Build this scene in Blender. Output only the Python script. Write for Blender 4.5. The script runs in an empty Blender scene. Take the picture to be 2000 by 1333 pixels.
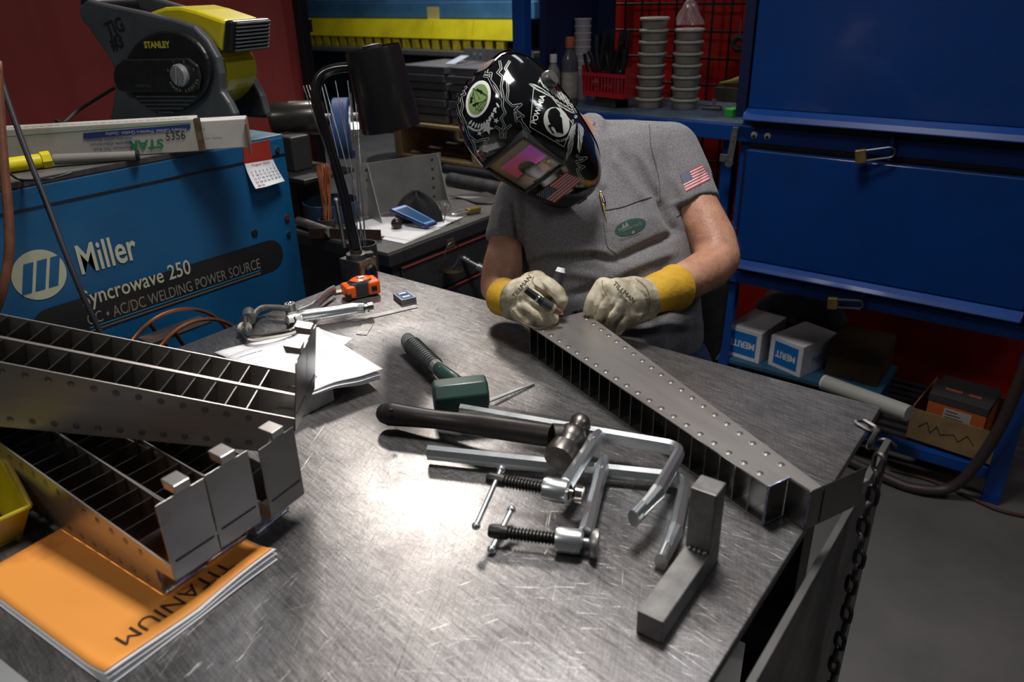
import bpy, bmesh, math, random
import numpy as np
from mathutils import Vector, Matrix, Euler
from mathutils.bvhtree import BVHTree
PI = math.pi
SC = bpy.context.scene
COL = SC.collection

# ------------------------------------------------------------------ camera
FPX = 1493.15
PITCH, ROLL, YAW = math.radians(25.113), math.radians(-1.424), math.radians(-37.715)
T = 0.90                       # height of the welding table top
CAMZ = T + 0.64
fwd = Vector((math.sin(YAW)*math.cos(PITCH), math.cos(YAW)*math.cos(PITCH), -math.sin(PITCH)))
rt = Vector((math.cos(YAW), -math.sin(YAW), 0))
up = rt.cross(fwd)
CR = rt*math.cos(ROLL) + up*math.sin(ROLL)
CU = CR.cross(fwd)
CF = fwd
CAM = Vector((0, 0, CAMZ))
cd = bpy.data.cameras.new('camera'); camo = bpy.data.objects.new('camera', cd); COL.objects.link(camo)
cd.sensor_width = 36.0; cd.lens = FPX*36/2000; cd.clip_start = 0.02; cd.clip_end = 60
m3 = Matrix((CR, CU, -CF)).transposed()
camo.matrix_world = Matrix.Translation(CAM) @ m3.to_4x4()
SC.camera = camo
cd.dof.use_dof = True; cd.dof.focus_distance = 1.50; cd.dof.aperture_fstop = 5.0

# ------------------------------------------------------------------ light and exposure
SC.view_settings.view_transform = 'Standard'; SC.view_settings.look = 'None'
SC.view_settings.gamma = 1; SC.view_settings.use_curve_mapping = False
SC.view_settings.exposure = 0.0
w = bpy.data.worlds.new('world'); SC.world = w; w.use_nodes = True
w.node_tree.nodes['Background'].inputs[0].default_value = (0.75, 0.85, 1.0, 1)
w.node_tree.nodes['Background'].inputs[1].default_value = 0.035
def area(name, loc, target, sx, sy, power, col=(1, 1, 1), spread=180):
    l = bpy.data.lights.new(name, 'AREA'); l.shape = 'RECTANGLE'; l.size = sx; l.size_y = sy
    l.energy = power; l.color = col; l.spread = math.radians(spread)
    o = bpy.data.objects.new(name, l); COL.objects.link(o); o.location = loc
    d = (Vector(target)-Vector(loc)).normalized()
    o.rotation_euler = d.to_track_quat('-Z', 'Y').to_euler()
    return o
# high-bay fixtures of the shop, then lights added for background and reflections
area('high_bay_or_fill_light', (-3.26, 3.14, 3.40), (-0.8, 0.8, 0.9), 0.42, 0.42, 50, (1.0, 0.92, 0.84))
area('high_bay_or_fill_light', (-0.80, 1.20, 3.1), (-0.80, 0.95, 0.9), 0.5, 0.5, 20, (1.0, 0.97, 0.95), 110)
area('high_bay_or_fill_light', (2.0, 2.2, 3.8), (0.2, 1.4, 0.9), 0.6, 0.5, 14, (0.88, 0.94, 1.0))
area('high_bay_or_fill_light', (-1.6, -1.7, 3.7), (-0.9, 1.2, 0.9), 0.6, 0.5, 16, (1.0, 0.95, 0.9))
area('high_bay_or_fill_light', (-4.4, 5.2, 4.4), (-4.6, 6.2, 0.8), 1.2, 0.5, 48, (0.95, 0.97, 1.0), 90)  # added back light, narrowed to brighten only the far background
area('high_bay_or_fill_light', (-2.6, 3.9, 4.2), (-2.9, 4.1, 0.0), 0.6, 0.5, 22, (0.95, 0.97, 1.0), 64)  # added to brighten the floor behind the tool chest
area('high_bay_or_fill_light', (-1.2, 3.4, 4.4), (-1.2, 3.0, 0.0), 1.0, 0.4, 5, (0.95, 0.97, 1.0))  # added to give the bare metal more reflections

# ------------------------------------------------------------------ pixel rays -> points in the room
def ray(u, v): return CR*(u-1000) - CU*(v-666.5) + CF*FPX
def PZ(u, v, z=T): d = ray(u, v); return CAM + d*((z-CAM.z)/d.z)
def PX(u, v, x): d = ray(u, v); return CAM + d*((x-CAM.x)/d.x)
def PY(u, v, y): d = ray(u, v); return CAM + d*((y-CAM.y)/d.y)
def PD(u, v, dist): return CAM + ray(u, v)*(dist/FPX)
def PROJ(p):
    q = Vector(p)-CAM; dz = q.dot(CF)
    return 1000+FPX*q.dot(CR)/dz, 666.5-FPX*q.dot(CU)/dz, dz

# ------------------------------------------------------------------ object bookkeeping
WM = {}
def V(*a): return Vector(a)
def TR(loc, rz=0.0): return Matrix.Translation(Vector(loc)) @ Matrix.Rotation(rz, 4, 'Z')
def FR(o, x, z):
    """frame: origin o, x axis along x, z as close as possible to z"""
    x = Vector(x).normalized(); z = Vector(z); y = z.cross(x).normalized(); z = x.cross(y)
    m = Matrix((x, y, z)).transposed().to_4x4(); m.translation = Vector(o); return m
def thing(name, label, cat, M=None, group=None, kind=None):
    o = bpy.data.objects.new(name, None); COL.objects.link(o); o.empty_display_size = 0.05
    if M is None: M = Matrix.Identity(4)
    elif not isinstance(M, Matrix): M = Matrix.Translation(Vector(M))
    o.matrix_world = M; WM[o.name] = M.copy()
    if label: o['label'] = label
    if cat: o['category'] = cat
    if group: o['group'] = group
    if kind: o['kind'] = kind
    return o
def tag(o, label=None, cat=None, group=None, kind=None):
    if label: o['label'] = label
    if cat: o['category'] = cat
    if group: o['group'] = group
    if kind: o['kind'] = kind
    return o
def dup(root, M, label=None, group=None):
    r = root.copy(); COL.objects.link(r); r.matrix_world = M; WM[r.name] = M.copy()
    if label: r['label'] = label
    if group: r['group'] = group
    for ch in list(root.children):
        c = ch.copy(); COL.objects.link(c); c.parent = r; WM[c.name] = M.copy()
        for g in list(ch.children):
            d = g.copy(); COL.objects.link(d); d.parent = c; WM[d.name] = M.copy()
    return r

class MB:
    """collects shapes in world coordinates (or in the frame M) and links them as one mesh object"""
    def __init__(s, M=None): s.v = []; s.f = []; s.M = M if M is not None else Matrix.Identity(4)
    def add(s, vs, fs, M=None):
        m = s.M @ M if M is not None else s.M
        n = len(s.v); s.v += [m @ Vector(v) for v in vs]; s.f += [tuple(i+n for i in f) for f in fs]; return s
    def box(s, c, d, M=None, taper=1.0):
        x, y, z = d[0]/2, d[1]/2, d[2]/2
        vs = [(c[0]+sx*x*(taper if sz > 0 else 1), c[1]+sy*y*(taper if sz > 0 else 1), c[2]+sz*z) for sz in (-1, 1) for sy in (-1, 1) for sx in (-1, 1)]
        return s.add(vs, [(0, 2, 3, 1), (4, 5, 7, 6), (0, 1, 5, 4), (2, 6, 7, 3), (0, 4, 6, 2), (1, 3, 7, 5)], M)
    def b2(s, a, b, M=None):
        return s.box([(a[i]+b[i])/2 for i in range(3)], [abs(b[i]-a[i]) for i in range(3)], M)
    def bar(s, p0, p1, w, h, upv=(0, 0, 1)):
        p0 = Vector(p0); p1 = Vector(p1); L = (p1-p0).length
        return s.box((L/2, 0, 0), (L, w, h), FR(p0, p1-p0, upv))
    def tube(s, pts, r, n=12, cap=True, closed=False, flat=1.0, upv=None):
        pts = [Vector(p) for p in pts]; m = len(pts)
        rs = r if isinstance(r, (list, tuple)) else [r]*m
        vs = []; fs = []; prev = None
        for i, p in enumerate(pts):
            if closed: t = pts[(i+1) % m]-pts[i-1]
            else: t = pts[min(i+1, m-1)]-pts[max(i-1, 0)]
            t = t.normalized() if t.length > 1e-9 else Vector((0, 0, 1))
            if prev is None:
                a = Vector(upv) if upv else (Vector((0, 0, 1)) if abs(t.z) < .9 else Vector((1, 0, 0)))
                nx = (a-t*a.dot(t)).normalized()
            else: nx = (prev-t*prev.dot(t)).normalized()
            prev = nx; ny = t.cross(nx)
            for k in range(n):
                an = 2*PI*k/n; vs.append(p+(nx*math.cos(an)+ny*math.sin(an)*flat)*rs[i])
        rng = m if closed else m-1
        for i in range(rng):
            for k in range(n):
                a = i*n+k; b = i*n+(k+1) % n; c = ((i+1) % m)*n+(k+1) % n; d = ((i+1) % m)*n+k
                fs.append((a, b, c, d))
        if cap and not closed:
            fs.append(tuple(range(n-1, -1, -1))); fs.append(tuple((m-1)*n+k for k in range(n)))
        return s.add(vs, fs)
    def cyl(s, p0, p1, r0, r1=None, n=20, cap=True):
        return s.tube([p0, p1], [r0, r0 if r1 is None else r1], n, cap)
    def ring(s, c, axis, R, r, n=24, k=8):
        F = FR(c, *perp(axis))
        pts = [F @ Vector((0, R*math.cos(2*PI*i/n), R*math.sin(2*PI*i/n))) for i in range(n)]
        return s.tube(pts, r, k, closed=True)
    def lathe(s, prof, M=None, n=28, a0=0.0, a1=2*PI):
        full = abs(a1-a0-2*PI) < 1e-6; cnt = n if full else n+1
        vs = []; fs = []
        for r, z in prof:
            for k in range(cnt):
                a = a0+(a1-a0)*k/n; vs.append((r*math.cos(a), r*math.sin(a), z))
        for i in range(len(prof)-1):
            for k in range(n):
                a = i*cnt+k; b = i*cnt+(k+1) % cnt
                fs.append((a, b, b+cnt, a+cnt))
        return s.add(vs, fs, M)
    def prism(s, poly, z0, z1, M=None):
        n = len(poly); ar = sum(poly[i][0]*poly[(i+1) % n][1]-poly[(i+1) % n][0]*poly[i][1] for i in range(n))
        if ar < 0: poly = poly[::-1]
        vs = [(p[0], p[1], z0) for p in poly]+[(p[0], p[1], z1) for p in poly]
        fs = [tuple(range(n-1, -1, -1)), tuple(range(n, 2*n))]+[(i, (i+1) % n, n+(i+1) % n, n+i) for i in range(n)]
        return s.add(vs, fs, M)
    def hexa(s, b, t):
        """eight corners: bottom ring b, top ring t"""
        n = len(b)
        return s.add(list(b)+list(t), [tuple(range(n-1, -1, -1)), tuple(range(n, 2*n))]+[(i, (i+1) % n, n+(i+1) % n, n+i) for i in range(n)])
    def plate(s, pts, th):
        """flat polygon in space made into a plate of thickness th (centred)"""
        pts = [Vector(p) for p in pts]; nrm = Vector((0, 0, 0))
        for i in range(1, len(pts)-1): nrm += (pts[i]-pts[0]).cross(pts[i+1]-pts[0])
        nrm.normalize(); return s.hexa([p-nrm*th/2 for p in pts], [p+nrm*th/2 for p in pts])
    def surf(s, fn, nu, nv, wu=False):
        vs = [fn(i/nu, j/nv) for j in range(nv+1) for i in range(nu+(0 if wu else 1))]; c = nu if wu else nu+1
        fs = []
        for j in range(nv):
            for i in range(nu): a = j*c+i; b = j*c+(i+1) % c; fs.append((a, b, b+c, a+c))
        return s.add(vs, fs)
    def ball(s, c, r, M=None, nu=14, nv=9, sc=(1, 1, 1)):
        c = Vector(c)
        vs = [c+Vector((math.sin(PI*j/nv)*math.cos(2*PI*i/nu)*r*sc[0], math.sin(PI*j/nv)*math.sin(2*PI*i/nu)*r*sc[1], math.cos(PI*j/nv)*r*sc[2])) for j in range(nv+1) for i in range(nu)]
        fs = [(j*nu+i, (j+1)*nu+i, (j+1)*nu+(i+1) % nu, j*nu+(i+1) % nu) for j in range(nv) for i in range(nu)]
        return s.add(vs, fs, M)
    def build(s, name, mat, parent=None, smooth=35, bevel=0, seg=2, kind=None, loc=None, label=None):
        if parent is not None: W = WM[parent.name]
        elif loc is not None: W = Matrix.Translation(Vector(loc)) if not isinstance(loc, Matrix) else loc
        else: W = Matrix.Identity(4)
        iv = W.inverted()
        me = bpy.data.meshes.new(name)
        me.from_pydata([iv @ v for v in s.v], [], s.f); me.update(); me.validate()
        if smooth:
            me.shade_smooth()
            if smooth < 180: me.set_sharp_from_angle(angle=math.radians(smooth))
        o = bpy.data.objects.new(name, me); COL.objects.link(o); me.materials.append(mat)
        if parent is not None: o.parent = parent
        else: o.matrix_world = W
        WM[o.name] = W.copy()
        if bevel:
            b = o.modifiers.new('bevel', 'BEVEL'); b.width = bevel; b.segments = seg; b.limit_method = 'ANGLE'; b.angle_limit = math.radians(40); b.harden_normals = False
        if kind: o['kind'] = kind
        if label: o['label'] = label
        return o
def perp(axis):
    a = Vector(axis).normalized(); z = Vector((0, 0, 1)) if abs(a.z) < .9 else Vector((0, 1, 0))
    return a, z
def AX(p, d):
    """frame whose Z axis runs along d"""
    d = Vector(d).normalized(); x = Vector((1, 0, 0)) if abs(d.x) < .8 else Vector((0, 1, 0))
    x = (x-d*x.dot(d)).normalized(); y = d.cross(x)
    m = Matrix((x, y, d)).transposed().to_4x4(); m.translation = Vector(p); return m
def smoothpath(pts, k=6):
    """Catmull-Rom through the points"""
    P = [Vector(p) for p in pts]; P = [P[0]*2-P[1]]+P+[P[-1]*2-P[-2]]; out = []
    for i in range(1, len(P)-2):
        for j in range(k):
            t = j/k; a, b, c, d = P[i-1:i+3]
            out.append(0.5*((2*b)+(c-a)*t+(2*a-5*b+4*c-d)*t*t+(3*b-a-3*c+d)*t**3))
    out.append(P[-2]); return out
def rrect(w, h, r, n=5):
    out = []
    for cx, cy, a in ((w/2-r, h/2-r, 0), (-w/2+r, h/2-r, 90), (-w/2+r, -h/2+r, 180), (w/2-r, -h/2+r, 270)):
        for k in range(n+1):
            t = math.radians(a+90*k/n); out.append((cx+r*math.cos(t), cy+r*math.sin(t)))
    return out

# ------------------------------------------------------------------ materials
MATS = {}
def mk(name, col, rough=.5, metal=0.0, var=0.0, vs=8.0, vcol=None, bump=0.0, bs=60.0, coat=0.0, rvar=0.0, emit=None, trans=0.0, spec=0.5, sheen=0.0, stretch=(1, 1, 1), vsharp=None, ior=1.45):
    if name in MATS: return MATS[name]
    m = bpy.data.materials.new(name); m.use_nodes = True; nt = m.node_tree; N = nt.nodes; L = nt.links
    b = N['Principled BSDF']; b.inputs['Base Color'].default_value = (*col, 1); b.inputs['Roughness'].default_value = rough
    b.inputs['Metallic'].default_value = metal; b.inputs['Coat Weight'].default_value = coat; b.inputs['Coat Roughness'].default_value = .08
    b.inputs['Specular IOR Level'].default_value = spec; b.inputs['Transmission Weight'].default_value = trans; b.inputs['IOR'].default_value = ior
    b.inputs['Sheen Weight'].default_value = sheen
    if emit: b.inputs['Emission Color'].default_value = (*emit[0], 1); b.inputs['Emission Strength'].default_value = emit[1]
    tc = N.new('ShaderNodeTexCoord'); mp = N.new('ShaderNodeMapping'); L.new(tc.outputs['Object'], mp.inputs[0]); mp.inputs['Scale'].default_value = stretch
    if var or vcol or rvar:
        n = N.new('ShaderNodeTexNoise'); n.inputs['Scale'].default_value = vs; n.inputs['Detail'].default_value = 6; L.new(mp.outputs[0], n.inputs[0])
        n.inputs['Roughness'].default_value = .6
        r = N.new('ShaderNodeValToRGB'); L.new(n.outputs[0], r.inputs[0])
        c2 = vcol if vcol else tuple(max(0, c*(1-var)) for c in col)
        c1 = col if vcol else tuple(min(1, c*(1+var)) for c in col)
        lo, hi = vsharp if vsharp else (.35, .65)
        r.color_ramp.elements[0].position = lo; r.color_ramp.elements[1].position = hi
        r.color_ramp.elements[0].color = (*c2, 1); r.color_ramp.elements[1].color = (*c1, 1)
        L.new(r.outputs[0], b.inputs['Base Color'])
        if rvar:
            q = N.new('ShaderNodeMapRange'); L.new(n.outputs[0], q.inputs[0]); q.inputs[1].default_value = .3; q.inputs[2].default_value = .7
            q.inputs[3].default_value = rough+rvar; q.inputs[4].default_value = max(.03, rough-rvar); L.new(q.outputs[0], b.inputs['Roughness'])
    if bump:
        n2 = N.new('ShaderNodeTexNoise'); n2.inputs['Scale'].default_value = bs; n2.inputs['Detail'].default_value = 5; L.new(mp.outputs[0], n2.inputs[0])
        bp = N.new('ShaderNodeBump'); bp.inputs['Strength'].default_value = bump; bp.inputs['Distance'].default_value = .004
        L.new(n2.outputs[0], bp.inputs['Height']); L.new(bp.outputs[0], b.inputs['Normal'])
    MATS[name] = m; return m
def seethru(name, col, alpha, rough=.05, coat=.5):
    m = mk(name, col, rough, coat=coat); m.node_tree.nodes['Principled BSDF'].inputs['Alpha'].default_value = alpha; return m
def flat(name, col, rough=.5, **k): return mk(name, col, rough, **k)

# ------------------------------------------------------------------ writing
def text_mesh(s, size, off=0.0, shear=0.0, align='CENTER', sp=1.0):
    c = bpy.data.curves.new('t', 'FONT'); c.body = s; c.size = size; c.offset = off; c.shear = shear
    c.align_x = align; c.align_y = 'CENTER'; c.space_character = sp; c.resolution_u = 3
    o = bpy.data.objects.new('t', c); COL.objects.link(o)
    dg = bpy.context.evaluated_depsgraph_get(); me = bpy.data.meshes.new_from_object(o.evaluated_get(dg))
    vs = [tuple(v.co) for v in me.vertices]; fs = [tuple(p.vertices) for p in me.polygons]
    bpy.data.objects.remove(o); bpy.data.meshes.remove(me); bpy.data.curves.remove(c)
    return vs, fs
def refine(vs, fs, maxlen):
    bm = bmesh.new(); bv = [bm.verts.new(v) for v in vs]
    for f in fs:
        try: bm.faces.new([bv[i] for i in f])
        except ValueError: pass
    bmesh.ops.triangulate(bm, faces=bm.faces[:])
    for _ in range(5):
        es = [e for e in bm.edges if e.calc_length() > maxlen]
        if not es: break
        bmesh.ops.subdivide_edges(bm, edges=es, cuts=1, use_grid_fill=False)
        bmesh.ops.triangulate(bm, faces=bm.faces[:])
    bm.verts.index_update()
    o = [tuple(v.co) for v in bm.verts], [tuple(v.index for v in f.verts) for f in bm.faces]; bm.free(); return o
def write(name, s, size, M, mat, parent, off=0.0, shear=0.0, align='CENTER', sx=1.0, fn=None, maxlen=.004, sp=1.0):
    """lettering printed on a surface: M maps (x,y,0) to the world, or fn(x,y) gives the point"""
    vs, fs = text_mesh(s, size, off, shear, align, sp)
    vs = [(v[0]*sx, v[1], 0) for v in vs]
    b = MB()
    if fn:
        vs, fs = refine(vs, fs, maxlen); b.v = [fn(v[0], v[1]) for v in vs]; b.f = fs
    else: b.add(vs, fs, M)
    return b.build(name, mat, parent, smooth=0)
def patch(name, polys, mat, parent, fn, maxlen=.006):
    vs = []; fs = []
    for p in polys:
        n = len(vs); vs += [(q[0], q[1], 0) for q in p]; fs.append(tuple(range(n, n+len(p))))
    vs, fs = refine(vs, fs, maxlen); b = MB(); b.v = [fn(v[0], v[1]) for v in vs]; b.f = fs
    return b.build(name, mat, parent, smooth=0)
def star(cx, cy, R, rot=0.0, k=.4):
    return [(cx+(R if i % 2 == 0 else R*k)*math.sin(rot+PI*i/5), cy+(R if i % 2 == 0 else R*k)*math.cos(rot+PI*i/5)) for i in range(10)]
def ell(cx, cy, a, b, rot=0.0, n=28):
    c, s_ = math.cos(rot), math.sin(rot)
    return [(cx+a*math.cos(2*PI*i/n)*c-b*math.sin(2*PI*i/n)*s_, cy+a*math.cos(2*PI*i/n)*s_+b*math.sin(2*PI*i/n)*c) for i in range(n)]
def band(pts, w):
    """thin strips along a 2-D polyline"""
    out = []
    for i in range(len(pts)-1):
        a = Vector(pts[i]); b = Vector(pts[i+1]); d = (b-a)
        if d.length < 1e-6: continue
        d.normalize(); n = Vector((-d.y, d.x))*w/2; a2 = a-d*w*.3; b2 = b+d*w*.3
        out.append([tuple(a2-n), tuple(b2-n), tuple(b2+n), tuple(a2+n)])
    return out
# pose of the welder's head and helmet (shared by both)
hl = Vector((.6854, .3858, .6175)); hu = Vector((-.7277, .3345, .5988))
def cam2w(c): return CR*c[0]+CU*c[1]-CF*c[2]
hL = cam2w(hl).normalized(); hU = cam2w(hu); hU = (hU-hL*hU.dot(hL)).normalized(); hF = hU.cross(hL)*-1
hF = hL.cross(hU)
HM = Matrix((hL, hF, hU)).transposed().to_4x4(); HM.translation = PD(1018.5, 236, 1.492)
# ================================================================== materials used all over
def scratched_steel():
    m = bpy.data.materials.new('scratched_steel'); m.use_nodes = True; nt = m.node_tree; N = nt.nodes; L = nt.links
    b = N['Principled BSDF']; b.inputs['Metallic'].default_value = .82
    tc = N.new('ShaderNodeTexCoord')
    def noise(scale, detail=4, rot=0, st=(1, 1, 1), dist=0.0, rough=.6):
        m0 = N.new('ShaderNodeMapping'); L.new(tc.outputs['Object'], m0.inputs[0]); m0.inputs['Rotation'].default_value = (0, 0, math.radians(rot))
        mp = N.new('ShaderNodeMapping'); L.new(m0.outputs[0], mp.inputs[0]); mp.inputs['Scale'].default_value = st
        mp.inputs['Location'].default_value = (rot*.13, rot*.07, 0)
        n = N.new('ShaderNodeTexNoise'); n.inputs['Scale'].default_value = scale; n.inputs['Detail'].default_value = detail; n.inputs['Roughness'].default_value = rough
        n.inputs['Distortion'].default_value = dist; L.new(mp.outputs[0], n.inputs[0]); return n.outputs[0]
    def math2(op, a, c, clamp=False):
        q = N.new('ShaderNodeMath'); q.operation = op; q.use_clamp = clamp
        for i, x in enumerate((a, c)):
            if hasattr(x, 'links'): L.new(x, q.inputs[i])
            else: q.inputs[i].default_value = x
        return q.outputs[0]
    def rng(x, a, c, d, e):
        q = N.new('ShaderNodeMapRange'); L.new(x, q.inputs[0])
        for i, v in enumerate((a, c, d, e)): q.inputs[i+1].default_value = v
        return q.outputs[0]
    scr = None
    for rot, sc, lo, hi in ((12, 5, .71, .77), (48, 6, .71, .77), (-32, 5, .71, .76), (78, 7, .72, .78), (-62, 6, .715, .775), (28, 9, .72, .77), (-12, 8, .71, .77), (62, 4, .72, .78)):
        a = rng(noise(sc*2.6, 1, rot, (1.0, 60, 1), .14, .5), lo+.005, hi+.004, 0, 1)
        scr = a if scr is None else math2('MAXIMUM', scr, a)
    big = noise(2.2, 6, 0, (1, 1, 1), .6); mid = noise(9, 6, 20, (1, 1, 1), .3, .7); fine = noise(160, 3, 0)
    dirt = rng(big, .36, .62, 0, 1); dirt2 = rng(mid, .35, .65, 0, 1)
    r1 = N.new('ShaderNodeMix'); r1.data_type = 'RGBA'; L.new(dirt, r1.inputs[0]); r1.inputs[6].default_value = (.165, .148, .142, 1); r1.inputs[7].default_value = (.275, .272, .275, 1)
    r2 = N.new('ShaderNodeMix'); r2.data_type = 'RGBA'; L.new(math2('MULTIPLY', dirt2, .45), r2.inputs[0]); L.new(r1.outputs[2], r2.inputs[6]); r2.inputs[7].default_value = (.36, .35, .345, 1)
    r3 = N.new('ShaderNodeMix'); r3.data_type = 'RGBA'; L.new(math2('MULTIPLY', scr, .25), r3.inputs[0]); L.new(r2.outputs[2], r3.inputs[6]); r3.inputs[7].default_value = (.80, .79, .77, 1)
    streak = rng(noise(26, 5, 8, (1, 14, 1), .2, .75), .30, .70, .62, 1.30); streak2 = rng(noise(30, 5, 66, (1, 14, 1), .2, .75), .30, .70, .72, 1.22)
    speck = rng(noise(420, 2, 0, (1, 1, 1), 0, .6), .3, .7, .82, 1.18)
    blot = rng(noise(5.5, 8, 40, (1, 1, 1), .9, .72), .32, .68, .72, 1.18)
    mul = math2('MULTIPLY', math2('MULTIPLY', streak, streak2), math2('MULTIPLY', speck, blot))
    r4 = N.new('ShaderNodeMix'); r4.data_type = 'RGBA'; r4.blend_type = 'MULTIPLY'; r4.inputs[0].default_value = 1.0; L.new(r3.outputs[2], r4.inputs[6])
    cmb = N.new('ShaderNodeCombineColor'); L.new(mul, cmb.inputs[0]); L.new(mul, cmb.inputs[1]); L.new(mul, cmb.inputs[2]); L.new(cmb.outputs[0], r4.inputs[7])
    L.new(r4.outputs[2], b.inputs['Base Color'])
    rg = rng(mid, .3, .7, .34, .25); rg = math2('ADD', rg, math2('MULTIPLY', big, .08)); rg = math2('SUBTRACT', rg, math2('MULTIPLY', scr, .10)); rg = math2('ADD', rg, math2('MULTIPLY', math2('SUBTRACT', streak, 1.0), .16))
    L.new(rg, b.inputs['Roughness'])
    h = math2('ADD', math2('MULTIPLY', scr, -.22), math2('MULTIPLY', fine, .35))
    bp = N.new('ShaderNodeBump'); bp.inputs['Strength'].default_value = .30; bp.inputs['Distance'].default_value = .0012; L.new(h, bp.inputs['Height']); L.new(bp.outputs[0], b.inputs['Normal'])
    return m
M_TABLE = scratched_steel()
M_STEEL = mk('mill_steel', (.30, .295, .29), .42, .85, var=.25, vs=14, bump=.1, bs=90, rvar=.06)
M_DARKSTEEL = mk('dark_steel', (.085, .082, .08), .45, .7, var=.35, vs=12, bump=.15)
M_TI = mk('titanium_sheet', (.50, .475, .45), .36, .93, var=.12, vs=5, rvar=.05, bump=.03, bs=200, stretch=(1, 8, 1))
M_TI2 = mk('titanium_sheet_shaded', (.30, .29, .28), .24, 1.0, var=.15, vs=8, rvar=.06)  # darker copy of the sheet, shade inside the ducts put into its colour
M_WELD = mk('heat_tinted_weld', (.45, .46, .55), .22, 1.0, vcol=(.20, .22, .42), vs=80, vsharp=(.45, .55), bump=.5, bs=300)
M_CHROME = mk('zinc_plated_steel', (.70, .73, .74), .30, .92, var=.12, vs=20, rvar=.06)
M_NICKEL = mk('nickel_plated_steel', (.62, .58, .51), .20, 1.0, var=.12, vs=25, rvar=.05)
M_BLACKOX = mk('black_oxide_steel', (.06, .058, .055), .38, .8, var=.4, vs=30)
M_BLUE = mk('blue_powder_coat', (.002, .038, .19), .34, 0, var=.10, vs=6, rvar=.05, coat=.25)
M_BLUE_DK = mk('blue_powder_coat_frame', (.003, .050, .25), .36, 0, var=.12, vs=9, coat=.15)
M_MBLUE = mk('machine_blue_paint', (.006, .105, .25), .42, 0, vcol=(.004, .065, .17), vs=3.2, vsharp=(.30, .72), bump=.06, rvar=.07)
M_BLACK = mk('black_paint', (.012, .012, .013), .38, 0, var=.3, vs=15)
M_RUBBER = mk('black_rubber', (.018, .017, .017), .62, 0, var=.3, vs=40, bump=.1)
M_BPLASTIC = mk('black_plastic', (.016, .016, .017), .35, 0, var=.2, vs=30)
M_GPLASTIC = mk('charcoal_plastic', (.045, .048, .052), .42, 0, var=.15, vs=10)
M_YELLOW = mk('yellow_plastic', (.72, .60, .01), .36, 0, var=.12, vs=9)
M_WHITE = mk('white_paper', (.82, .82, .84), .7, 0, var=.04, vs=20)
M_CREAM = mk('cream_print', (.50, .50, .36), .55)
M_INK = mk('black_ink', (.012, .012, .012), .6)
M_REDCURT = mk('red_welding_curtain', (.50, .085, .075), .42, 0, vcol=(.40, .06, .052), vs=2.0, bump=.06, bs=6, coat=.1)
M_REDCURT2 = mk('red_vinyl_curtain', (.72, .022, .010), .42, 0, vcol=(.46, .010, .006), vs=2.5, coat=.1)
M_CONC = mk('concrete_floor', (.105, .10, .096), .62, 0, vcol=(.07, .068, .066), vs=2.6, bump=.10, bs=30, rvar=.08)
M_WALLM = mk('dark_painted_wall', (.05, .055, .06), .7, 0, var=.3, vs=1.2)
M_WOOD = mk('pallet_wood', (.30, .20, .09), .75, 0, var=.35, vs=20, stretch=(1, 6, 6), bump=.3)
M_CARD = mk('brown_cardboard', (.21, .135, .06), .8, 0, var=.2, vs=12, bump=.08)

# ================================================================== the room
b = MB(); b.b2((-11, -3, -.1), (4, 12, 0)); tag(b.build('floor', M_CONC, smooth=0), kind='structure')
b = MB(); b.b2((-11, 11.9, 0), (4, 12.05, 5.2)); tag(b.build('wall_back', M_WALLM, smooth=0), kind='structure')
b = MB(); b.b2((-11.1, -3, 0), (-11, 12, 5.2)); tag(b.build('wall_left', M_WALLM, smooth=0), kind='structure')
b = MB(); b.b2((4, -3, 0), (4.1, 12, 5.2)); tag(b.build('wall_right', M_WALLM, smooth=0), kind='structure')

# ================================================================== the welding table
TX0, TX1, TY0, TY1 = -1.365, -.185, -.01, 1.218
t = thing('welding_table', 'large scratched bare steel welding table that fills the foreground', 'table', (-.775, .6, 0))
MB().b2((TX0, TY0, T-.016), (TX1, TY1, T)).build('tabletop', M_TABLE, t, smooth=0, bevel=.0015)
b = MB()
for a, c in (((TX0+.05, TY0+.05), (TX1-.05, TY0+.09)), ((TX0+.05, TY1-.09), (TX1-.05, TY1-.05)), ((TX0+.05, TY0+.05), (TX0+.09, TY1-.05)), ((TX1-.09, TY0+.05), (TX1-.05, TY1-.05))):
    b.b2((*a, T-.076), (*c, T-.0165))
b.build('apron_frame', M_DARKSTEEL, t, smooth=0, bevel=.002)
for x in (TX0+.08, TX1-.09):
    for y in (TY0+.08, TY1-.09):
        MB().b2((x-.035, y-.035, 0.0), (x+.035, y+.035, T-.0765)).build('leg', M_DARKSTEEL, t, smooth=0, bevel=.003)
MB().b2((TX0+.08, TY0+.08, .25), (TX1-.1, TY1-.42, .265)).build('lower_shelf', M_DARKSTEEL, t, smooth=0)
for y in (.30, .78): MB().b2((TX1-.05, y, T-.17), (-.1665, y+.04, T-.13)).build('side_bracket', M_DARKSTEEL, t, smooth=0, bevel=.002)
hk = smoothpath([(-.24, 1.17, T-.06), (-.19, 1.19, T-.055), (-.165, 1.195, T-.045), (-.150, 1.20, T-.055)], 5)
MB().tube(hk, .005, 8).build('chain_hook', M_DARKSTEEL, t)

b = MB(); b.b2((-.166, .02, .12), (-.156, 1.192, T-.040))
o = b.build('steel_plate', mk('dull_plate_steel', (.13, .125, .12), .48, .7, var=.25, vs=8, rvar=.06), smooth=0, bevel=.001, loc=(-.161, .6, .12)); tag(o, 'upright bare steel plate hung along the right side of the table', 'plate')
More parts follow.
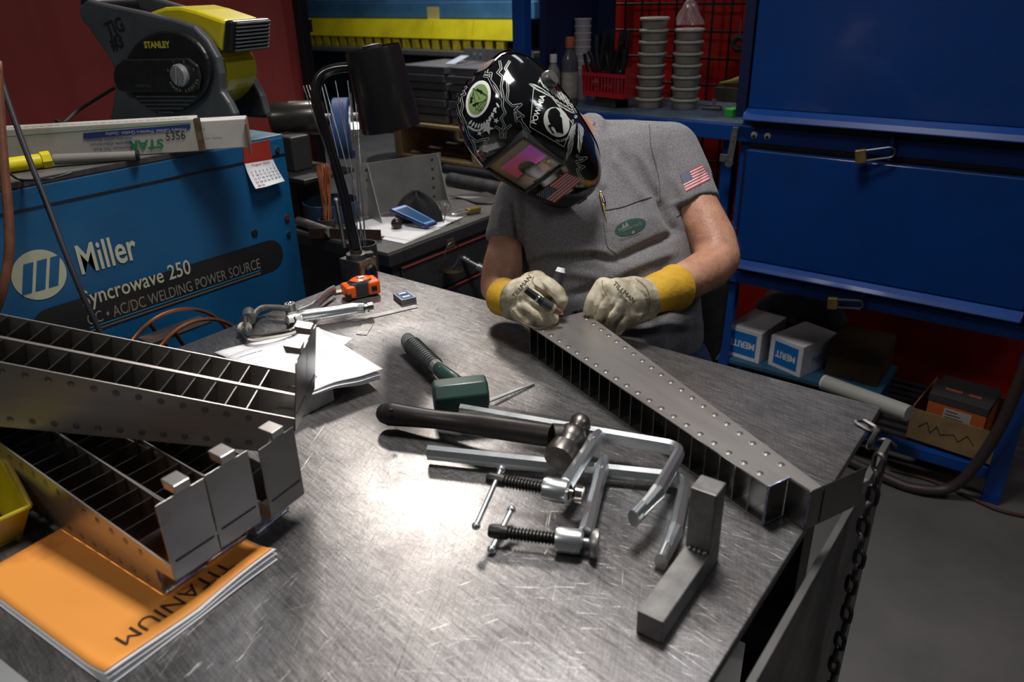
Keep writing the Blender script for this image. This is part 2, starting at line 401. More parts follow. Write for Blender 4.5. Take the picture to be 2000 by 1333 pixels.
# chain
t = thing('steel_chain', 'dark steel link chain hanging down beside the upright plate', 'chain', (-.145, 1.16, .45))
def link_mesh(c, ax, side, Ln=.034, Wd=.022, r=.0034):
    F = FR(c, ax, side); pts = []
    for k in range(18):
        a = 2*PI*k/18; x = math.cos(a)*(Wd/2-r)+(Ln/2-Wd/2)*(1 if math.cos(a) > 0 else -1)*(1 if abs(math.cos(a)) > .05 else 0); y = math.sin(a)*(Wd/2-r)
        pts.append(F @ Vector((x, y, 0)))
    return MB().tube(pts, r, 6, closed=True)
cp = PX(1716, 905, -.135); top = Vector((-.135, cp.y, cp.z))
n = 0; z = top.z; yv = top.y
while z > .02 and n < 36:
    link_mesh((-.135+.002*math.sin(n*1.3), yv+.002*math.sin(n*.9), z), (0, .02*math.sin(n), 1), (1, 0, 0) if n % 2 else (.5, .85, 0)).build('link', M_DARKSTEEL, t); n += 1; z -= .0265
link_mesh((-.150, yv+.02, top.z+.022), (.2, .9, .8), (1, 0, 0)).build('link', M_DARKSTEEL, t)
link_mesh((-.165, yv+.035, top.z+.030), (-.9, .3, .1), (0, 0, 1)).build('link', M_DARKSTEEL, t)

# ================================================================== the welding power source on the left
MX = -1.55
MY1 = PX(574, 411, MX).y; MZ1 = PX(554, 262, MX).z
t = thing('welding_machine', 'big blue welding power source with black stripe lettering left of the table', 'welding machine', (-1.85, .45, .30))
MB().b2((-2.12, -.16, .30), (MX, MY1, MZ1-.0055)).build('housing', M_MBLUE, t, smooth=0, bevel=.004)
MB().b2((-2.12, -.16, MZ1-.005), (MX-.004, MY1+.001, MZ1)).build('top_cover', mk('worn_blue_top', (.10, .19, .23), .4, .2, var=.25, vs=14), t, smooth=0, bevel=.001)
MB().b2((MX-.002, -.16, MZ1-.048), (MX+.0012, MY1, MZ1-.0435)).build('panel_seam', M_BLACK, t, smooth=0)
MB().b2((-2.10, -.12, .10), (MX-.02, MY1-.05, .2995)).build('undercarriage', M_BLACK, t, smooth=0, bevel=.004)
for y in (.02, .9):
    for x in (-2.06, -1.60): MB().cyl((x-.02, y, .0925), (x+.02, y, .0925), .09, n=24).build('wheel', M_RUBBER, t)
def FM(y, z, d=.0008):            # a point on the machine's side panel
    return Vector((MX+d, y, z))
# black stripe with round ends
s0 = PX(527, 471, MX); s1 = PX(512, 533, MX); zt, zb = s0.z+.003, s1.z-.004; r = (zt-zb)/2; zc = (zt+zb)/2
ye = PX(553, 497, MX).y; ys = PX(60, 640, MX).y
poly = [(ye-r+r*math.sin(PI*k/16), zc+r*math.cos(PI*k/16)) for k in range(17)]+[(ys+r-r*math.sin(PI*k/16), zc-r*math.cos(PI*k/16)) for k in range(17)]
patch('black_stripe', [poly], mk('stripe_black', (.014, .014, .016), .4), t, lambda y, z: FM(y, z, .0008), .5)
M_CYAN = mk('cyan_line', (.02, .22, .38), .5); M_DGREY = mk('grey_line', (.12, .11, .10), .5)
yl0 = PX(175, 640, MX).y; yl1 = PX(508, 528, MX).y; zl = PX(508, 529, MX).z
patch('thin_blue_line', [[(yl0, zl), (yl1, zl), (yl1, zl+.0026), (yl0, zl+.0026)]], M_CYAN, t, lambda y, z: FM(y, z, .0012), .5)
patch('thin_grey_line', [[(yl0, zl-.0075), (yl1, zl-.0075), (yl1, zl-.0035), (yl0, zl-.0035)]], M_DGREY, t, lambda y, z: FM(y, z, .0012), .5)
def wall_frame(y, z, d=.0012): m = FR((MX+d, y, z), (0, 1, 0), (1, 0, 0)); return m
def fit_text(name, s, y0, y1, z, h, mat, off=0.0, d=.0014, sp=1.0):
    vs, fs = text_mesh(s, 1.0, off, 0, 'LEFT', sp); xs = [v[0] for v in vs]; yy = [v[1] for v in vs]
    w_ = max(xs)-min(xs); hh = max(yy)-min(yy); x0 = min(xs); b = MB()
    b.add([((v[0]-x0)/w_*(y1-y0), (v[1]-min(yy))/hh*h, 0) for v in vs], fs, FR((MX+d, y0, z), (0, 1, 0), (1, 0, 0)))
    return b.build(name, mat, t, smooth=0)
l0 = PX(165, 648-10, MX); a0 = PX(170, 622, MX); a1 = PX(378, 555, MX)
fit_text('model_lettering', 'Syncrowave 250', PX(166, 610, MX).y, PX(377, 550, MX).y, zl+.036, .044, M_CREAM, .008)
fit_text('stripe_lettering', 'CC • AC/DC WELDING POWER SOURCE', PX(170, 625, MX).y, PX(508, 520, MX).y, zl+.0065, .0245, mk('faded_print', (.22, .21, .17), .6))
m0 = PX(150, 510, MX); m1 = PX(267, 490, MX)
fit_text('maker_lettering', 'Miller', m0.y+.002, m1.y, PX(210, 527, MX).z+.004, .060, M_CREAM, .016)
lc = PX(77, 537, MX); lr = (PX(132, 530, MX).y-PX(23, 543, MX).y)/2
patch('round_emblem', [ell(lc.y, lc.z, lr, lr, n=48)], M_CREAM, t, lambda y, z: FM(y, z, .0009), .5)
bars = []
for k in range(3):
    xx = -.60+k*.50; bars.append([(lc.y+lr*(xx-.22), lc.z-lr*.60), (lc.y+lr*(xx+.15), lc.z-lr*.60), (lc.y+lr*(xx+.52), lc.z+lr*.56), (lc.y+lr*(xx+.15), lc.z+lr*.56)])
patch('emblem_bars', bars, M_MBLUE, t, lambda y, z: FM(y, z, .0015), .5)
for (u, v, rr) in ((541, 292, .006), (560, 425, .007), (563, 456, .006)):
    p = PX(u, v, MX); MB().cyl(p-V(.002, 0, 0), p+V(.004, 0, 0), rr, n=8).build('screw', M_NICKEL if v != 425 else mk('rust_red', (.10, .02, .015), .6), t)
p = PX(497, 455, MX); MB().lathe([(0, .003), (.008, .0025), (.009, 0)], AX(p, (1, 0, 0)), 16).build('hole_plug', M_BLACK, t)
# mat on top of the machine
g = thing('rubber_mat', 'dusty grey rubber mat lying on the welding machine', 'mat', (-1.8, .4, MZ1))
e0 = PZ(17, 352, 1.243); e1 = PZ(255, 307, 1.243)
MB().b2((-2.08, -.12, MZ1+.0005), (MX-.004, PZ(430, 285, MZ1).y, MZ1+.005)).build('pad', mk('dusty_rubber', (.10, .095, .085), .8, 0, var=.3, vs=12), g, smooth=0, bevel=.001)
MB().b2((MX-.003, -.12, MZ1-.0055), (MX+.001, PZ(430, 285, MZ1).y-.04, MZ1+.006)).build('edge_strip', mk('worn_edge', (.035, .032, .034), .6, var=.4, vs=60), g, smooth=0, bevel=.001)
# ================================================================== blue work cabinet behind the welder
CY = 2.486
def cz(u, v): return PY(u, v, CY).z
def cxx(u, v): return PY(u, v, CY).x
t = thing('storage_bench', 'tall blue steel storage bench with closed doors and open shelves behind the welder', 'storage bench', (-.95, 2.7, 0))
XR = .012; XL = -1.885; YB = 3.00
MB().b2((-.040, CY, 0), (XR, CY+.05, 1.75)).build('leg', M_BLUE_DK, t, smooth=0, bevel=.003)
MB().b2((XL, CY, 0), (XL+.055, CY+.05, 1.75)).build('leg', M_BLUE_DK, t, smooth=0, bevel=.003)
MB().b2((XL, YB-.05, 0), (XL+.055, YB, 1.75)).build('leg', M_BLUE_DK, t, smooth=0, bevel=.003)
MB().b2((-.040, YB-.05, 0), (XR, YB, 1.75)).build('leg', M_BLUE_DK, t, smooth=0, bevel=.003)
MB().b2((-.962, CY+.03, .08), (-.925, CY+.07, 1.75)).build('middle_post', M_BLUE_DK, t, smooth=0, bevel=.003)
MB().b2((-1.045, CY+.08, .40), (-1.005, CY+.12, 1.04)).build('middle_post', M_BLUE_DK, t, smooth=0, bevel=.003)
MB().b2((XL+.056, CY+.002, 1.050), (-.0405, CY+.03, 1.0995)).build('bench_rail', M_BLUE_DK, t, smooth=0, bevel=.002)
MB().b2((XL+.056, CY+.002, .562), (-.0405, CY+.03, .605)).build('lower_rail', M_BLUE_DK, t, smooth=0, bevel=.002)
MB().b2((XL+.056, CY+.002, .080), (-.0405, CY+.03, .120)).build('bottom_rail', M_BLUE_DK, t, smooth=0, bevel=.002)
MB().b2((XL+.056, CY+.031, 1.0865), (-.963, YB-.052, 1.1025)).build('bench_shelf', mk('worn_blue_grey_shelf', (.075, .115, .17), .55, .2, var=.35, vs=10), t, smooth=0, bevel=.001)
MB().b2((-.924, CY+.031, 1.0865), (-.041, YB-.052, 1.0965)).build('bench_shelf', M_BLUE_DK, t, smooth=0)
for z0, z1 in ((1.0998, 1.160), (1.030, 1.0497), (.6055, .665)): MB().b2((-.924, CY+.006, z0), (-.041, CY+.024, z1)).build('shadow_gap_strip', M_BLACK, t, smooth=0)  # black strips standing in for the shadow in the gaps around the doors
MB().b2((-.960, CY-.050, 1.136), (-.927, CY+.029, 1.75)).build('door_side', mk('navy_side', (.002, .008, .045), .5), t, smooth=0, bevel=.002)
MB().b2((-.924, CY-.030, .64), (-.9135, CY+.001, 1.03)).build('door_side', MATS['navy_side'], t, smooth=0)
# slatted bottom shelf
M_SLAT = mk('grey_wire_deck', (.06, .055, .055), .5, .5, var=.3)
for k in range(9):
    y = CY+.035+k*.050
    MB().b2((XL+.056, y, .120), (-.041, y+.022, .134)).build('deck_slat', M_SLAT, t, smooth=0, bevel=.002)
MB().b2((XL+.056, CY+.04, .225), (-.40, CY+.33, .240)).build('raised_shelf', mk('dusty_blue_shelf', (.022, .085, .15), .55, var=.2), t, smooth=0, bevel=.001)
for x in (XL+.2, -.9, -.43): MB().b2((x, CY+.06, .1345), (x+.02, CY+.3, .2245)).build('shelf_support', M_BLUE_DK, t, smooth=0)
# upper door, lower door: folded sheet with a lip along the lower edge
d = MB().b2((-.922, CY-.045, 1.165), (-.0405, CY-.004, 1.70)).build('door', M_BLUE, t, smooth=0, bevel=.003)
MB().hexa([V(-.926, CY-.080, 1.132), V(-.041, CY-.080, 1.132), V(-.041, CY-.004, 1.132), V(-.926, CY-.004, 1.132)], [V(-.926, CY-.070, 1.150), V(-.041, CY-.070, 1.150), V(-.041, CY-.044, 1.166), V(-.926, CY-.044, 1.166)]).build('door_lip', M_BLUE_DK, d, smooth=0, bevel=.004)
d = MB().b2((-.912, CY-.040, .668), (-.066, CY-.004, 1.034)).build('door', M_BLUE, t, smooth=0, bevel=.003)
MB().hexa([V(-.916, CY-.066, .638), V(-.062, CY-.066, .638), V(-.062, CY-.002, .638), V(-.916, CY-.002, .638)], [V(-.916, CY-.058, .653), V(-.062, CY-.058, .653), V(-.062, CY-.038, .667), V(-.916, CY-.038, .667)]).build('door_lip', M_BLUE_DK, d, smooth=0, bevel=.004)
MB().b2((-1.8, CY+.06, 1.13), (-1.775, YB-.06, 1.75)).build('side_panel', mk('dark_navy_panel', (.003, .012, .06), .5), t, smooth=0)
MB().b2((-1.774, YB-.08, 1.13), (-1.70, YB-.06, 1.75)).build('back_panel', MATS['dark_navy_panel'], t, smooth=0)
MB().b2((-.924, CY+.033, 1.30), (-.042, YB-.053, 1.31)).build('inner_shelf', M_BLUE_DK, t, smooth=0)
# hasps
for (u, v) in ((1744, 285), (1686, 582)):
    p = PY(u, v, CY-.012)
    MB().b2((p.x-.004, CY-.030, p.z-.040), (p.x+.004, CY+.002, p.z+.030)).build('hasp', M_BLUE, t, smooth=0, bevel=.001)
# googly eyes on the rail
M_EYE = mk('eye_white', (.75, .75, .74), .3); 
for i, (u, v, ln) in enumerate(((1473, 264, 'left-hand googly eye stuck on the blue bench rail'), (1499, 266, 'right-hand googly eye stuck on the blue bench rail'))):
    p = PY(u, v, CY-.001)
    g = thing('googly_eye', ln, 'googly eye', p, group='googly eyes on the rail')
    MB().lathe([(0, .004), (.006, .0035), (.0105, .001), (.011, -.003)], AX(p, (0, -1, 0)), 20).build('eye_disc', M_EYE, g)
    MB().lathe([(0, .0062), (.0045, .0058), (.0052, .0036)], AX(p+V(0, 0, -.0035), (0, -1, 0)), 14).build('pupil', M_INK, g)
# padlocks
M_BRASS = mk('old_brass', (.36, .25, .08), .4, .8, var=.25, vs=40)
def padlock(u, v, u2, v2, bw, label):
    p = PY(u, v, CY-.075); q = PY(u2, v2, CY-.060); d = (q-p).normalized()
    g = thing('padlock', label, 'padlock', p, group='brass padlocks on the blue bench')
    F = FR(p, d, (0, -1, 0)); L = (q-p).length
    MB(F).b2((-.030, -bw/2, -.010), (.0, bw/2, .010)).build('body', M_BRASS, g, smooth=0, bevel=.003)
    w = bw*.36
    path = [F @ V(-.002, -w, 0), F @ V(L-.02, -w, 0)]+[F @ V(L-.02+w*math.sin(a)*1.0, -w*math.cos(a), 0) for a in [PI*k/8 for k in range(1, 8)]]+[F @ V(L-.02, w, 0), F @ V(-.002, w, 0)]
    MB().tube(path, .0038, 8).build('shackle', mk('dull_shackle', (.16, .16, .17), .3, .9), g)
padlock(1692, 304, 1752, 296, .040, 'brass padlock hanging sideways from the rail between the blue doors')
padlock(1636, 593, 1690, 596, .037, 'brass padlock hanging sideways below the lower blue door')
# latch clip on the post
p = PY(1437, 255, CY-.004)
g = thing('latch_strap', 'worn steel strap hanging over the blue bench rail beside the googly eyes', 'latch', p)
e = PY(1424, 318, CY-.004)
MB().hexa([p+V(-.011, -.001, .01), p+V(.009, -.001, .01), e+V(.012, -.001, 0), e+V(-.012, -.001, 0)], [p+V(-.011, .003, .01), p+V(.009, .003, .01), e+V(.012, .003, 0), e+V(-.012, .003, 0)]).build('strap', M_STEEL, g, smooth=0, bevel=.001)
MB().cyl(e+V(0, -.004, -.001), e+V(0, .006, -.001), .0135, n=18).build('round_end', M_STEEL, g)
for k in (.18, .30): q = p.lerp(e, k); MB().cyl(q+V(0, -.0045, 0), q+V(0, 0, 0), .0035, n=10).build('screw', M_BRASS, g)
MB().b2((e.x-.033, e.y-.004, e.z+.002), (e.x-.006, e.y+.01, e.z+.026)).build('catch', M_STEEL, g, smooth=0, bevel=.001)

# red curtain and wire grid behind the bench
b = MB()
def cur(s, q):
    x = -1.95+2.9*s; return Vector((x, 3.10+.018*math.sin(x*9)+.008*math.sin(x*23+1), .02+2.3*q))
b.surf(cur, 90, 2); tag(b.build('red_curtain', M_REDCURT2, smooth=180, loc=(-.5, 3.1, 0)), 'glossy red vinyl curtain hanging behind the wire grid of the blue bench', 'curtain')
g = thing('wire_grid', 'black wire grid panel fixed in front of the red vinyl curtain', 'wire grid', (-1.0, 3.035, .4))
M_WIRE = mk('black_wire', (.008, .008, .010), .5)
for k in range(int((1.75-.40)/.10)+1): MB().cyl(V(-1.80, 3.035, .45+k*.10), V(.0, 3.035, .45+k*.10), .0048, n=6).build('wire', M_WIRE, g)
for k in range(24): MB().cyl(V(-1.78+k*.0765, 3.026, .42), V(-1.78+k*.0765, 3.026, 1.75), .0048, n=6).build('wire', M_WIRE, g)

# ------------------------------------------------------------------ things on the bench shelf
SZ = 1.1030
M_TUB = mk('cloudy_deli_tub', (.20, .18, .155), .45, 0, var=.15, vs=30); M_LID = mk('cloudy_tub_lid', (.34, .325, .28), .45, 0, var=.1, vs=30)
def tub(M, r, h, fill):
    g = thing('plastic_tub', 'x', 'tub', M)
    MB(M).lathe([(0, 0), (r*.82, 0), (r*.84, .002), (r*.97, h-.006)], n=28).build('tub_body', M_TUB, g)
    MB(M).lathe([(r*.97, h-.0055), (r*1.05, h-.005), (r*1.06, h+.001), (r*1.0, h+.003), (r*.9, h+.001), (0, h+.001)], n=28).build('lid', M_LID, g)
    return g
pA = PZ(1267, 210, SZ); pB = PZ(1336, 212, SZ); 
fst = None
for (pp, n, kind, lean) in ((pA, 8, 'left', .0004), (pB, 7, 'right', -.0004)):
    z = SZ+.0005; H = (PY(1268, 27, pp.y).z-SZ)/8.25 if kind == 'left' else (PY(1334, 50, pp.y).z-SZ)/7.2
    rr = .0505
    ords = ['bottom', 'second', 'third', 'fourth', 'fifth', 'sixth', 'seventh', 'eighth']
    for k in range(n):
        hh = H-.0045
        M = TR((pp.x+lean*k, pp.y+.001*k, z), k*.7)
        nm = 'topmost' if k == n-1 else ('bottom' if k == 0 else ords[k]+' from the bottom')
        lab = f'cloudy round plastic tub, {nm} of the {kind} stack on the shelf'
        if fst is None: fst = tub(M, rr, hh, 0); fst['label'] = lab; fst['group'] = 'stacked plastic tubs'
        else: dup(fst, M, lab, 'stacked plastic tubs')
        z += hh+.0045
# cups stack, tall and white
p = V(PY(1137, 150, CY+.27).x, CY+.21, SZ)
g = thing('cup_stack', 'tall stack of translucent plastic cups behind the red basket', 'cup stack', (p.x, p.y+.06, SZ))
htop = PY(1140, 36, p.y+.06).z
M_CUP = mk('frosted_cup', (.42, .40, .42), .4)
for k in range(9):
    z0 = SZ+k*(htop-SZ-.10)/8
    MB().lathe([(0, z0), (.024, z0), (.032, z0+.094), (.0345, z0+.098), (.033, z0+.1), (.0315, z0+.098)], TR((p.x, p.y+.06, 0)), 20).build('cup', M_CUP, g)
# bottles
def bottle(u, v, vt, r, cap, colr, label):
    p = V(PY(u, v, CY+v/1000).x, CY+v/1000, SZ); zt = PY(u, vt, p.y).z; h = zt-SZ
    g = thing('bottle', label, 'bottle', p)
    MB(TR((p.x, p.y, SZ))).lathe([(0, .0), (r, 0), (r, h*.60), (r*.9, h*.70), (r*.42, h*.83), (r*.42, h*.86)], n=24).build('bottle_body', colr, g)
    MB(TR((p.x, p.y, SZ))).lathe([(0, h), (r*.5, h), (r*.52, h*.99), (r*.52, h*.845), (r*.42, h*.845)], n=20).build('cap', cap, g)
    MB(TR((p.x, p.y, SZ))).lathe([(r*1.01, h*.12), (r*1.01, h*.50)], n=24).build('bottle_label', mk('dull_label', (.25, .23, .20), .6, var=.3, vs=40), g)
bottle(1113, 110, 72, .033, mk('orange_cap', (.30, .07, .03), .5), mk('smoky_bottle', (.06, .06, .07), .15, coat=.5), 'smoky plastic bottle with an orange cap left of the cup stack')
bottle(1081, 60, 106, .026, mk('white_cap', (.45, .44, .42), .5), mk('grey_bottle', (.16, .15, .14), .3), 'small bottle with a wide white cap behind the helmet')
# red basket of clamps
c0 = PY(1140, 187, CY+.13); c1 = PY(1217, 193, CY+.10); c0.z = c1.z = (c0.z+c1.z)/2
h_ = c0.z-SZ-.0012; mc_ = (c0+c1)/2
q_ = thing('steel_riser', 'low dark steel riser under the red basket', 'riser', (mc_.x, mc_.y, SZ))
MB(FR(V(mc_.x, mc_.y, SZ+.0004), V(c1.x-c0.x, c1.y-c0.y, 0), (0, 0, 1))).b2((-.05, .012, 0), (.05, .09, max(.006, h_))).build('riser_block', M_DARKSTEEL, q_, smooth=0, bevel=.001)
F = FR((c0+c1)/2, c1-c0, (0, 0, 1)); bw = (c1-c0).length
g = thing('red_basket', 'red slatted plastic basket packed with black handled pliers on the shelf', 'basket', F)
M_REDP = mk('red_plastic', (.36, .012, .016), .35, coat=.2); hB = .085
b = MB(F); b.b2((-bw/2+.01, -.0, 0), (bw/2-.01, .10, .004)); b.build('basket_floor', M_REDP, g, smooth=0, bevel=.001)
for y in (0, .10):
    MB(F).b2((-bw/2, y-.002, 0), (bw/2, y+.002, .018)).build('lower_band', M_REDP, g, smooth=0)
    MB(F).b2((-bw/2-.01, y-.002, hB-.012), (bw/2+.01, y+.002, hB)).build('rim_band', M_REDP, g, smooth=0)
    for k in range(12):
        x = -bw/2+(k+.5)*bw/12; MB(F).b2((x-.0032, y-.0015, .0185), (x+.0032, y+.0015, hB-.0125)).build('slat', M_REDP, g, smooth=0)
for sx in (-1, 1):
    MB(F).hexa([V(sx*(bw/2), 0, 0), V(sx*(bw/2), .1, 0), V(sx*(bw/2+.004), .1, 0), V(sx*(bw/2+.004), 0, 0)], [V(sx*(bw/2+.009), 0, hB+.025), V(sx*(bw/2+.009), .1, hB+.025), V(sx*(bw/2+.013), .1, hB+.025), V(sx*(bw/2+.013), 0, hB+.025)]).build('end_panel', M_REDP, g, smooth=0)
random.seed(4)
def plier(M, Lh, open_):
    q = thing('spring_clamp', 'x', 'clamp', M)
    MB(M).tube(smoothpath([V(0, 0, 0), V(.012+open_, 0, .03), V(.016+open_, 0, .07), V(.010+open_, 0, Lh)], 4), [.006]*3+[.0085]*10, 8, flat=.7).build('handle', M_BLACK, q)
    MB(M).tube(smoothpath([V(0, 0, 0), V(-.012-open_, 0, .03), V(-.016-open_, 0, .07), V(-.010-open_, 0, Lh)], 4), [.006]*3+[.0085]*10, 8, flat=.7).build('handle', M_BLACK, q)
    MB(M).cyl(V(0, -.006, 0), V(0, .006, 0), .008, n=12).build('pivot', M_NICKEL, q)
    MB(M).b2((-.012, -.004, -.045), (-.002, .004, .003)).build('jaw', M_NICKEL, q, smooth=0, bevel=.002)
    MB(M).b2((.002, -.004, -.045), (.012, .004, .003)).build('jaw', M_NICKEL, q, smooth=0, bevel=.002)
    return q
q0 = None
spots = [(-.062, .02, -.42, .10, 0), (-.040, .05, -.15, .145, .004), (-.018, .03, .10, .15, .002), (.005, .06, -.25, .13, .004), (.022, .03, .25, .12, .003), (.042, .05, .15, .15, .006), (.058, .02, .05, .11, .002), (.010, .085, .1, .15, 0)]
lb = ['leaning far out over the basket left rim', 'second from the left rim', 'third from the left rim', 'leaning left at the middle of the basket', 'leaning right at the middle of the basket', 'rising highest at the right', 'next to the right rim', 'at the back of the basket']
for k, (x, y, a, L_, o_) in enumerate(spots):
    M = F @ Matrix.Translation(V(x, y+.0, .062+.012*(k % 3))) @ Matrix.Rotation(a, 4, 'Y') @ Matrix.Rotation(k*.5, 4, 'Z')
    lab = 'black handled spring clamp '+lb[k]
    q = plier(M, L_, o_); q['label'] = lab; q['group'] = 'black handled clamps in the red basket'
# green box, grey gadget, knob
p = PZ(1436, 228, SZ); F = FR(p, PZ(1460, 224, SZ)-p, (0, 0, 1))
g = thing('green_box', 'small bright green box at the right end of the bench shelf', 'box', F)
b = MB(F); b.b2((-.022, -.004, 0), (.040, .03, .024)); b.build('carton', mk('green_card', (.03, .32, .03), .5), g, smooth=0, bevel=.001)
MB(F).b2((-.022, -.005, .0242), (.040, .031, .0265)).build('lid', mk('light_green_card', (.12, .75, .10), .5), g, smooth=0, bevel=.001)
MB(F).lathe([(0, .0003), (.003, .0003), (.003, 0)], Matrix.Translation(V(.005, .012, .0266)), 10).build('red_dot', M_REDP, g)
p = PZ(1390, 214, SZ)
g = thing('grey_fixture', 'flat grey metal fixture with an upright knob on the bench shelf', 'fixture', p)
MB(TR(p, .3)).b2((-.035, -.02, 0), (.035, .02, .012)).build('base', M_DARKSTEEL, g, smooth=0, bevel=.003)
MB(TR(p, .3)).lathe([(0, .036), (.008, .036), (.008, .026), (.004, .024), (.004, .0125)], Matrix.Translation(V(.006, 0, 0)), 14).build('knob', M_STEEL, g)
p = PZ(1420, 198, SZ)
g = thing('scrap_box', 'dusty dark box with a yellow scoop on top at the back of the shelf', 'box', p)
MB(TR(p, .1)).b2((-.055, 0, 0), (.05, .06, .050)).build('carton', mk('dusty_brown', (.05, .042, .03), .8), g, smooth=0, bevel=.002)
MB(TR(p, .1)).tube([V(-.045, .03, .062), V(.0, .03, .068), V(.045, .03, .08)], [.004, .011, .018], 12).build('scoop', mk('dull_yellow', (.22, .20, .02), .5), g)
# tools hanging on the wire grid
p = PY(1443, 85, 3.015)
g = thing('hanging_tape_roll', 'dark round roll hanging from a hook on the wire grid', 'tape roll', p)
MB().ring(p, (0, 1, 0), .022, .011, 20, 8).build('roll', M_RUBBER, g); MB().cyl(p+V(0, 0, .03), p+V(0, .0, .085), .002, n=6).build('hook', M_STEEL, g)
p = PY(1320, 40, 3.0)
g = thing('clear_bag', 'wrinkled clear plastic bag on top of the right tub stack', 'bag', (pB.x, pB.y, 1.3))
zt = PY(1334, 50, pB.y).z
def bag(s, q):
    a = 2*PI*s; r = (.040*(1-q)**.6+.006)*(1+.18*math.sin(5*a+q*6)+.08*math.sin(9*a)); return V(pB.x-.008+r*math.cos(a), pB.y+.01+r*math.sin(a)*.8, zt+.003+.085*q)
MB().surf(bag, 36, 10, wu=True).build('film', seethru('clear_film', (.42, .28, .29), .45, .15), g, smooth=180)

# ------------------------------------------------------------------ things on the lower shelves
RZ = .2405
M_CWH = mk('white_carton', (.68, .68, .68), .6, var=.08, vs=10); M_CBL = mk('blue_label_print', (.004, .15, .48), .5)
def merit(u, v, u2, v2, vt, label, rot=None):
    a = PZ(u, v, RZ); c = PZ(u2, v2, RZ); F = FR(a, c-a, (0, 0, 1)); L = (c-a).length
    hgt = PROJ(a); k = 0
    z = RZ
    while PROJ(V(a.x, a.y, z))[1] > vt: z += .001
    H = z-RZ
    g = thing('carton_box', label, 'box', F, group='white cartons with blue ends on the lower shelf')
    MB(F).b2((0, 0, 0), (L, .20, H)).build('carton', M_CWH, g, smooth=0, bevel=.002)
    MB(F).b2((L*.15, -.0012, H*.15), (L*.87, .0, H*.87)).build('blue_label', M_CBL, g, smooth=0)
    write('label_lettering', 'MERIT', H*.30, F @ FR((L*.51, -.0018, H*.50), (-1, 0, 0), (0, -1, 0)), mk('white_print', (.72, .74, .78), .5), g, off=.0008, sx=.85)
    write('label_lettering', 'MERIT', H*.30, F @ FR((L+.0006, .10, H*.40), (0, 1, 0), (1, 0, 0)), M_CBL, g, sx=.8)
merit(1418, 692, 1481, 712, 634, 'white carton with blue end label, left of the two on the lower shelf')
merit(1499, 712, 1561, 739, 654, 'white carton with blue end label, right one beside the paper tube')
p0 = PZ(1612, 760, RZ-.004); p1 = PZ(1782, 806, RZ-.08)
a = PZ(1612, 748, RZ+.025); c = V(-.30, CY+.02, .215)
c = PY(1775, 808, a.y-.10)
g = thing('paper_tube', 'long white cardboard tube with yellow marks lying on the lower shelf', 'tube', a)
MB().cyl(a, c, .026, n=24).build('tube_body', mk('white_tube', (.42, .42, .38), .5, vcol=(.45, .42, .08), vs=9, vsharp=(.36, .40)), g)
MB().cyl(a-(c-a).normalized()*.006, a, .0265, n=24).build('end_cap', M_CWH, g)
# open cardboard box with an orange box in it
p = PZ(1769, 853, .135); q = PZ(1936, 908, .135)
F = FR(p, q-p, (0, 0, 1)); L = (q-p).length; Hc = .11
g = thing('cardboard_box', 'open brown cardboard box with marker scrawl on the bottom shelf', 'box', F)
for nm, a_, c_ in (('front_panel', (0, 0, 0), (L, .004, Hc)), ('back_panel', (0, .26, 0), (L, .264, Hc)), ('side_panel', (0, .0045, 0), (.004, .2595, Hc+.01)), ('side_panel', (L-.004, .0045, 0), (L, .2595, Hc)), ('bottom_panel', (.0045, .0045, 0), (L-.0045, .2595, .004))):
    MB(F).b2(a_, c_).build(nm, M_CARD, g, smooth=0)
sc = [(.02, .05), (.035, .075), (.045, .04), (.055, .07), (.065, .045), (.09, .06), (.10, .04), (.115, .07), (.13, .045)]
patch('marker_scrawl', band([(x*L/.17, y) for x, y in sc], .003), M_INK, g, lambda x, z: F @ V(x, -.0008, z), 1)
o_ = F @ Matrix.Translation(V(.035, .03, .0045))
g = thing('orange_carton', 'orange carton with a dark lid sitting inside the cardboard box', 'box', o_)
MB(o_).b2((0, 0, 0), (.17, .16, .135)).build('carton', mk('orange_card', (.42, .09, .02), .6), g, smooth=0, bevel=.002)
MB(o_).b2((-.002, -.002, .1355), (.172, .162, .165)).build('lid', mk('charcoal_card', (.035, .032, .032), .7), g, smooth=0, bevel=.002)
MB(o_).b2((.05, -.0012, .085), (.13, 0, .125)).build('paper_label', mk('dull_white_label', (.34, .32, .30), .6), g, smooth=0)
for k in range(3): MB(o_).b2((.056, -.0018, .093+k*.011), (.11-.01*k, -.0012, .096+k*.011)).build('label_line', M_INK, g, smooth=0)
for (x, wd) in ((.03, .05), (.10, .035)): MB(o_).b2((x, .05, .1652), (x+wd, .065, .1656)).build('lid_print', mk('orange_print', (.40, .10, .04), .6), g, smooth=0)
# dusty bags and dark boxes deep on the shelf
def lump(name, label, cat, c, rx, ry, rz, mat, seed):
    rnd = random.Random(seed); ph = [rnd.uniform(0, 6) for _ in range(6)]
    def fn(s, q):
        a = 2*PI*s; th = PI*q; k = 1+.10*math.sin(3*a+ph[0])*math.sin(th)+.07*math.sin(5*a+4*th+ph[1])*math.sin(th)+.04*math.sin(11*a+ph[2]+7*th)*math.sin(th)
        return V(c[0]+rx*k*math.sin(th)*math.cos(a), c[1]+ry*k*math.sin(th)*math.sin(a), c[2]+rz*k*math.cos(th))
    b = MB(); b.surf(fn, 48, 22, wu=True); return tag(b.build(name, mat, smooth=180, loc=c), label, cat)
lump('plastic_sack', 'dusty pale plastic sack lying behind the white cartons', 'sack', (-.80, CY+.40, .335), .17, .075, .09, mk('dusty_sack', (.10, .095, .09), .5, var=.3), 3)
g = thing('dark_carton', 'brown carton in deep shade right of the white cartons', 'box', (-.50, CY+.2, .2405))
